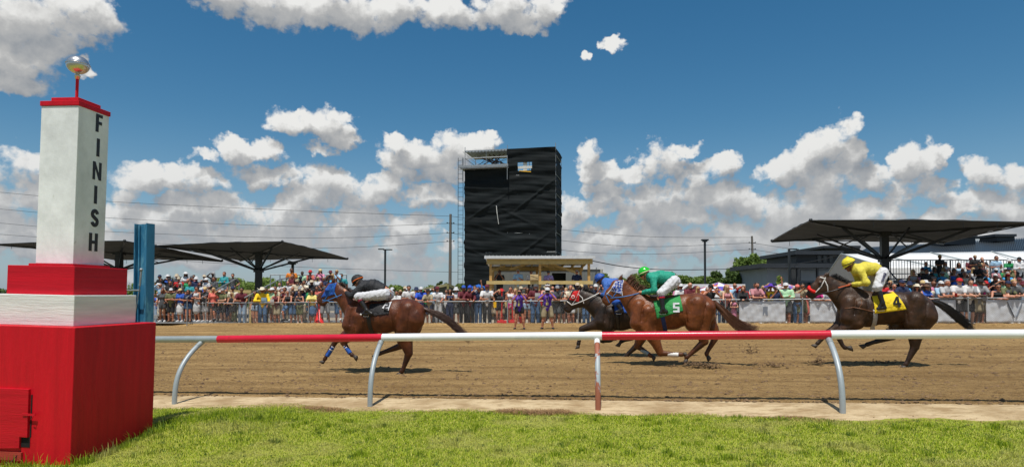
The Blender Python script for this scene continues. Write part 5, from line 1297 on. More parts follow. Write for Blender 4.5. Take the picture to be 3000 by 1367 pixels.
def flat_on(me, rows, off):
    """lay a flat printed numeral on the plane of the cloth under it"""
    V = np.array([v.co[:] for v in me.vertices]); Q = np.array(rows).reshape(-1, 3); lo, hi = V.min(0) - .02, V.max(0) + .02
    k = (Q[:, 0] > lo[0]) & (Q[:, 0] < hi[0]) & (Q[:, 2] > lo[2]) & (Q[:, 2] < hi[2]); Q = Q[k] if k.sum() > 3 else Q
    A = np.c_[Q[:, 0], Q[:, 2], np.ones(len(Q))]; co, *_ = np.linalg.lstsq(A, Q[:, 1], rcond=None); e = (Q[:, 1] - A @ co).min()
    for v in me.vertices: v.co.y += co[0] * v.co.x + co[1] * v.co.z + co[2] + min(e, 0) - off
    me.update()
def saddle_kit(root, f, pr, quad, m, digit=None, dm=None, dpos=None, dh=.2, girth=None, gm=None, black=None):
    q = [f(*p)[0::2] for p in quad]; rows = drape(pr, q, 22, 16)
    # carry the cloth over the back to the far side
    rows2 = drape(pr, q, 22, 16, side=1)
    top = [[(r[0] + s[0]) / 2, 0.0, r[2] + .035] for r, s in zip(rows[0], rows2[0])]
    full = rows[::-1] + [top] + rows2
    sc_ = cloth_sheet('saddle_cloth', full, m, root)
    if digit:
        me = digit_mesh(digit, dh); x0, z0 = f(*dpos)[0::2]
        for v in me.vertices:
            v.co = (x0 + v.co.x, 0, z0 + v.co.y) if False else (x0 + v.co.x, -v.co.z, z0 + v.co.y)
        flat_on(me, rows, .005)
        link_mesh('number', me, dm, sc_)
    # saddle: small racing saddle
    cx = q[0][0] + (q[1][0] - q[0][0]) * .12; cz = max(q[0][1], q[1][1])
    if girth:
        gp = [f(*p)[0::2] for p in girth]; rw = []
        for j in range(14):
            t = j / 13; row = []
            for i in range(4):
                a = (i / 3 - .5) * .085; x = gp[0][0] + (gp[1][0] - gp[0][0]) * t + a; z = gp[0][1] + (gp[1][1] - gp[0][1]) * t
                y = surf_y(pr, x, z, -1, .008); row.append([x, y if y is not None else -.05, z])
            rw.append(row)
        cloth_sheet('girth', rw, gm or LEATH, root, .006)
    return sc_
def saddle(root, f, px, py, w=34, m=LEATH):
    mb = MB(); a = f(px - w / 2, py); b = f(px + w / 2, py)
    rows = []
    for i in range(10):
        t = i / 9; x = a[0] + (b[0] - a[0]) * t; zc = a[2] + .015 + .055 * (t - .45) ** 2 * 4 * (1 if t > .5 else .5); row = []
        for j in range(13):
            u = (j / 12 - .5) * 2; wd = .10 + .11 * math.sin(math.pi * min(1, t * 1.1)); row.append((x, u * wd, zc - .20 * u * u * (.4 + .6 * math.sin(math.pi * t))))
        rows.append(row)
    mb.sheet(rows); o = mb.build('saddle', m, root); solidify(o, .018); return o
def folds(me, amp, seed, fr):
    n = len(me.vertices); V = np.zeros(n * 3); me.vertices.foreach_get('co', V); V = V.reshape(-1, 3)
    N = np.zeros(n * 3); me.vertices.foreach_get('normal', N); N = N.reshape(-1, 3); r = np.random.RandomState(seed); a = np.zeros(n)
    w = V + .04 * np.sin(V[:, [1, 2, 0]] * 11 + seed)
    for i in range(5):
        d = r.randn(3) * np.array(fr); s_ = np.sin(w @ d + r.rand() * 6); a += (1 - np.abs(s_)) * 1.2 - .5
    V += N * (a * amp / 2.6)[:, None]; me.vertices.foreach_set('co', V.ravel()); me.update(); return me
# ---------------------------------------------------------------- jockeys
JT = [(1, 1, 1), (.75, .45, .42), (.10, .07, .06), (.55, .5, .5)]
def limb_chain(f, pts, y): return [f(p[0], p[1], y if len(p) < 4 else p[3]) for p in pts]
def hand_prims(w, d, side, up=(0, 0, 1), t=0, sc_=1.0, curl=1.0):
    """hand at wrist w pointing along d, five fingers curled round something"""
    w = np.array(w, float); d = np.array(d, float); d /= np.linalg.norm(d); up = np.array(up, float)
    lat = np.cross(d, up); lat /= np.linalg.norm(lat) + 1e-9; dn = np.cross(lat, d) * -1
    P = [('c', tuple(w), tuple(w + d * .05 * sc_), .024 * sc_, .030 * sc_, {'k': .015})]
    P.append(('c', tuple(w + d * .045 * sc_), tuple(w + d * .078 * sc_), .030 * sc_, .026 * sc_, {'k': .012}))
    for i, L in enumerate((.038, .044, .041, .032)):
        b = w + d * .082 * sc_ + lat * (.026 - .0175 * i) * sc_
        m = b + (d * .9 + dn * .45 * curl) * L * .6 * sc_; e = m + (d * (.9 - 1.3 * curl) + dn * (.55 * curl)) * L * .6 * sc_
        P.append(('c', tuple(b), tuple(m), .0085 * sc_, .008 * sc_, {'k': .004})); P.append(('c', tuple(m), tuple(e), .008 * sc_, .0068 * sc_, {'k': .004}))
    b = w + d * .03 * sc_ + lat * side * .026 * sc_; m = b + (lat * side * .55 + d * .8) * .034 * sc_; e = m + (d * .9 + dn * .5) * .026 * sc_
    P += [('c', tuple(b), tuple(m), .011 * sc_, .0095 * sc_, {'k': .006}), ('c', tuple(m), tuple(e), .0095 * sc_, .0075 * sc_, {'k': .004})]
    return P
def build_jockey(spec, f, hr, horse_prims):
    k = 1 / f.k; nm = spec['key']
    root = tag(empty('person', f.o, f.yaw), spec['label'], 'jockey', 'jockeys riding in the race')
    H = spec['helmet']; hc = np.array(f(H[0], H[1])); r = .098
    fd = np.array(spec.get('face', (-.80, 0, -.45)), float); fd /= np.linalg.norm(fd); upv = np.array([fd[2], 0, -fd[0]]); upv = upv if upv[2] > 0 else -upv
    lat = np.array([0, 1, 0])
    def hp(fw, up_, la=0): return tuple(hc + fd * fw + upv * up_ + lat * la)
    head = [('e', hp(-.005, -.01), (.095, .078, .105)), ('c', hp(.045, -.03), hp(.05, -.085), .055, .042, {'t': 0}), ('c', hp(.085, -.02), hp(.108, -.052), .011, .015, {'k': .01}),
            ('c', hp(.086, -.088, -.018), hp(.086, -.088, .018), .010, .010, {'k': .01, 't': 1}), ('c', hp(.075, -.112, -.01), hp(.075, -.112, .01), .017, .017, {'k': .015})]
    for s in (-1, 1):
        head += [('e', hp(.082, -.015, s * .032), (.013, .015, .010), 0, {'t': 2, 'k': .006}), ('e', hp(-.005, -.03, s * .078), (.018, .010, .030), 0, {'k': .008})]
    S = spec
    body = []; tor = S['torso']; TP = [f(p[0], p[1]) for p in tor]
    torso = [('c', TP[i], TP[i + 1], tor[i][2] * k, tor[i + 1][2] * k, 1.30 if i < len(TP) - 2 else 1.15, {'k': .03}) for i in range(len(TP) - 1)]
    neck = [('c', TP[0], hp(-.03, -.06), .055, .05, {'k': .03})]
    sh = .17; arms = []; hands = []; sleeves = []
    for s, key in ((-1, 'arm'), (1, 'arm2')):
        A = S.get(key, S['arm']); P = [f(A[0][0], A[0][1], s * sh), f(A[1][0], A[1][1], s * .24), f(A[2][0], A[2][1], s * .085), ]
        arms += [('c', P[0], P[1], .052, .042, {'k': .03}), ('c', P[1], P[2], .040, .027, {'k': .02})]
        sleeves += [('c', P[0], P[1], .058, .050, {'k': .04}), ('c', P[1], P[2], .050, .034, {'k': .03})]
        d = np.array(f(A[3][0], A[3][1], s * .06)) - np.array(P[2]); hands += hand_prims(P[2], d, -s, (0, 0, 1))
    legs = []; breeches = []; boots = []; shoe = []; bands = []
    for s, key in ((-1, 'leg'), (1, 'leg2')):
        L = S.get(key, S['leg']); P = [f(L[0][0], L[0][1], s * .13), f(L[1][0], L[1][1], s * .29), f(L[2][0], L[2][1], s * .33)]
        legs += [('c', P[0], P[1], .085, .058, {'k': .04}), ('c', P[1], P[2], .052, .034, {'k': .02})]
        breeches += [('c', P[0], P[1], L[0][2] * k, L[1][2] * k, {'k': .05})]
        a = np.array(P[1]); b = np.array(P[2]); m0 = a + (b - a) * .13
        breeches += [('c', P[1], tuple(m0), L[1][2] * k, .055, {'k': .03})]
        boots += [('c', tuple(a + (b - a) * .30), P[2], .057, .042, {'k': .01})]
        toe = f(L[3][0], L[3][1], s * .34); heel = f(L[4][0], L[4][1], s * .33)
        boots += [('c', P[2], heel, .042, .032, {'k': .02}), ('c', heel, toe, .030, .026, {'k': .02}), ('c', P[2], toe, .036, .024, {'k': .02})]
        legs += [('c', P[2], toe, .026, .02)]
        bands.append((tuple(a + (b - a) * .12), tuple(a + (b - a) * .33)))
    me = sdf_mesh('jockey_body', head + neck + torso + arms + hands + legs, h=.0095, k=.012, colors=JT, smooth_it=1)
    link_mesh('body', me, S['skin'], root)
    SK = S['silk']
    hem = [('e', TP[-1], (.15, .19, .135), 0)]
    shirt = [tuple(list(p[:-1]) + [{'k': .04}]) for p in torso[:-1]] + sleeves + [('c', TP[0], hp(-.045, -.075), .072, .062, {'k': .03})]
    me = folds(sdf_mesh('silks', shirt, h=.0115, k=.04, grow=.013, smooth_it=1), .013, 7, (26, 8, 22)); link_mesh('shirt', me, SK, root)
    me = sdf_mesh('breeches', [('c', TP[-2], TP[-1], tor[-2][2] * k * .80, tor[-1][2] * k, 1.15, {'k': .04})] + breeches, h=.0115, k=.05, grow=.004, smooth_it=1); folds(me, .011, 3, (20, 9, 30)); br = link_mesh('breeches', me, S['pants'], root)
    for i in range(2):
        me = sdf_mesh('boot', boots[i * 4:i * 4 + 4], h=.0105, k=.02, smooth_it=1); bt = link_mesh('boot', me, LEATH, root)
        mb = MB(); 
        for j, bm in enumerate(S.get('bands', [])):
            a, b = np.array(bands[i][0]), np.array(bands[i][1]); n = len(S['bands']); p0 = a + (b - a) * (j / n); p1 = a + (b - a) * ((j + 1) / n)
            mb = MB(); mb.tube([tuple(p0), tuple((p0 + p1) / 2), tuple(p1)], [.066 - .003 * j, .067, .065 - .003 * j], 16); mb.build('boot_cuff', bm, bt)
        if S.get('toe'):
            t_ = boots[i * 4 + 2]; mb = MB(); mb.ball(t_[2], .034, 10, 8, (1, 1, .8)); mb.build('toe_cap', S['toe'], bt)
    # helmet with peak and strap
    HM = S['hm']
    hpr = [('e', hp(-.012, .025), (.128, .108, .112)), ('c', hp(-.06, -.02), hp(.02, .02), .085, .09, {'k': .03})]
    Z = np.array([fd, upv])
    def cut(X):
        rel = X - hc; u = rel @ upv; fw = rel @ fd; return -(u + .012 + .25 * np.minimum(fw, 0) + 0.0)
    me = sdf_mesh('helmet', hpr, h=.0095, k=.03, grow=.006, cut=cut, smooth_it=1); he = link_mesh('helmet', me, HM, root)
    mb = MB(); rows = []
    for i in range(5):
        rr_ = i / 4; row = []
        for j in range(15):
            a = (j / 14 - .5) * 2.3; fw = math.cos(a); row.append(hp(.10 * fw + .055 * rr_ * max(0, fw), .006 - .028 * rr_ + .02 * (1 - fw), (.10) * math.sin(a) * (1 + .05 * rr_)))
        rows.append(row)
    mb.sheet(rows); o = mb.build('peak', S.get('peak', HM), he); solidify(o, .006)
    mb = MB()
    for s in (-1, 1): mb.tube([hp(.01, .01, s * .105), hp(.03, -.06, s * .085), hp(.055, -.118, s * .035), hp(.06, -.125, 0)], .006, 5)
    mb.build('chin_strap', LEATH, he)
    mb = MB()
    if S.get('band'):
        mb.tube([hp(.125 * math.cos(a) - .008, .020 + .012 * math.cos(a), .112 * math.sin(a)) for a in np.linspace(0, 2 * math.pi, 33)], .0105, 6, caps=False); mb.build('goggle_strap', S['band'], he)
    mb = MB(); rows = []
    for i in range(4):
        row = [hp(.118 * math.cos(a) - .012, -.002 - .034 * i / 3, .088 * math.sin(a)) for a in np.linspace(-1.15, 1.15, 13)]; rows.append(row)
    mb.sheet(rows); o = mb.build('goggles', S.get('gog', LEATH), root); solidify(o, .008)
    if S.get('pom'):
        p = f(*S['pom']); mb = MB(); mb.ball(p, .036, 14, 10); mb.tube([p, hp(0, .13)], .012, 6); mb.build('pompom', SK, he)
    # stirrup iron and leather
    L = S['leg']; mb = MB(); t = f(L[3][0] * .55 + L[4][0] * .45, L[3][1] * .5 + L[4][1] * .5 + 2, -.335)
    mb.tube([(t[0] - .055, t[1], t[2] - .035), (t[0] + .055, t[1], t[2] - .035), (t[0] + .045, t[1], t[2] + .03), (t[0], t[1], t[2] + .09), (t[0] - .045, t[1], t[2] + .03), (t[0] - .055, t[1], t[2] - .035)], .0065, 6)
    o = mb.build('stirrup', STEEL, hr)
    mb = MB(); q = f(L[1][0] + 6, L[1][1] + 4, -.28); mb.tube([(t[0], t[1], t[2] + .09), q], .006, 5); mb.build('stirrup_leather', LEATH, hr)
    return root
SKIN_A = skin_mat('skin_tan', lin((196, 136, 104))); SKIN_B = skin_mat('skin_brown', lin((128, 82, 58)))
WHITE_C = cloth('white_breeches', (.60, .60, .62), .75, .8)
CH1 = dict(
    key='a', foot=(1131, 1094), label='chestnut racehorse in blue hood leading on the left, ridden in black silks',
    body=[(1052, 935, 38, 48, .23, 12), (1085, 932, 50, 49, .27), (1125, 930, 50, 47, .29), (1158, 925, 38, 44, .27, -8), (1198, 922, 45, 47, .27, -10), (1045, 950, 26, 32, .20), (1218, 925, 27, 36, .22, -20)],
    neck=[(988, 848, 19), (1004, 865, 22), (1024, 888, 28), (1048, 912, 40), (1070, 922, 46)],
    head=dict(poll=(982, 838), fore=(969, 843), mid=(953, 863), nose=(938, 880), chin=(946, 889), jaw=(980, 864), ear=(975, 832, 985, 811), eye=(962, 850)),
    legs=[dict(y=(.12, .12), p=[(1048, 950, 25), (1008, 982, 17), (978, 997, 10.5), (950, 1040, 6.3), (945, 1051, 7.6), (941, 1057, 5.5)], hoof=(934, 1063), tend=-1, low=2, flip=-1),
          dict(y=(-.13, -.12), p=[(1052, 958, 26), (1028, 984, 17), (1013, 1001, 10.5), (1033, 1032, 6.3), (1038, 1037, 7.6), (1044, 1041, 5.5)], hoof=(1053, 1048), low=2, flip=1),
          dict(y=(.13, .13), p=[(1178, 945, 34), (1168, 985, 19), (1172, 1012, 12.5), (1115, 1033, 7), (1103, 1037, 8.2), (1097, 1041, 6)], hoof=(1088, 1047), low=2, flip=-1, tend=-1),
          dict(y=(-.12, -.13), p=[(1208, 935, 42), (1192, 985, 26), (1204, 1032, 13.5), (1190, 1072, 7.2), (1184, 1084, 8.4), (1180, 1088, 6.5)], hoof=(1174, 1095), low=2, flip=-1, tend=-1)],
    muscle=[((1040, 905), (1030, 950), 17, 20, -.12, -.14, 1, 0, .05), ((1062, 925), (1058, 965), 16, 14, -.17, -.15, 1, 0, .05), ((1205, 905), (1190, 960), 24, 20, -.16, -.17, 1, 0, .05), ((1225, 920), (1215, 965), 16, 14, -.15, -.12, 1, 0, .05)],
    tints=[(.125, .031, .009), (.040, .012, .006)], tail=[(1240, 903), (1262, 912), (1290, 922), (1322, 942), (1352, 968), (1378, 988)], tailm=mat('tail_hair_red', (.055, .022, .012), .5, .3, 20), tailw=9,
    mane=[(990, 830), (1005, 843), (1030, 862), (1055, 885)], manedir=(.8, .5), manel=.12)
CH5 = dict(
    key='b', foot=(1975, 1072), label='bright chestnut racehorse with green number 5 cloth and blue checked hood', rough=.30,
    body=[(1890, 925, 38, 50, .24, 12), (1925, 921, 52, 52, .28), (1968, 915, 50, 50, .30), (2005, 908, 40, 46, .28, -8), (2045, 906, 46, 47, .28, -8), (1878, 938, 26, 34, .20), (2068, 912, 27, 38, .23, -15)],
    neck=[(1826, 842, 20), (1838, 862, 24), (1858, 885, 31), (1882, 905, 42), (1902, 915, 48)],
    head=dict(poll=(1820, 831), fore=(1806, 835), mid=(1787, 858), nose=(1773, 879), chin=(1781, 887), jaw=(1812, 858), ear=(1815, 822, 1824, 803), eye=(1797, 843)),
    legs=[dict(y=(-.13, -.12), p=[(1892, 955, 27), (1916, 990, 19), (1934, 1032, 11), (1982, 1036, 6.5), (1995, 1036, 8), (2000, 1036, 6)], hoof=(2012, 1036), low=2, t=2, flip=1),
          dict(y=(.12, .12), p=[(1888, 958, 25), (1876, 990, 16), (1866, 1014, 10.5), (1898, 1035, 6.5), (1906, 1042, 7.8), (1911, 1045, 6)], hoof=(1919, 1054), low=2, flip=1),
          dict(y=(-.12, -.13), p=[(2040, 925, 42), (2052, 968, 25), (2062, 998, 13.5), (2020, 1036, 7), (2011, 1043, 8.4), (2009, 1048, 6.5)], hoof=(2006, 1062), low=2, flip=-1, tend=-1),
          dict(y=(.12, .14), p=[(2060, 925, 38), (2088, 962, 19), (2103, 982, 12.5), (2076, 1028, 7), (2072, 1037, 8), (2073, 1042, 6)], hoof=(2081, 1056), low=2, flip=-1, tend=-1)],
    muscle=[((1872, 895), (1866, 945), 18, 21, -.13, -.14, 1, 0, .05), ((1898, 910), (1895, 965), 17, 15, -.19, -.17, 1, 0, .05), ((2040, 888), (2030, 950), 26, 22, -.17, -.18, 1, 0, .05), ((2070, 900), (2062, 955), 18, 15, -.16, -.13, 1, 0, .05), ((2022, 885), (2024, 900), 12, 12, -.22, -.22, 1, 0, .04)],
    tints=[(.20, .054, .012), (.085, .026, .009), (.15, .05, .016)], tail=[(2092, 885), (2112, 905), (2135, 928), (2165, 950), (2198, 962), (2225, 964)], tailm=mat('tail_hair_bright', (.10, .038, .016), .5, .3, 20), tailw=13,
    mane=[(1832, 822), (1848, 838), (1866, 853), (1880, 866)], manedir=(.75, .75), manel=.22)
CH3 = dict(
    key='c', foot=(1850, 1045), label='dark racehorse in red hood with white bridle, half hidden behind the green-clothed one', rough=.38,
    body=[(1785, 925, 38, 46, .23, 12), (1818, 922, 50, 46, .27), (1855, 918, 50, 44, .28), (1890, 912, 40, 42, .26, -8), (1930, 910, 44, 44, .26, -8), (1772, 935, 24, 30, .19), (1950, 915, 25, 34, .22, -15)],
    neck=[(1705, 868, 19), (1722, 878, 22), (1745, 892, 28), (1770, 908, 37), (1790, 915, 44)],
    head=dict(poll=(1699, 860), fore=(1688, 863), mid=(1673, 884), nose=(1660, 901), chin=(1666, 909), jaw=(1698, 885), ear=(1694, 851, 1702, 835), eye=(1680, 870)),
    legs=[dict(y=(-.13, -.12), p=[(1778, 945, 24), (1745, 950, 16), (1706, 962, 10), (1698, 998, 6), (1696, 1005, 7.4), (1695, 1008, 5.5)], hoof=(1693, 1019), low=2, flip=-1, tend=-1),
          dict(y=(.12, .12), p=[(1785, 950, 24), (1775, 978, 15), (1764, 997, 9.5), (1784, 999, 6), (1789, 997, 7.2), (1792, 996, 5.5)], hoof=(1802, 992), low=2, flip=1),
          dict(y=(.12, .13), p=[(1925, 925, 36), (1890, 955, 20), (1866, 985, 11.5), (1828, 997, 6.6), (1820, 1000, 7.8), (1817, 1003, 6)], hoof=(1808, 1015), low=2, flip=-1, tend=-1),
          dict(y=(-.12, -.13), p=[(1935, 925, 38), (1890, 965, 22), (1872, 1005, 12), (1842, 1032, 6.8), (1836, 1040, 7.8), (1833, 1043, 6)], hoof=(1824, 1047), low=2, flip=-1, tend=-1)],
    muscle=[((1768, 900), (1762, 940), 16, 19, -.12, -.14, 1, 0, .05), ((1790, 912), (1786, 955), 16, 14, -.18, -.16, 1, 0, .05)],
    tints=[(.017, .012, .009), (.009, .007, .006)], tail=[(1975, 895), (1990, 905), (2010, 918), (2030, 930), (2050, 940)], tailm=mat('tail_hair_black', (.012, .010, .009), .45, .3, 20), tailw=7,
    mane=[(1706, 852), (1722, 860), (1745, 872), (1765, 884)], manedir=(.5, .9), manel=.16)
CH4 = dict(
    key='d', foot=(2600, 1074), label='dark bay racehorse with yellow number 4 cloth and red nose roll, last on the right', rough=.36,
    body=[(2503, 905, 38, 50, .24, 14), (2540, 908, 54, 50, .28), (2588, 903, 54, 48, .30), (2630, 900, 42, 45, .28, -6), (2678, 904, 50, 48, .28, -10), (2490, 920, 26, 32, .20), (2703, 912, 28, 38, .23, -20)],
    neck=[(2428, 832, 22), (2446, 845, 25), (2468, 862, 32), (2492, 880, 42), (2512, 893, 48)],
    head=dict(poll=(2421, 818), fore=(2407, 822), mid=(2388, 842), nose=(2372, 860), chin=(2380, 868), jaw=(2413, 845), ear=(2416, 812, 2427, 796), eye=(2400, 829)),
    legs=[dict(y=(.12, .12), p=[(2492, 930, 26), (2458, 962, 17), (2424, 978, 10.5), (2404, 1003, 6.3), (2400, 1006, 7.6), (2397, 1009, 5.8)], hoof=(2387, 1016), low=2, flip=-1, tend=-1),
          dict(y=(-.13, -.12), p=[(2500, 938, 27), (2474, 958, 18), (2447, 976, 11), (2463, 1010, 6.5), (2470, 1016, 7.8), (2476, 1017, 6)], hoof=(2491, 1019), low=2, flip=1),
          dict(y=(.13, .13), p=[(2665, 925, 34), (2632, 955, 20), (2622, 986, 12.5), (2560, 1005, 7), (2548, 1009, 8.2), (2543, 1011, 6.4)], hoof=(2528, 1017), low=2, flip=-1, tend=-1),
          dict(y=(-.12, -.13), p=[(2690, 925, 44), (2674, 972, 25), (2672, 1014, 13.5), (2651, 1056, 7.2), (2646, 1064, 8.4), (2643, 1067, 6.5)], hoof=(2637, 1075), low=2, flip=-1, tend=-1)],
    muscle=[((2482, 885), (2476, 930), 18, 20, -.13, -.14, 1, 0, .05), ((2512, 895), (2506, 945), 17, 15, -.19, -.17, 1, 0, .05), ((2672, 880), (2662, 945), 27, 22, -.17, -.18, 1, 0, .05), ((2705, 900), (2690, 955), 18, 15, -.16, -.13, 1, 0, .05)],
    tints=[(.046, .021, .009), (.011, .008, .006)], tail=[(2730, 882), (2755, 890), (2780, 906), (2805, 924), (2830, 942), (2856, 956)], tailm=mat('tail_hair_black', (.012, .010, .009)), tailw=11,
    mane=[(2430, 808), (2450, 817), (2470, 828), (2488, 838)], manedir=(.9, .35), manel=.14)
BLUEC = cloth('royal_blue_cloth', (.012, .09, .42)); BLACKC = cloth('black_cloth', (.012, .012, .014)); ORNG = cloth('orange_band', (.85, .16, .01))
WHITEB = mat('white_bridle', (.72, .70, .66), .5, .1, 20); BLUEB = mat('blue_bridle', (.02, .17, .45), .5, .1, 20)
def hood(root, f, pr, pts, m, eye=None, cup=None):
    """cloth hood over the face, both sides; pts outline corners tl,tr,br,bl in pixels"""
    q = [f(*p)[0::2] for p in pts]; a = drape(pr, q, 16, 16, off=.010, wave=.001); b = drape(pr, q, 16, 16, off=.010, wave=.001, side=1)
    o = cloth_sheet('hood', a, m, root, .005); mb = MB(); mb.sheet([[tuple(p) for p in r] for r in b]); mb.sheet([[tuple(r[0]) for r in a], [((x[0][0]) - .012, 0, x[0][2] + .012) for x in a], [tuple(r[0]) for r in b]])
    o2 = mb.build('hood', m, root); solidify(o2, .005)
    if cup:
        for s in (-1, 1):
            c = f(cup[0], cup[1], s * .095); mb = MB(); mb.lathe([(.001, -.02), (.030, -.02), (.044, 0), (.036, .012), (.020, .006), (.001, .004)], seg=16)
            mb2 = MB(); mb2.M = Matrix.Translation(Vector(c)) @ Matrix.Rotation(R(-90) * -s * -1 if s < 0 else R(-90), 4, 'X'); mb2.lathe([(.030, -.02), (.046, 0), (.040, .012), (.024, .004)], seg=18); mb2.build('blinker_cup', WHITEB, o if s < 0 else o2)
    return o
def bridle(root, f, pr, lines, m, r=.010):
    mb = MB()
    for l in lines:
        P = [f(*p)[0::2] for p in l]; strap(mb, pr, P, r); strap(mb, pr, P, r, side=1)
    return mb.build('bridle', m, root)
def reins(root, f, a, b, m, r=.008, ya=.10, yb=.07):
    for s in (-1, 1):
        mb = MB(); A = Vector(f(a[0], a[1], s * ya)); B = Vector(f(b[0], b[1], s * yb)); out = []
        for i in range(9):
            t = i / 8; p = A.lerp(B, t); p.y = s * (ya + (yb - ya) * t + .10 * math.sin(math.pi * t)); p.z -= .02 * math.sin(math.pi * t); out.append(tuple(p))
        mb.tube(out, r, 6); mb.build('rein', m, root)
def wrap(root, f, a, b, y, m, r=.058, stripe=None):
    A, B = Vector(f(a[0], a[1], y)), Vector(f(b[0], b[1], y)); mb = MB(); n = 9
    mb.tube([A.lerp(B, i / n) for i in range(n + 1)], [r * (1 + .05 * (i % 2)) for i in range(n + 1)], 12); o = mb.build('leg_wrap', m, root)
    if stripe:
        mb = MB()
        for t in stripe: mb.tube([A.lerp(B, t), A.lerp(B, t + .07)], r * 1.08, 12)
        mb.build('tape', WHITEB, o)
# ---- horse and rider in black
h1, f1, p1, _ = build_horse(CH1)
hood(h1, f1, p1, [(968, 832), (990, 828), (984, 862), (944, 872)], BLUEC)
bridle(h1, f1, p1, [[(984, 830), (975, 850), (958, 872), (952, 880)], [(979, 840), (986, 860), (993, 872)], [(947, 878), (965, 881), (978, 882)]], BLUEB, .012)
reins(h1, f1, (952, 884), (1012, 860), BLUEB)
wrap(h1, f1, (969, 1014), (951, 1043), .12, BLUEC, .047, (.02, .3)); wrap(h1, f1, (1018, 1010), (1033, 1032), -.12, BLUEC, .047, (.02, .25))
saddle_kit(h1, f1, p1, [(1092, 890), (1154, 886), (1153, 918), (1098, 926)], BLACKC, girth=[(1093, 915), (1100, 981)], gm=LEATH)
w1 = cloth_sheet('number_patch', drape(p1, [f1(*q)[0::2] for q in ((1139, 888), (1156, 882), (1153, 909), (1132, 901))], 10, 10, off=.030), WHITE_C, h1)
me = digit_mesh('2', .14); x0, z0 = f1(1145, 895)[0::2]
for v in me.vertices: v.co = (x0 + v.co.x, -v.co.z, z0 + v.co.y)
flat_on(me, drape(p1, [f1(*q)[0::2] for q in ((1139, 888), (1156, 882), (1153, 909), (1132, 901))], 10, 10, off=.030), .012)
link_mesh('number', me, BLACKC, w1)
saddle(h1, f1, 1112, 884)
J1 = dict(key='a', label='jockey in black silks and black cap with orange band, crouched on the leading horse', helmet=(1048, 823), face=(-.75, 0, -.5), torso=[(1070, 836, 15.5), (1096, 838, 18.5), (1120, 849, 17), (1131, 859, 16.5)],
    arm=[(1068, 840), (1044, 866), (1020, 857), (1012, 847)], leg=[(1132, 862, 16), (1068, 869, 12), (1094, 908), (1079, 919), (1108, 917)], silk=cloth('black_silk', (.014, .015, .018), .72), pants=WHITE_C, skin=SKIN_A, hm=cloth('black_cap', (.012, .012, .013), .6), band=ORNG, bands=[cloth('maroon_boot_cuff', (.20, .012, .03))], toe=WHITEB)
build_jockey(J1, f1, h1, p1)
# ---- dark horse behind
h3, f3, p3, _ = build_horse(CH3)
REDC = cloth('red_cloth', (.62, .012, .012))
hood(h3, f3, p3, [(1681, 853), (1700, 850), (1697, 884), (1669, 877)], REDC, cup=(1680, 869))
bridle(h3, f3, p3, [[(1699, 850), (1688, 875), (1678, 890)], [(1662, 882), (1676, 893)], [(1694, 860), (1707, 872), (1711, 888)]], WHITEB, .012)
reins(h3, f3, (1677, 893), (1757, 857), WHITEB, .012)
saddle_kit(h3, f3, p3, [(1800, 886), (1845, 880), (1840, 915), (1803, 918)], BLUEC, girth=[(1808, 910), (1812, 965)])
saddle(h3, f3, 1822, 876)
J3 = dict(key='c', label='jockey in blue silks and blue cap on the dark horse with red hood', helmet=(1758, 817), face=(-.8, 0, -.45), torso=[(1779, 830, 15), (1800, 834, 17.5), (1822, 846, 16), (1834, 855, 15)],
    arm=[(1778, 834), (1776, 862), (1765, 862), (1754, 858)], leg=[(1835, 858, 15), (1806, 884, 11.5), (1822, 905), (1806, 912), (1826, 912)], silk=cloth('blue_silk', (.045, .14, .46), .72), pants=BLUEC, skin=SKIN_B, hm=cloth('blue_cap', (.012, .07, .36), .5), bands=[BLUEC])
build_jockey(J3, f3, h3, p3)
# ---- horse number 5
h5, f5, p5, _ = build_horse(CH5)
chk, cg, cb_ = new_mat('blue_white_check'); ck = cg.n('ShaderNodeTexChecker', {'Vector': cg.n('ShaderNodeMapping', {'Vector': cg.n('ShaderNodeTexCoord', out=3), 'Rotation': (0, .6, 0)}), 'Color1': (.012, .06, .40, 1), 'Color2': (.70, .72, .78, 1), 'Scale': 26.0})
ckn = cg.mix(cg.sstep(cg.noise(cg.n('ShaderNodeTexCoord', out=3), 30, 2), .5, .56), ck, (.012, .06, .40)); chk.node_tree.links.new(ckn, cb_.inputs['Base Color']); cb_.inputs['Roughness'].default_value = .6
hood(h5, f5, p5, [(1805, 822), (1826, 820), (1822, 862), (1790, 852)], chk)
bridle(h5, f5, p5, [[(1827, 820), (1821, 845), (1824, 866)], [(1803, 826), (1790, 848), (1778, 862)]], WHITEB, .011)
bridle(h5, f5, p5, [[(1777, 859), (1792, 868)], [(1775, 864), (1785, 886)], [(1816, 845), (1797, 868)]], BLUEB, .011)
reins(h5, f5, (1790, 872), (1873, 858), BLUEB, .011)
wrap(h5, f5, (1955, 1035), (1986, 1037), -.12, WHITEB, .048); wrap(h5, f5, (1878, 1024), (1899, 1036), .12, cloth('grey_wrap', (.25, .36, .42)), .046)
GRN = cloth('green_cloth', (.022, .26, .06))
saddle_kit(h5, f5, p5, [(1914, 882), (1991, 866), (1999, 909), (1924, 931)], GRN, '5', WHITE_C, (1979, 899), .20, girth=[(1938, 918), (1950, 972)], gm=cloth('navy_girth', (.012, .03, .12)))
saddle(h5, f5, 1922, 872)
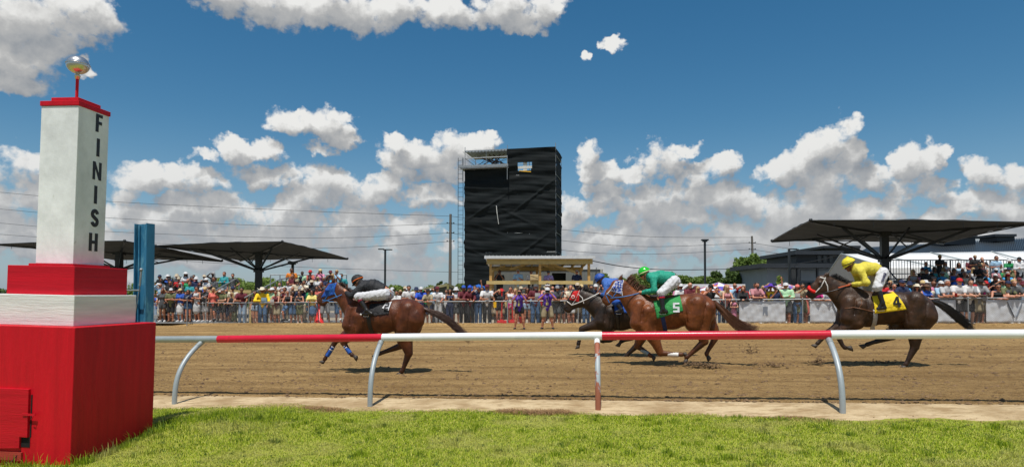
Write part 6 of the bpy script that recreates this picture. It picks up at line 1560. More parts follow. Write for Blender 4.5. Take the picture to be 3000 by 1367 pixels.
J5 = dict(key='b', label='jockey in teal green silks and bright green helmet on the number 5 horse', helmet=(1888, 800), face=(-.8, 0, -.42), torso=[(1911, 813, 15.5), (1937, 812, 18.5), (1961, 813, 17), (1975, 822, 16.5)],
    arm=[(1913, 816), (1917, 850), (1884, 856), (1872, 855)], leg=[(1975, 824, 16.5), (1936, 858, 12), (1941, 904), (1933, 913), (1951, 911)], silk=cloth('teal_silk', (.012, .30, .20), .72), pants=WHITE_C, skin=SKIN_A,
    hm=mat('green_helmet', (.02, .48, .02), .2, .03, 5, coat=.5), peak=BLACKC, band=cloth('cream_band', (.75, .68, .45)), bands=[cloth('purple_boot_cuff', (.16, .03, .36)), cloth('crimson_boot_cuff', (.50, .01, .03))])
build_jockey(J5, f5, h5, p5)
# ---- horse number 4
h4, f4, p4, _ = build_horse(CH4)
mb = MB(); 
for (a, b) in (((2367, 848), (2385, 855)),):
    A, B = Vector(f4(*a, -.055)), Vector(f4(*b, -.075)); A2, B2 = Vector(f4(*a, .055)), Vector(f4(*b, .075))
    top_ = Vector(f4(2371, 840)); mb.tube([B, A.lerp(B, .5) + Vector((0, -.012, 0)), A + Vector((.01, .005, .02)), top_, A2 + Vector((.01, -.005, .02)), A2.lerp(B2, .5) + Vector((0, .012, 0)), B2], .032, 12)
mb.build('nose_roll', mat('red_fleece', (.72, .010, .008), .8, .1, 20, .4, 60), h4)
bridle(h4, f4, p4, [[(2416, 812), (2404, 838), (2388, 856)], [(2401, 812), (2416, 817)], [(2412, 818), (2421, 838), (2423, 856)]], WHITEB, .012)
reins(h4, f4, (2386, 862), (2487, 833), LEATH, .011)
mb = MB(); A = f4(2450, 843, -.135); B = f4(2486, 834, -.10); mb.tube([A, B], .016, 6); mb.build('rein_grip', cloth('orange_grip', (.52, .09, .02)), h4)
YEL = cloth('yellow_cloth', (.80, .58, .01))
saddle_kit(h4, f4, p4, [(2546, 868), (2616, 858), (2639, 905), (2548, 917)], YEL, '4', mat('black_numeral', (.006, .006, .006), .9), (2611, 883), .215, girth=[(2550, 905), (2554, 964)], gm=cloth('grey_girth', (.42, .40, .38)))
saddle(h4, f4, 2548, 862)
mb = MB(); strap(mb, p4, [f4(*q)[0::2] for q in ((2465, 902), (2490, 899), (2518, 905), (2550, 913))], .010); strap(mb, p4, [f4(*q)[0::2] for q in ((2513, 872), (2510, 890), (2503, 901))], .007); mb.build('breast_girth', LEATB, h4)
J4 = dict(key='d', label='jockey in yellow silks and yellow cap with pompom on the number 4 horse', helmet=(2487, 774), face=(-.8, 0, -.45), torso=[(2511, 791, 15.5), (2538, 787, 18.5), (2563, 788, 17), (2577, 797, 16.5)],
    arm=[(2514, 796), (2527, 829), (2496, 833), (2485, 832)], leg=[(2580, 800, 16.5), (2556, 842, 12.5), (2568, 885), (2554, 903), (2575, 900)], silk=cloth('yellow_silk', (.66, .56, .06), .72), pants=WHITE_C, skin=SKIN_B,
    hm=cloth('yellow_cap', (.74, .62, .02), .55), band=BLACKC, pom=(2483, 755), bands=[])
j4 = build_jockey(J4, f4, h4, p4)

me = text_mesh('RJVENANCIO', .062, .001, .003, .62)
a_, b_ = Vector(f4(2579, 801, -.14)), Vector(f4(2558, 838, -.275)); X_ = (b_ - a_).normalized(); n_ = Vector((0, -1, 0)); n_ = (n_ - X_ * n_.dot(X_)).normalized(); Y_ = n_.cross(X_)
Mx = Matrix((X_, Y_, n_)).transposed().to_4x4(); Mx.translation = (a_ + b_) / 2 + n_ * .118 + Y_ * .0; me.transform(Mx)
link_mesh('lettering', me, cloth('navy_print', (.02, .02, .07)), [o for o in j4.children if o.name.startswith('breeches')][0])
# ================================================================== PEOPLE
PT = [(1, 1, 1), (.80, .42, .38), (.10, .08, .07), (.5, .45, .42)]
SKINS = [skin_mat('skin_fair', lin((200, 146, 118))), skin_mat('skin_rosy', lin((184, 122, 94))), skin_mat('skin_olive', lin((162, 108, 78))), skin_mat('skin_bronze', lin((128, 82, 56))), skin_mat('skin_deep', lin((76, 50, 36)))]
# poses: elbows / wrists (right side is +x), lean of the chest, per arm; feet
POSES = {
    'rail':   dict(lean=.16, arms=[((.25, -.26, 1.12), (.07, -.40, 1.13)), ((-.25, -.26, 1.12), (-.05, -.42, 1.13))], hd=((-.7, -.5, 0), (.7, -.4, -.1))),
    'rail2':  dict(lean=.10, arms=[((.28, -.16, 1.15), (.30, -.40, 1.11)), ((-.25, -.26, 1.13), (-.02, -.41, 1.13))], hd=((.1, -.8, -.5), (.8, -.4, 0))),
    'stand':  dict(lean=.02, arms=[((.26, .02, 1.14), (.27, -.07, .90)), ((-.26, .02, 1.14), (-.26, -.09, .90))], hd=((-.1, -.2, -1), (.1, -.2, -1))),
    'hips':   dict(lean=.0, arms=[((.36, .06, 1.18), (.17, -.07, 1.02)), ((-.26, .02, 1.14), (-.26, -.09, .90))], hd=((-.7, -.4, -.3), (.1, -.2, -1))),
    'phone':  dict(lean=.02, arms=[((.26, -.18, 1.20), (.09, -.34, 1.47)), ((-.26, -.18, 1.20), (-.09, -.34, 1.47))], hd=((-.35, -.2, .9), (.35, -.2, .9))),
    'camera': dict(lean=.05, arms=[((.32, -.14, 1.26), (.10, -.22, 1.56)), ((-.32, -.14, 1.24), (-.07, -.28, 1.50))], hd=((-.7, -.2, .6), (.5, -.3, .8)), wide=.09),
    'cross':  dict(lean=.0, arms=[((.26, -.05, 1.15), (-.06, -.21, 1.17)), ((-.26, -.05, 1.15), (.08, -.24, 1.20))], hd=((-.9, -.1, .2), (.9, .05, .2))),
    'hold':   dict(lean=.03, arms=[((.26, -.03, 1.15), (.12, -.26, 1.24)), ((-.26, -.03, 1.15), (-.10, -.27, 1.18))], hd=((-.5, -.5, .5), (.6, -.6, .2))),
    'cheer':  dict(lean=.0, arms=[((.33, -.02, 1.66), (.27, -.04, 1.93)), ((-.33, -.02, 1.66), (-.26, -.04, 1.93))], hd=((-.1, 0, 1), (.1, 0, 1))),
    'fist':   dict(lean=.0, arms=[((.34, -.04, 1.64), (.30, -.06, 1.90)), ((-.26, -.12, 1.15), (-.12, -.30, 1.15))], hd=((-.1, 0, 1), (.6, -.5, .1))),
    'shade':  dict(lean=.04, arms=[((.26, -.20, 1.14), (.05, -.38, 1.13)), ((-.34, -.16, 1.52), (-.12, -.17, 1.68))], hd=((-.8, -.4, 0), (.9, 0, .1))),
    'lunge':  dict(lean=.12, arms=[((.25, -.22, 1.12), (.10, -.38, 1.12)), ((-.25, -.22, 1.12), (-.08, -.40, 1.12))], hd=((-.7, -.5, 0), (.7, -.4, -.1)), up=1),
    'sit':    dict(lean=.06, arms=[((.25, -.12, 1.14), (.12, -.34, 1.05)), ((-.25, -.12, 1.14), (-.12, -.34, 1.05))], hd=((-.3, -.8, -.2), (.3, -.8, -.2)), sit=1),
    'sitc':   dict(lean=.02, arms=[((.26, -.14, 1.18), (.06, -.30, 1.32)), ((-.26, -.14, 1.18), (-.06, -.30, 1.30))], hd=((-.4, -.3, .8), (.4, -.3, .8)), sit=1),
}
def joints(pose, fem):
    P = POSES[pose]; L = P['lean']; sw = .165 if fem else .190; J = {}
    dz = -.47 if P.get('sit') else 0.0
    J['pel'] = (0, .03 if L > .05 else 0, .96 + dz); J['wai'] = (0, -.02 - L * .3, 1.12 + dz); J['che'] = (0, -L * .75, 1.30 + dz); J['nck'] = (0, -L - .005, 1.475 + dz); J['hed'] = (0, -L - .035, 1.635 + dz)
    for i, s in enumerate((1, -1)):
        J['sh', s] = (s * sw, -L * .9, 1.42 + dz); e, w = P['arms'][i]
        J['el', s] = (e[0] * (.92 if fem else 1), e[1] - L * .5, e[2] + dz); J['wr', s] = (w[0], w[1] - L * .3, w[2] + dz); J['hd', s] = P['hd'][i]
        hw = .085 + P.get('wide', 0) * .3
        J['hip', s] = (s * .092, .03 if L > .05 else 0, .93 + dz)
        if P.get('sit'): J['kn', s] = (s * .14, -.43, .50); J['an', s] = (s * .13, -.40, .085)
        elif P.get('up') and s == -1: J['kn', s] = (s * .16, -.36, .66); J['an', s] = (s * .13, -.33, .30)
        else: J['kn', s] = (s * (.10 + P.get('wide', 0) * .5), -.02, .50); J['an', s] = (s * (.105 + P.get('wide', 0)), .03, .085)
    return J
def v_(a, b, t): return tuple(a[i] + (b[i] - a[i]) * t for i in range(3))
def pprims(J, fem, what):
    K = lambda k, t=0: {'k': k, 't': t}
    if what == 'torso':
        g = .92 if fem else 1.0
        T = [('c', J['pel'], J['wai'], .118 * (1.08 if fem else 1), .105 * (.9 if fem else 1.03), .74, K(.05)), ('c', J['wai'], J['che'], .105 * (.9 if fem else 1.05), .125 * g, .72, K(.05)),
             ('c', (J['sh', 1][0] * .78, J['sh', 1][1], J['sh', 1][2] - .03), (J['sh', -1][0] * .78, J['sh', 1][1], J['sh', 1][2] - .03), .066, .066, K(.05)), ('e', J['che'], (.155 * g, .105, .13), 0, K(.05)),
             ('e', (0, J['pel'][1] + .01, J['pel'][2] - .03), (.165 if fem else .155, .115, .105), 0, K(.05))]
        if fem: T += [('e', (s * .066, J['che'][1] - .085, J['che'][2] - .005), (.058, .058, .058), 0, K(.03)) for s in (1, -1)]
        return T
    if what in ('arms', 'sleeves', 'shorts_sleeves'):
        A = []
        for s in (1, -1):
            a, b, c = J['sh', s], J['el', s], J['wr', s]
            if what == 'shorts_sleeves': A += [('c', a, v_(a, b, .55), .056, .058, K(.03))]
            elif what == 'sleeves': A += [('c', a, b, .054, .046, K(.03)), ('c', b, v_(b, c, .95), .044, .034, K(.03))]
            else: A += [('c', a, b, .048, .037, K(.03)), ('c', b, v_(b, c, .35), .038, .037, K(.015)), ('c', v_(b, c, .35), c, .037, .025, K(.015))]
        return A
    if what == 'legs':
        A = []
        for s in (1, -1):
            h, k_, a = J['hip', s], J['kn', s], J['an', s]
            A += [('c', h, k_, .086, .054, K(.04)), ('c', k_, v_(k_, a, .35), .051, .055, K(.02)), ('c', v_(k_, a, .35), a, .055, .034, K(.02)), ('c', a, (a[0] + s * .02, a[1] - .13, a[2] - .055), .034, .026, K(.02)), ('c', a, (a[0], a[1] + .03, a[2] - .05), .034, .03, K(.02))]
        return A
    if what in ('shorts', 'pants', 'short_shorts'):
        A = [('e', (0, J['pel'][1] + .01, J['pel'][2] - .03), (.168, .122, .11), 0, K(.05)), ('c', J['pel'], (J['pel'][0], J['pel'][1], J['pel'][2] + .05), .12, .115, .78, K(.04))]
        for s in (1, -1):
            h, k_, a = J['hip', s], J['kn', s], J['an', s]
            if what == 'shorts': A += [('c', h, v_(h, k_, .85), .096, .088, K(.03))]
            elif what == 'short_shorts': A += [('c', h, v_(h, k_, .35), .098, .094, K(.03))]
            else: A += [('c', h, k_, .094, .070, K(.03)), ('c', k_, v_(k_, a, .92), .068, .058, K(.03))]
        return A
    if what == 'skirt':
        h = J['pel']; kz = .52 if not (J['kn', 1][1] < -.3) else h[2] - .02
        return [('c', (0, h[1], h[2] + .08), (0, h[1] - .01, (h[2] + kz) / 2), .13, .17, .85, K(.04)), ('c', (0, h[1] - .01, (h[2] + kz) / 2), (0, h[1] - .02, kz + .05), .17, .18, .85, K(.04))] + ([('c', J['hip', s], v_(J['hip', s], J['kn', s], .9), .10, .10, K(.05)) for s in (1, -1)] if J['kn', 1][1] < -.3 else [])
    if what == 'shoes':
        A = []
        for s in (1, -1):
            a = J['an', s]; t = (a[0] + s * .025, a[1] - .155, a[2] - .05)
            A += [('c', (a[0], a[1] + .04, a[2] - .045), t, .042, .036, K(.02)), ('c', (a[0], a[1] + .02, a[2] - .03), v_(a, t, .5), .042, .035, K(.02))]
        return A
    if what == 'head':
        h = np.array(J['hed']); H = lambda x, y, z: tuple(h + np.array((x, y, z)))
        A = [('c', J['nck'], H(0, .02, -.08), .058 if not fem else .048, .052 if not fem else .044, K(.03)), ('e', H(0, .015, .015), (.077, .096, .105), 0, K(.02)),
             ('c', H(0, -.035, -.02), H(0, -.05, -.088), .060, .036, K(.03)), ('c', H(0, -.088, .008), H(0, -.112, -.03), .010, .015, K(.012)),
             ('c', H(-.018, -.088, -.062), H(.018, -.088, -.062), .008, .008, K(.008, 1)), ('e', H(0, -.075, -.100), (.020, .016, .014), 0, K(.02))]
        for s in (1, -1):
            A += [('e', H(s * .031, -.083, .006), (.014, .010, .008), 0, K(.006, 2)), ('e', H(s * .078, .012, -.01), (.010, .020, .030), 0, K(.008))]
        return A
HAND_CACHE = {}
def body_prims(J, fem):
    A = pprims(J, fem, 'head') + pprims(J, fem, 'torso') + pprims(J, fem, 'arms') + pprims(J, fem, 'legs')
    for s in (1, -1): A += hand_prims(J['wr', s], J['hd', s], s, (0, -.3, 1) if abs(J['hd', s][2]) < .8 else (0, 1, 0), sc_=.92 if fem else 1.0)
    return A
MESH = {}
def pmesh(pose, fem, what):
    key = (pose, fem, what)
    if key in MESH: return MESH[key]
    J = joints(pose, fem); sd = sum(map(ord, pose + what)) % 97
    if what == 'body': me = sdf_mesh('person_body', body_prims(J, fem), h=.0125, k=.012, colors=PT, smooth_it=1)
    elif what in ('tee', 'shirt', 'tank'):
        A = pprims(J, fem, 'torso')[:4]; b = J['pel']
        A += [('c', (0, b[1], b[2] + .04), (0, b[1], b[2] - .06), .125, .128, .82, {'k': .05})]
        if what == 'tee': A += pprims(J, fem, 'shorts_sleeves')
        if what == 'shirt': A += pprims(J, fem, 'sleeves')
        if fem: A += [q for q in pprims(J, fem, 'torso')[5:]]
        if what != 'tank': A += [('c', J['nck'], (J['nck'][0], J['nck'][1], J['nck'][2] - .03), .060, .07, {'k': .03})]
        cut = None
        if what == 'tank': cut = lambda X: X[..., 2] - (J['sh', 1][2] + .0)
        me = folds(sdf_mesh(what, A, h=.0155, k=.04, grow=.016 if what != 'tank' else .012, cut=cut, smooth_it=1), .007, sd, (18, 18, 12))
    elif what in ('shorts', 'pants', 'short_shorts', 'skirt'):
        me = folds(sdf_mesh(what, pprims(J, fem, what), h=.0165, k=.03, grow=.010, smooth_it=1), .006, sd, (20, 20, 9))
    elif what == 'shoes': me = sdf_mesh('shoes', pprims(J, fem, 'shoes'), h=.0145, k=.02, grow=.006)
    elif what in ('hair_short', 'hair_long', 'hair_pony', 'beard'):
        h = np.array(J['hed']); H = lambda x, y, z: tuple(h + np.array((x, y, z)))
        if what == 'beard': A = [('c', H(0, -.045, -.045), H(0, -.055, -.10), .058, .040)]; cut = lambda X: (X[..., 2] - h[2] + .045)
        else:
            A = [('e', H(0, .022, .028), (.090, .103, .108), 0, {'k': .02})]
            if what == 'hair_long': A += [('c', H(s * .055, .03, -.02), H(s * .085, .02, -.21), .048, .040, {'k': .04}) for s in (1, -1)] + [('c', H(0, .07, -.02), H(0, .085, -.26), .06, .065, {'k': .04})]
            if what == 'hair_pony': A += [('c', H(0, .11, .04), H(0, .15, -.12), .035, .02, {'k': .02})]
            if what == 'hair_long': cut = lambda X: np.minimum(-(X[..., 1] - h[1] + .055), -(X[..., 2] - h[2] - .062)) * 1.0
            else: cut = lambda X: -np.minimum(1, np.maximum((X[..., 1] - h[1] - .0) + .6 * (X[..., 2] - h[2] - .015), (X[..., 2] - h[2] - .062) * 1.0)) + np.maximum(0, -(X[..., 2] - h[2]) - .06)
        me = sdf_mesh(what, A, h=.0125, k=.02, cut=cut, smooth_it=1)
    MESH[key] = me; return me
def hmesh(kind):
    if kind in MESH: return MESH[kind]
    mb = MB()
    if kind == 'cap':
        mb.lathe([(.001, .105), (.045, .098), (.078, .075), (.094, .035), (.098, -.005)], seg=18); rows = []
        for i in range(4):
            t = i / 3; rows.append([(.095 * math.sin(a) * (1 - .12 * t), -.085 * math.cos(a) - .08 * t * math.cos(a) ** .5 if math.cos(a) > 0 else -.085 * math.cos(a), .012 - .022 * t) for a in np.linspace(-1.2, 1.2, 11)])
        mb.sheet(rows); mb.ball((0, 0, .107), .010, 6, 4)
    elif kind == 'visor':
        mb.lathe([(.095, .03), (.099, .028), (.099, -.005), (.095, -.005)], seg=18); rows = []
        for i in range(4):
            t = i / 3; rows.append([(.095 * math.sin(a), -.085 * math.cos(a) - .08 * t * max(0, math.cos(a)) ** .5, .012 - .022 * t) for a in np.linspace(-1.2, 1.2, 11)])
        mb.sheet(rows)
    elif kind in ('cowboy', 'sunhat', 'bighat', 'bucket'):
        br = {'cowboy': .20, 'sunhat': .19, 'bighat': .27, 'bucket': .145}[kind]; cr = {'cowboy': .115, 'sunhat': .095, 'bighat': .10, 'bucket': .10}[kind]; rows = []
        prof = [(.001, cr - (.022 if kind == 'cowboy' else 0)), (.04, cr), (.072, cr - .008), (.088, .05), (.098, .008), (.12, -.004), ((.12 + br) / 2, -.008), (br, -.012)]
        seg = 24
        for (r, z) in prof:
            row = []
            for k in range(seg + 1):
                a = 2 * math.pi * k / seg; e = max(0, (r - .11) / (br - .11)) if br > .11 else 0; up = 0
                if kind == 'cowboy': up = .075 * e * abs(math.cos(a)) ** 2 - .02 * e * abs(math.sin(a))
                elif kind == 'bighat': up = .03 * e * math.sin(3 * a) - .03 * e
                elif kind == 'bucket': up = -.05 * e
                else: up = .012 * e * math.sin(2 * a + 1)
                row.append((r * math.cos(a) * (1.0 if kind != 'cowboy' else .96), r * math.sin(a) * 1.08, z + up))
            rows.append(row)
        mb.sheet(rows)
    elif kind == 'sunglasses':
        for s in (1, -1): mb.box((s * .034, -.104, .004), (.050, .010, .036), top=1.1); mb.bar((s * .06, -.10, .012), (s * .080, .0, .006), .006)
        mb.box((0, -.108, .012), (.022, .006, .008))
    elif kind == 'phone': mb.box((0, 0, 0), (.075, .012, .15))
    elif kind == 'camera':
        mb.box((0, 0, 0), (.15, .07, .11)); mb.M = Matrix.Rotation(R(90), 4, 'X'); mb.lathe([(.04, .02), (.045, .06), (.05, .10), (.062, .19), (.060, .20), (.05, .19), (.001, .17)], seg=16)
    elif kind == 'paper':
        mb.sheet([[(-.10, 0, 0), (0, -.012, 0), (.10, 0, 0)], [(-.10, -.05, .13), (0, -.062, .13), (.10, -.05, .13)], [(-.10, -.07, .27), (0, -.08, .27), (.10, -.07, .27)]], smooth=False)
    elif kind == 'cup': mb.lathe([(.001, 0), (.030, 0), (.040, .12), (.041, .122), (.001, .118)], seg=14)
    elif kind == 'lanyard':
        mb.tube([(-.06, 0, 0), (-.05, -.10, -.1), (-.01, -.15, -.30)], .006, 4); mb.tube([(.06, 0, 0), (.05, -.10, -.1), (.01, -.15, -.30)], .006, 4); mb.box((0, -.155, -.36), (.085, .006, .12))
    me = mb.mesh(kind); bm = bmesh.new(); bm.from_mesh(me); bmesh.ops.recalc_face_normals(bm, faces=bm.faces); bm.to_mesh(me); bm.free()
    MESH[kind] = me; return me
CN = {'white': (.60, .60, .60), 'black': (.014, .014, .016), 'navy': (.012, .022, .07), 'blue': (.02, .09, .42), 'royal blue': (.015, .07, .50), 'light blue': (.32, .50, .66), 'sky blue': (.05, .32, .62), 'teal': (.03, .28, .30), 'mint green': (.42, .68, .42),
      'green': (.02, .28, .09), 'olive': (.13, .14, .06), 'khaki': (.34, .28, .17), 'beige': (.50, .42, .30), 'yellow': (.78, .53, .01), 'pale yellow': (.74, .64, .20), 'orange': (.68, .20, .015), 'red': (.52, .012, .015), 'maroon': (.12, .012, .022),
      'pink': (.62, .22, .34), 'magenta': (.55, .03, .22), 'rose': (.50, .22, .24), 'purple': (.09, .03, .38), 'lilac': (.42, .32, .60), 'grey': (.26, .27, .28), 'light grey': (.46, .47, .48), 'dark grey': (.07, .075, .08), 'brown': (.12, .06, .03), 'denim': (.06, .13, .25), 'pale denim': (.26, .36, .48), 'coral': (.68, .16, .12), 'cream': (.66, .60, .46), 'straw': (.62, .46, .22), 'tan': (.42, .28, .16)}
def cmat(c): return mat('fabric_' + c.replace(' ', '_'), CN[c], .8, .14, 8, .25, 26, bdist=.008)
HAIRC = {'black': (.010, .008, .007), 'brown': (.045, .024, .012), 'blonde': (.42, .28, .12), 'grey': (.34, .33, .32), 'red': (.16, .04, .012), 'dark': (.018, .012, .009)}
def hair_mat(c): return mat('hair_' + c, HAIRC[c], .5, .35, 30, .5, 60, stretch=(1, 1, .3))
GLASS = mat('dark_lenses', (.006, .006, .007), .12, .05, 5)
PCOUNT = 0
def person(loc, rz, pose='rail', fem=False, top=('tee', 'white'), bottom=('shorts', 'navy'), hair=('short', 'brown'), hat=None, glasses=True, skin=1, h=1.75, shoes='dark grey', extra=(), label='', group=None, beard=None, girth=1.0):
    global PCOUNT; PCOUNT += 1
    root = empty('person', loc, rz); tag(root, label, 'person', group); s = h / 1.75; root.scale = (s * girth, s, s)
    def part(name, me, m, off=None):
        o = bpy.data.objects.new(name, me); col.objects.link(o); o.parent = root
        if len(me.materials) == 0: me.materials.append(None)
        o.material_slots[0].link = 'OBJECT'; o.material_slots[0].material = m
        if off is not None: o.location = off
        return o
    J = joints(pose, fem)
    part('body', pmesh(pose, fem, 'body'), SKINS[skin])
    k, c = top
    if k == 'dress': part('dress_top', pmesh(pose, fem, 'tank'), cmat(c)); part('skirt', pmesh(pose, fem, 'skirt'), cmat(c))
    else:
        part({'tee': 't_shirt', 'shirt': 'shirt', 'tank': 'tank_top'}[k], pmesh(pose, fem, k), cmat(c))
        bk = bottom[0]; part({'shorts': 'shorts', 'pants': 'trousers', 'short_shorts': 'shorts', 'skirt': 'skirt'}[bk], pmesh(pose, fem, bk), cmat(bottom[1]))
    part('shoes', pmesh(pose, fem, 'shoes'), cmat(shoes))
    H = Vector(J['hed'])
    if hair and hair[0] != 'bald': part('hair', pmesh(pose, fem, 'hair_' + hair[0]), hair_mat(hair[1]))
    if beard: part('beard', pmesh(pose, fem, 'beard'), hair_mat(beard))
    if hat:
        hk, hc = hat; part('hat' if hk != 'cap' and hk != 'visor' else hk, hmesh(hk), cmat(hc), H + Vector((0, .012, .036 if hk in ('cap', 'visor') else .052)))
    if glasses: part('sunglasses', hmesh('sunglasses'), GLASS, H)
    for e in extra:
        ek, ec = e
        if ek == 'lanyard': part('lanyard', hmesh('lanyard'), cmat(ec), Vector(J['nck']) + Vector((0, -.045, -.03))); continue
        w = Vector(J['wr', 1]) * .5 + Vector(J['wr', -1]) * .5 if ek != 'cup' else Vector(J['wr', -1]) + Vector(J['hd', -1]).normalized() * .07
        off = {'phone': Vector((0, -.06, .08)), 'camera': Vector((0, -.04, .06)), 'paper': Vector((0, -.06, -.10)), 'cup': Vector((0, -.04, -.02))}[ek]
        o = part(ek, hmesh(ek), cmat(ec) if ek != 'phone' else GLASS, w + off)
    return root
# ---- where people are, in words
ZONES = [(520, 'by the blue beam'), (640, 'left of left canopy column'), (700, 'beside left canopy column'), (760, 'right of left canopy column'), (850, 'under left canopy'), (935, 'before blue-hooded horse'), (1020, 'behind blue-hooded head'), (1120, 'behind black-clad jockey'),
         (1185, 'right of black-clad jockey'), (1270, 'above leading horse rump'), (1345, 'left of black tower'), (1430, 'below black tower'), (1500, 'by the red poles'), (1570, 'below middle of stand'), (1640, 'below right of stand'), (1720, 'behind red-hooded horse'), (1800, 'behind blue jockey'), (1900, 'behind green jockey'),
         (1990, 'right of green jockey'), (2080, 'above number 5 horse'), (2165, 'left of leftmost banner'), (2300, 'above leftmost banner'), (2380, 'between two left banners'), (2440, 'before number 4 horse'), (2560, 'behind yellow jockey'), (2640, 'below right canopy column'), (2730, 'above number 4 rump'), (2810, 'above number 4 tail'), (2890, 'left of rightmost banner'), (3200, 'above rightmost banner')]
def zone(px):
    for m, t in ZONES:
        if px < m: return t
    return ZONES[-1][1]
USED = set()
def words(fem, top, bottom, hair, hat, glasses, beard=None, child=False):
    who = ('girl' if fem else 'boy') if child else ('woman' if fem else 'man')
    t = {'tee': 't-shirt', 'shirt': 'shirt', 'tank': 'tank top', 'dress': 'dress'}[top[0]]
    s = '%s in %s %s' % (who, top[1], t)
    if hat: s += ' and %s %s' % (hat[1], {'cap': 'cap', 'visor': 'visor', 'cowboy': 'cowboy hat', 'sunhat': 'sun hat', 'bighat': 'wide hat', 'bucket': 'bucket hat'}[hat[0]])
    else: s += ' with %s hair' % ({'short': 'short', 'long': 'long', 'pony': 'tied', 'bald': 'no'}[hair[0]] + ('' if hair[0] == 'bald' else ' ' + {'dark': 'dark', 'red': 'red'}.get(hair[1], hair[1])))
    return s
ROWW = {0: 'front row', 1: 'second row', 2: 'rear crowd', 'L': 'left bleacher', 'M': 'middle bleacher', 'R': 'right bleacher', 'S': 'wooden stand'}
def make_label(row, px, **k):
    base = words(k['fem'], k['top'], k['bottom'], k['hair'], k['hat'], k['glasses']) + ', ' + ROWW[row] + ', ' + zone(px)
    return base
prng = random.Random(77)
TOPC = ['white'] * 7 + ['black'] * 7 + ['navy'] * 4 + ['dark grey'] * 2 + ['light grey', 'grey', 'brown', 'maroon', 'light blue', 'blue', 'maroon', 'red', 'light blue', 'teal', 'olive', 'pink', 'purple', 'cream', 'sky blue', 'dark grey', 'green', 'rose', 'beige', 'coral', 'mint green']
BOTC = ['navy', 'black', 'black', 'dark grey', 'khaki', 'denim', 'pale denim', 'dark grey', 'olive', 'white', 'beige', 'denim', 'black']
def rand_person(px, row):
    for _ in range(400):
        fem = prng.random() < .45
        k = dict(fem=fem, top=(prng.choice(['tee', 'tee', 'tank', 'shirt', 'dress'] if fem else ['tee', 'tee', 'tee', 'shirt']), prng.choice(TOPC)),
                 bottom=(prng.choice(['short_shorts', 'shorts', 'pants', 'skirt'] if fem else ['shorts', 'shorts', 'pants']), prng.choice(BOTC)),
                 hair=((prng.choice(['long', 'long', 'pony']) if fem else prng.choice(['short', 'short', 'short', 'bald'])), prng.choice(['brown', 'dark', 'blonde', 'grey', 'black', 'brown'] + (['blonde', 'red'] if fem else []))),
                 hat=None if prng.random() < (.75 if fem else .42) else (prng.choice(['cap', 'cap', 'cap', 'sunhat', 'bucket'] if not fem else ['cap', 'sunhat', 'visor']), prng.choice(['white', 'black', 'navy', 'red', 'maroon', 'beige', 'straw', 'grey', 'khaki', 'white'])),
                 glasses=prng.random() < .6)
        if k['hat'] and k['hair'][0] == 'bald': k['hair'] = ('short', k['hair'][1])
        l = make_label(row, px, **k)
        if l not in USED and len(l.split()) <= 16: return k, l
    return k, l
def place(px, row=0, pose=None, hy=None, D=None, face=0.0, lab=None, **kw):
    """px: photo column of the head; hy: photo row of the top of the head"""
    base, _ = rand_person(px, row); k = dict(base); k.update(kw)
    for q in ('child',): k.pop(q, None)
    h = kw.get('h', prng.uniform(1.60, 1.70) if k['fem'] else prng.uniform(1.72, 1.84)); k['h'] = h
    pose = pose or prng.choice(['rail', 'rail', 'rail2', 'hold', 'cross', 'phone', 'shade', 'stand'])
    if row == 0:
        p = fence_pt(px); d = .42 if pose in ('rail', 'rail2', 'lunge', 'shade') else .50
        loc = Vector((p.x, p.y + d * (h / 1.75), gz(p.x, p.y) + .045)) if D is None else D
    else: loc = D
    l = lab or make_label(row, px, **{q: k[q] for q in ('fem', 'top', 'bottom', 'hair', 'hat', 'glasses')})
    if l in USED:                                        # same words twice: name other clothes instead
        t0 = words(k['fem'], k['top'], k['bottom'], k['hair'], None, False).split(' with ')[0]; bt = k['bottom'][1] + ' ' + {'pants': 'trousers', 'skirt': 'skirt'}.get(k['bottom'][0], 'shorts')
        for l2 in (t0 + ' and ' + bt, t0 + ' in sunglasses' if k['glasses'] else t0 + ' without glasses', t0 + ' with %s hair and %s' % (k['hair'][1], bt)):
            l2 = l2 + ', ' + ROWW[row] + ', ' + zone(px)
            if l2 not in USED: l = l2; break
    USED.add(l)
    k.setdefault('skin', prng.choice([0, 1, 1, 2, 2, 3, 4]) if 'skin' not in kw else kw['skin'])
    k.setdefault('shoes', prng.choice(['white', 'dark grey', 'black', 'brown', 'white']))
    # face the horses: most look a little to the left or right
    rz = TRACK_YAW * .6 + face + prng.uniform(-.35, .35)
    return person(loc, rz, pose=pose, label=l, group={0: 'spectators at the fence', 1: 'spectators behind the fence', 2: 'spectators behind the fence', 'L': 'spectators on the bleachers', 'M': 'spectators on the bleachers', 'R': 'spectators on the bleachers', 'S': 'people in the wooden stand'}[row], **{q: v for q, v in k.items() if q not in ('child',)})
SH, PA, SS = (lambda c: ('shorts', c)), (lambda c: ('pants', c)), (lambda c: ('short_shorts', c))
M = lambda px, pose, top, c, bottom, hat=None, hair=('short', 'brown'), **k: place(px, 0, pose, fem=False, top=(top, c), bottom=bottom, hat=hat, hair=hair, **k)
Wn = lambda px, pose, top, c, bottom, hat=None, hair=('long', 'brown'), **k: place(px, 0, pose, fem=True, top=(top, c), bottom=bottom, hat=hat, hair=hair, **k)
CAP = lambda c: ('cap', c)
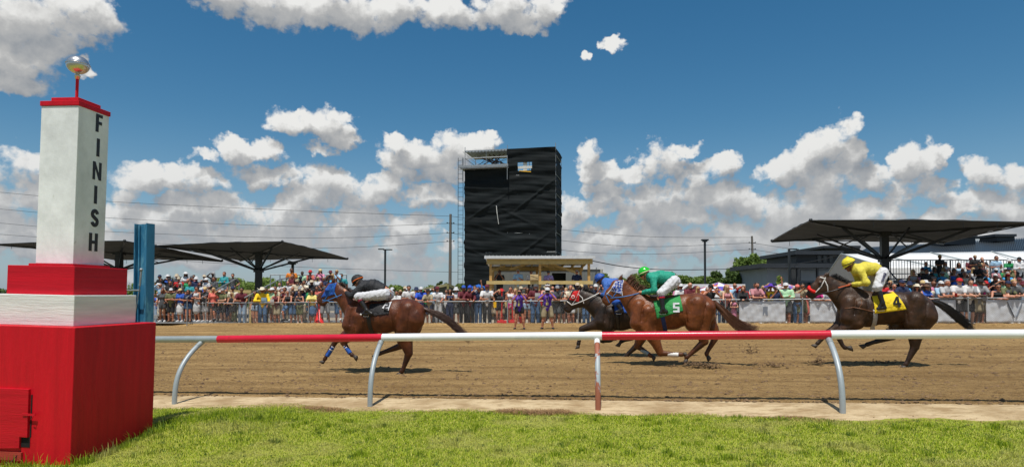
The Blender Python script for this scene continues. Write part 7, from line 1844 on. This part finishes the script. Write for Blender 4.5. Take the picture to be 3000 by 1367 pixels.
# ---- the front row, from left to right as in the photograph
M(455, 'hold', 'tee', 'white', SH('cream'), skin=3, h=1.45)
M(470, 'rail', 'tee', 'white', PA('black'), ('sunhat', 'straw'), skin=1)
M(484, 'lunge', 'tee', 'black', SH('khaki'), None, ('short', 'black'), skin=2, shoes='white', beard='black')
M(514, 'rail', 'tee', 'olive', PA('pale denim'), None, ('short', 'black'), skin=2, girth=1.15)
M(534, 'stand', 'tank', 'grey', SH('navy'), skin=1, h=1.66)
M(576, 'rail2', 'tee', 'grey', PA('black'), CAP('black'), skin=1, girth=1.15)
Wn(608, 'shade', 'tank', 'rose', SH('brown'), None, ('long', 'blonde'), skin=0)
M(635, 'lunge', 'tee', 'light blue', SH('black'), CAP('white'), skin=1, girth=1.1)
Wn(656, 'rail2', 'dress', 'navy', SH('navy'), None, ('long', 'dark'), skin=2)
Wn(676, 'rail', 'tank', 'black', PA('olive'), None, ('long', 'blonde'), skin=2)
M(698, 'rail2', 'tee', 'maroon', PA('pale denim'), None, ('short', 'dark'), skin=2)
Wn(738, 'stand', 'tank', 'black', SS('pale denim'), None, ('long', 'brown'), skin=1)
M(759, 'rail2', 'shirt', 'yellow', PA('denim'), ('cowboy', 'cream'), skin=3, girth=1.2, extra=[('paper', 'light blue')])
M(787, 'stand', 'tee', 'mint green', SH('brown'), ('sunhat', 'white'), skin=1)
Wn(803, 'rail', 'tank', 'maroon', SH('khaki'), None, ('short', 'brown'), skin=1, extra=[('paper', 'white')])
Wn(838, 'lunge', 'tank', 'black', SH('denim'), None, ('long', 'grey'), skin=1)
Wn(869, 'hold', 'tank', 'black', SH('olive'), None, ('long', 'brown'), skin=0, shoes='white', extra=[('cup', 'white')])
Wn(908, 'rail2', 'tee', 'pale yellow', ('skirt', 'denim'), None, ('long', 'black'), skin=1)
M(943, 'camera', 'tee', 'black', SH('grey'), CAP('dark grey'), skin=3, extra=[('camera', 'black')])
M(985, 'rail2', 'tee', 'grey', SH('denim'), None, skin=1)
M(1004, 'lunge', 'tee', 'teal', SH('dark grey'), None, ('short', 'grey'), skin=1, shoes='white')
Wn(1162, 'rail', 'tee', 'white', SH('navy'), None, ('pony', 'dark'), skin=2)
M(1192, 'hold', 'tee', 'white', SH('grey'), None, ('short', 'dark'), skin=2, girth=1.1, h=1.84)
M(1229, 'rail2', 'tee', 'royal blue', PA('navy'), CAP('white'), skin=1)
M(1255, 'rail', 'tee', 'khaki', SH('navy'), CAP('black'), skin=2, h=1.66)
M(1281, 'rail2', 'tee', 'white', PA('light grey'), CAP('maroon'), skin=1, girth=1.05)
Wn(1315, 'hold', 'tank', 'navy', PA('navy'), None, ('long', 'black'), skin=2, extra=[('cup', 'white')])
M(1355, 'rail2', 'tee', 'maroon', PA('black'), CAP('blue'), skin=3)
M(1377, 'rail2', 'shirt', 'maroon', PA('black'), CAP('royal blue'), skin=1, beard='grey', h=1.80)
M(1400, 'shade', 'tee', 'navy', PA('denim'), CAP('navy'), skin=2)
M(1426, 'rail2', 'tee', 'white', PA('black'), CAP('maroon'), skin=2, girth=1.1)
Wn(1461, 'shade', 'tee', 'black', SS('black'), None, ('pony', 'blonde'), skin=1)
Wn(1497, 'hold', 'tank', 'white', SS('magenta'), None, ('pony', 'brown'), skin=1, h=1.74)
Wn(1511, 'stand', 'tank', 'beige', SS('pale denim'), None, ('long', 'blonde'), skin=0)
Wn(1545, 'hips', 'tank', 'maroon', SS('pale denim'), None, ('long', 'brown'), skin=2)
M(1570, 'hold', 'tee', 'maroon', PA('denim'), CAP('dark grey'), skin=1, beard='grey', girth=1.15, extra=[('paper', 'white')])
M(1606, 'rail2', 'tank', 'grey', SH('olive'), ('visor', 'white'), ('short', 'brown'), skin=1, h=1.86, girth=1.15)
M(1633, 'rail', 'tee', 'dark grey', SH('dark grey'), CAP('grey'), skin=2)
M(1646, 'stand', 'tee', 'black', SH('black'), CAP('black'), skin=2, beard='grey')
Wn(1662, 'phone', 'tank', 'beige', SS('black'), None, ('short', 'blonde'), skin=0)
M(1676, 'rail', 'tee', 'cream', SH('white'), None, ('bald', 'brown'), skin=1)
M(1696, 'stand', 'tee', 'navy', SH('khaki'), CAP('beige'), skin=4, h=1.86)
Wn(1720, 'rail', 'tee', 'olive', PA('denim'), None, ('long', 'brown'), skin=1)
M(1747, 'rail2', 'tee', 'navy', PA('denim'), CAP('white'), skin=1)
M(1768, 'phone', 'tee', 'dark grey', SH('khaki'), None, skin=1, extra=[('phone', 'black')])
for px_ in (2003, 2028, 2050): place(px_, 0, 'rail2')
M(2092, 'camera', 'tank', 'black', SH('black'), CAP('black'), skin=1, girth=1.15, extra=[('phone', 'black')])
Wn(2137, 'rail', 'tank', 'rose', PA('black'), None, ('long', 'blonde'), skin=0)
Wn(2157, 'rail', 'dress', 'pink', SH('pink'), None, ('long', 'brown'), skin=0, h=1.18, lab='little girl in pink dress peering over the fence beside the leftmost banner')
Wn(2188, 'rail', 'shirt', 'black', SH('black'), None, ('long', 'red'), skin=0)
M(2222, 'rail', 'tee', 'rose', SH('navy'), None, ('short', 'dark'), skin=1, beard='dark', girth=1.1)
Wn(2272, 'stand', 'tank', 'yellow', SH('navy'), ('bighat', 'purple'), ('short', 'dark'), skin=2, h=1.72)
M(2286, 'phone', 'tee', 'navy', SH('navy'), CAP('beige'), skin=1, extra=[('phone', 'black')], h=1.62)
M(2318, 'cross', 'shirt', 'mint green', SH('dark grey'), CAP('white'), skin=1, girth=1.2)
Wn(2352, 'hold', 'tank', 'brown', PA('denim'), CAP('coral'), skin=1, extra=[('paper', 'white')])
M(2366, 'camera', 'tee', 'khaki', SH('olive'), None, ('short', 'dark'), skin=2, extra=[('camera', 'black')])
M(2404, 'rail', 'tee', 'magenta', SH('khaki'), None, ('short', 'grey'), skin=1, h=1.62)
M(2436, 'rail', 'tee', 'light grey', SH('navy'), None, ('bald', 'grey'), skin=0, h=1.6)
M(2607, 'stand', 'tee', 'red', SH('black'), CAP('black'), skin=2)
M(2634, 'rail', 'tee', 'pink', SH('black'), None, ('bald', 'brown'), skin=1, h=1.66)
M(2653, 'rail', 'tee', 'navy', SH('navy'), CAP('navy'), skin=1, girth=1.15)
Wn(2705, 'rail', 'tank', 'brown', SH('navy'), ('sunhat', 'cream'), ('long', 'dark'), skin=1)
Wn(2727, 'rail2', 'tee', 'blue', SH('navy'), ('sunhat', 'brown'), ('long', 'brown'), skin=2)
Wn(2743, 'hold', 'tee', 'cream', SH('white'), ('visor', 'brown'), ('long', 'brown'), skin=0)
M(2768, 'rail', 'tee', 'light blue', SH('navy'), CAP('white'), skin=2)
M(2787, 'rail', 'tee', 'light grey', SH('grey'), None, ('short', 'grey'), skin=1, girth=1.25, h=1.82, extra=[('cup', 'red')])
M(2831, 'rail2', 'tee', 'white', SH('black'), CAP('red'), skin=0, girth=1.15, h=1.86)
M(2864, 'rail', 'tee', 'white', SH('black'), None, ('short', 'brown'), skin=0, h=1.82, shoes='white')
M(2889, 'rail', 'tee', 'grey', SH('khaki'), CAP('black'), skin=4)
M(2908, 'hold', 'tank', 'white', SH('khaki'), None, ('short', 'dark'), skin=3, extra=[('cup', 'magenta')])
Wn(2946, 'rail', 'tank', 'black', SH('black'), None, ('short', 'black'), skin=1, girth=1.2)
M(2970, 'rail', 'tee', 'olive', SH('khaki'), CAP('navy'), skin=1)
M(2992, 'rail', 'tee', 'dark grey', SH('khaki'), None, ('short', 'blonde'), skin=0, girth=1.1)
# ---- the two photographers on the track side of the fence
def trackside(px, py, lab, **k):
    p = ground_hit(px, py); return person(Vector((p.x, p.y, p.z)), k.pop('rz', -.1), label=lab, group='photographers on the track side of the fence', **k)
trackside(1522, 965, 'woman photographer in purple vest and black shorts standing on the dirt before the fence', pose='camera', fem=True, top=('tee', 'purple'), bottom=SS('black'), hair=('pony', 'dark'), hat=None, glasses=False, skin=1, h=1.66, shoes='black', extra=[('camera', 'black'), ('lanyard', 'pale yellow')])
trackside(1604, 964, 'man photographer in purple vest and khaki shorts standing on the dirt before the fence', pose='camera', fem=False, top=('tee', 'purple'), bottom=SH('khaki'), hair=('short', 'dark'), hat=('cap', 'white'), glasses=False, skin=1, h=1.70, shoes='black', girth=1.15, extra=[('camera', 'black'), ('lanyard', 'pale yellow')])
# ---- second and third rows on the flat behind the fence
def flat_rows(spans, dv, row, step):
    for a, b in spans:
        px = a
        while px < b:
            p = fence_pt(px); u = p.x; y = p.y + dv + prng.uniform(-.12, .12); x = p.x * (y / p.y)
            place(px, row, prng.choice(['stand', 'hold', 'phone', 'cross', 'hips', 'shade', 'stand', 'fist' if prng.random() < .25 else 'stand']), D=Vector((x, y, gz(x, y) + .035)))
            px += step * prng.uniform(.8, 1.25)
flat_rows([(462, 700), (745, 930), (1140, 1800), (1990, 2450), (2600, 3000)], 1.05, 1, 28)
flat_rows([(470, 690), (1150, 1430), (1500, 1790), (1995, 2440), (2610, 2760)], 1.75, 2, 46)
# ---- people on the bleachers and in the wooden stand
def bleacher_people(key, spans, step, poses, hand=()):
    p0, p1 = SPAN[key]; mid = P3((p0 + p1) / 2, 850, ROWS[key][0][0])
    for r, (a, b) in spans:
        D, z = ROWS[key][r]; px = a + prng.uniform(0, step * .5)
        while px < b:
            D2 = D + prng.uniform(-.08, .08); x = P3(px, 850, D2).x; base = gz(mid.x, D) + z
            pose = prng.choice(poses); h = prng.uniform(1.6, 1.8)
            yy = D2 + (.30 if pose.startswith('sit') else 0)
            place(px, key, pose, D=Vector((x, yy, base)), h=h); px += step * prng.uniform(.8, 1.25)
bleacher_people('L', [(3, (462, 695)), (2, (468, 640)), (1, (462, 600)), (0, (465, 700))], 25, ['stand', 'hold', 'cross', 'phone', 'shade', 'hips'])
bleacher_people('M', [(3, (885, 1005)), (2, (850, 1000)), (1, (815, 960)), (0, (800, 945))], 24, ['stand', 'hold', 'cross', 'phone', 'shade'])
bleacher_people('R', [(0, (2612, 2990)), (1, (2640, 3000)), (2, (2680, 3000)), (3, (2700, 3000)), (4, (2715, 2900)), (5, (2850, 3000))], 33, ['sit', 'sitc', 'sit', 'hold', 'sit'])
def spot(px, D, floor, key, lab, pose, **k):
    x = P3(px, 850, D).x; USED.add(lab); place(px, key, pose, D=Vector((x, D, floor)), lab=lab + ' ', **k)
def special(px, pyhead, D, key, lab, pose, h=1.75, **k):
    x = P3(px, 850, D).x; z = P3(px, pyhead, D).z - 1.745 * h / 1.75 + (.47 if pose.startswith('sit') else 0) * h / 1.75
    person(Vector((x, D, z)), -.1 + k.pop('rz', 0), pose, label=lab, h=h, group='people in the wooden stand' if key == 'S' else 'spectators on the bleachers', **k)
special(855, 786, 35.95, 'M', 'man in orange shirt standing highest on the bleacher right of the canopy column', 'hold', top=('tee', 'orange'), skin=3, girth=1.15, bottom=SH('navy'))
special(563, 809, 36.5, 'L', 'man in dark navy polo standing on the top row of the left bleacher', 'stand', top=('tee', 'navy'), skin=2, girth=1.15, hat=('cap', 'dark grey'), bottom=PA('black'))
special(585, 829, 33.9, 'L', 'man in blue shirt and maroon cap with folded arms on the left bleacher', 'cross', top=('tee', 'blue'), skin=2, hat=('cap', 'maroon'), bottom=PA('black'))
special(1000, 802, 35.9, 'M', 'big man in dark teal shirt standing behind the blue-hooded horse', 'stand', top=('tee', 'teal'), skin=2, girth=1.2, bottom=PA('black'), h=1.85)
special(2919, 750, 35.9, 'R', 'man in blue tropical shirt and pale shorts standing above the right crowd', 'hold', top=('tee', 'light blue'), skin=1, bottom=SH('pale denim'), h=1.85)
special(2987, 754, 35.9, 'R', 'man in white shirt and black cap with folded arms at top right', 'cross', top=('shirt', 'white'), skin=1, hat=('cap', 'black'), bottom=PA('black'), h=1.85)
special(2867, 776, 35.9, 'R', 'woman in white top raising both arms high on the right bleacher', 'cheer', fem=True, top=('tank', 'white'), skin=2, hair=('short', 'brown'), bottom=SS('white'), h=1.66)
special(2945, 785, 34.6, 'R', 'man in green t-shirt and white cap on the upper right bleacher', 'hold', top=('tee', 'green'), skin=1, hat=('cap', 'white'), bottom=SH('khaki'))
for px, py, pose, c, hat, hair, lab, bt in ((1464, 791, 'phone', 'black', None, ('short', 'black'), 'person in black t-shirt at the left end of the wooden stand', 'black'), (1518, 789, 'hold', 'light blue', None, ('short', 'grey'), 'grey-haired man in pale blue polo with binoculars in the wooden stand', 'beige'),
        (1556, 793, 'hold', 'white', None, ('short', 'black'), 'dark-haired person half hidden behind the plywood box in the stand', 'black'), (1607, 793, 'hold', 'lilac', ('cap', 'dark grey'), ('short', 'grey'), 'man in lilac shirt and dark cap in the wooden stand', 'khaki'), (1690, 791, 'stand', 'navy', None, ('short', 'grey'), 'grey-haired man in navy shirt at the right end of the wooden stand', 'navy')):
    x = P3(px, 850, 36.55).x; hgt = P3(px, py, 36.55).z - (so.z + dz_)
    person(Vector((x, 36.55, so.z + dz_)), -.1, pose, label=lab, h=max(1.6, min(1.9, hgt)), top=('tee', c), hat=hat, hair=hair, bottom=PA(bt), glasses=True, skin=3 if c == 'black' else 1, group='people in the wooden stand')
print('people', PCOUNT)
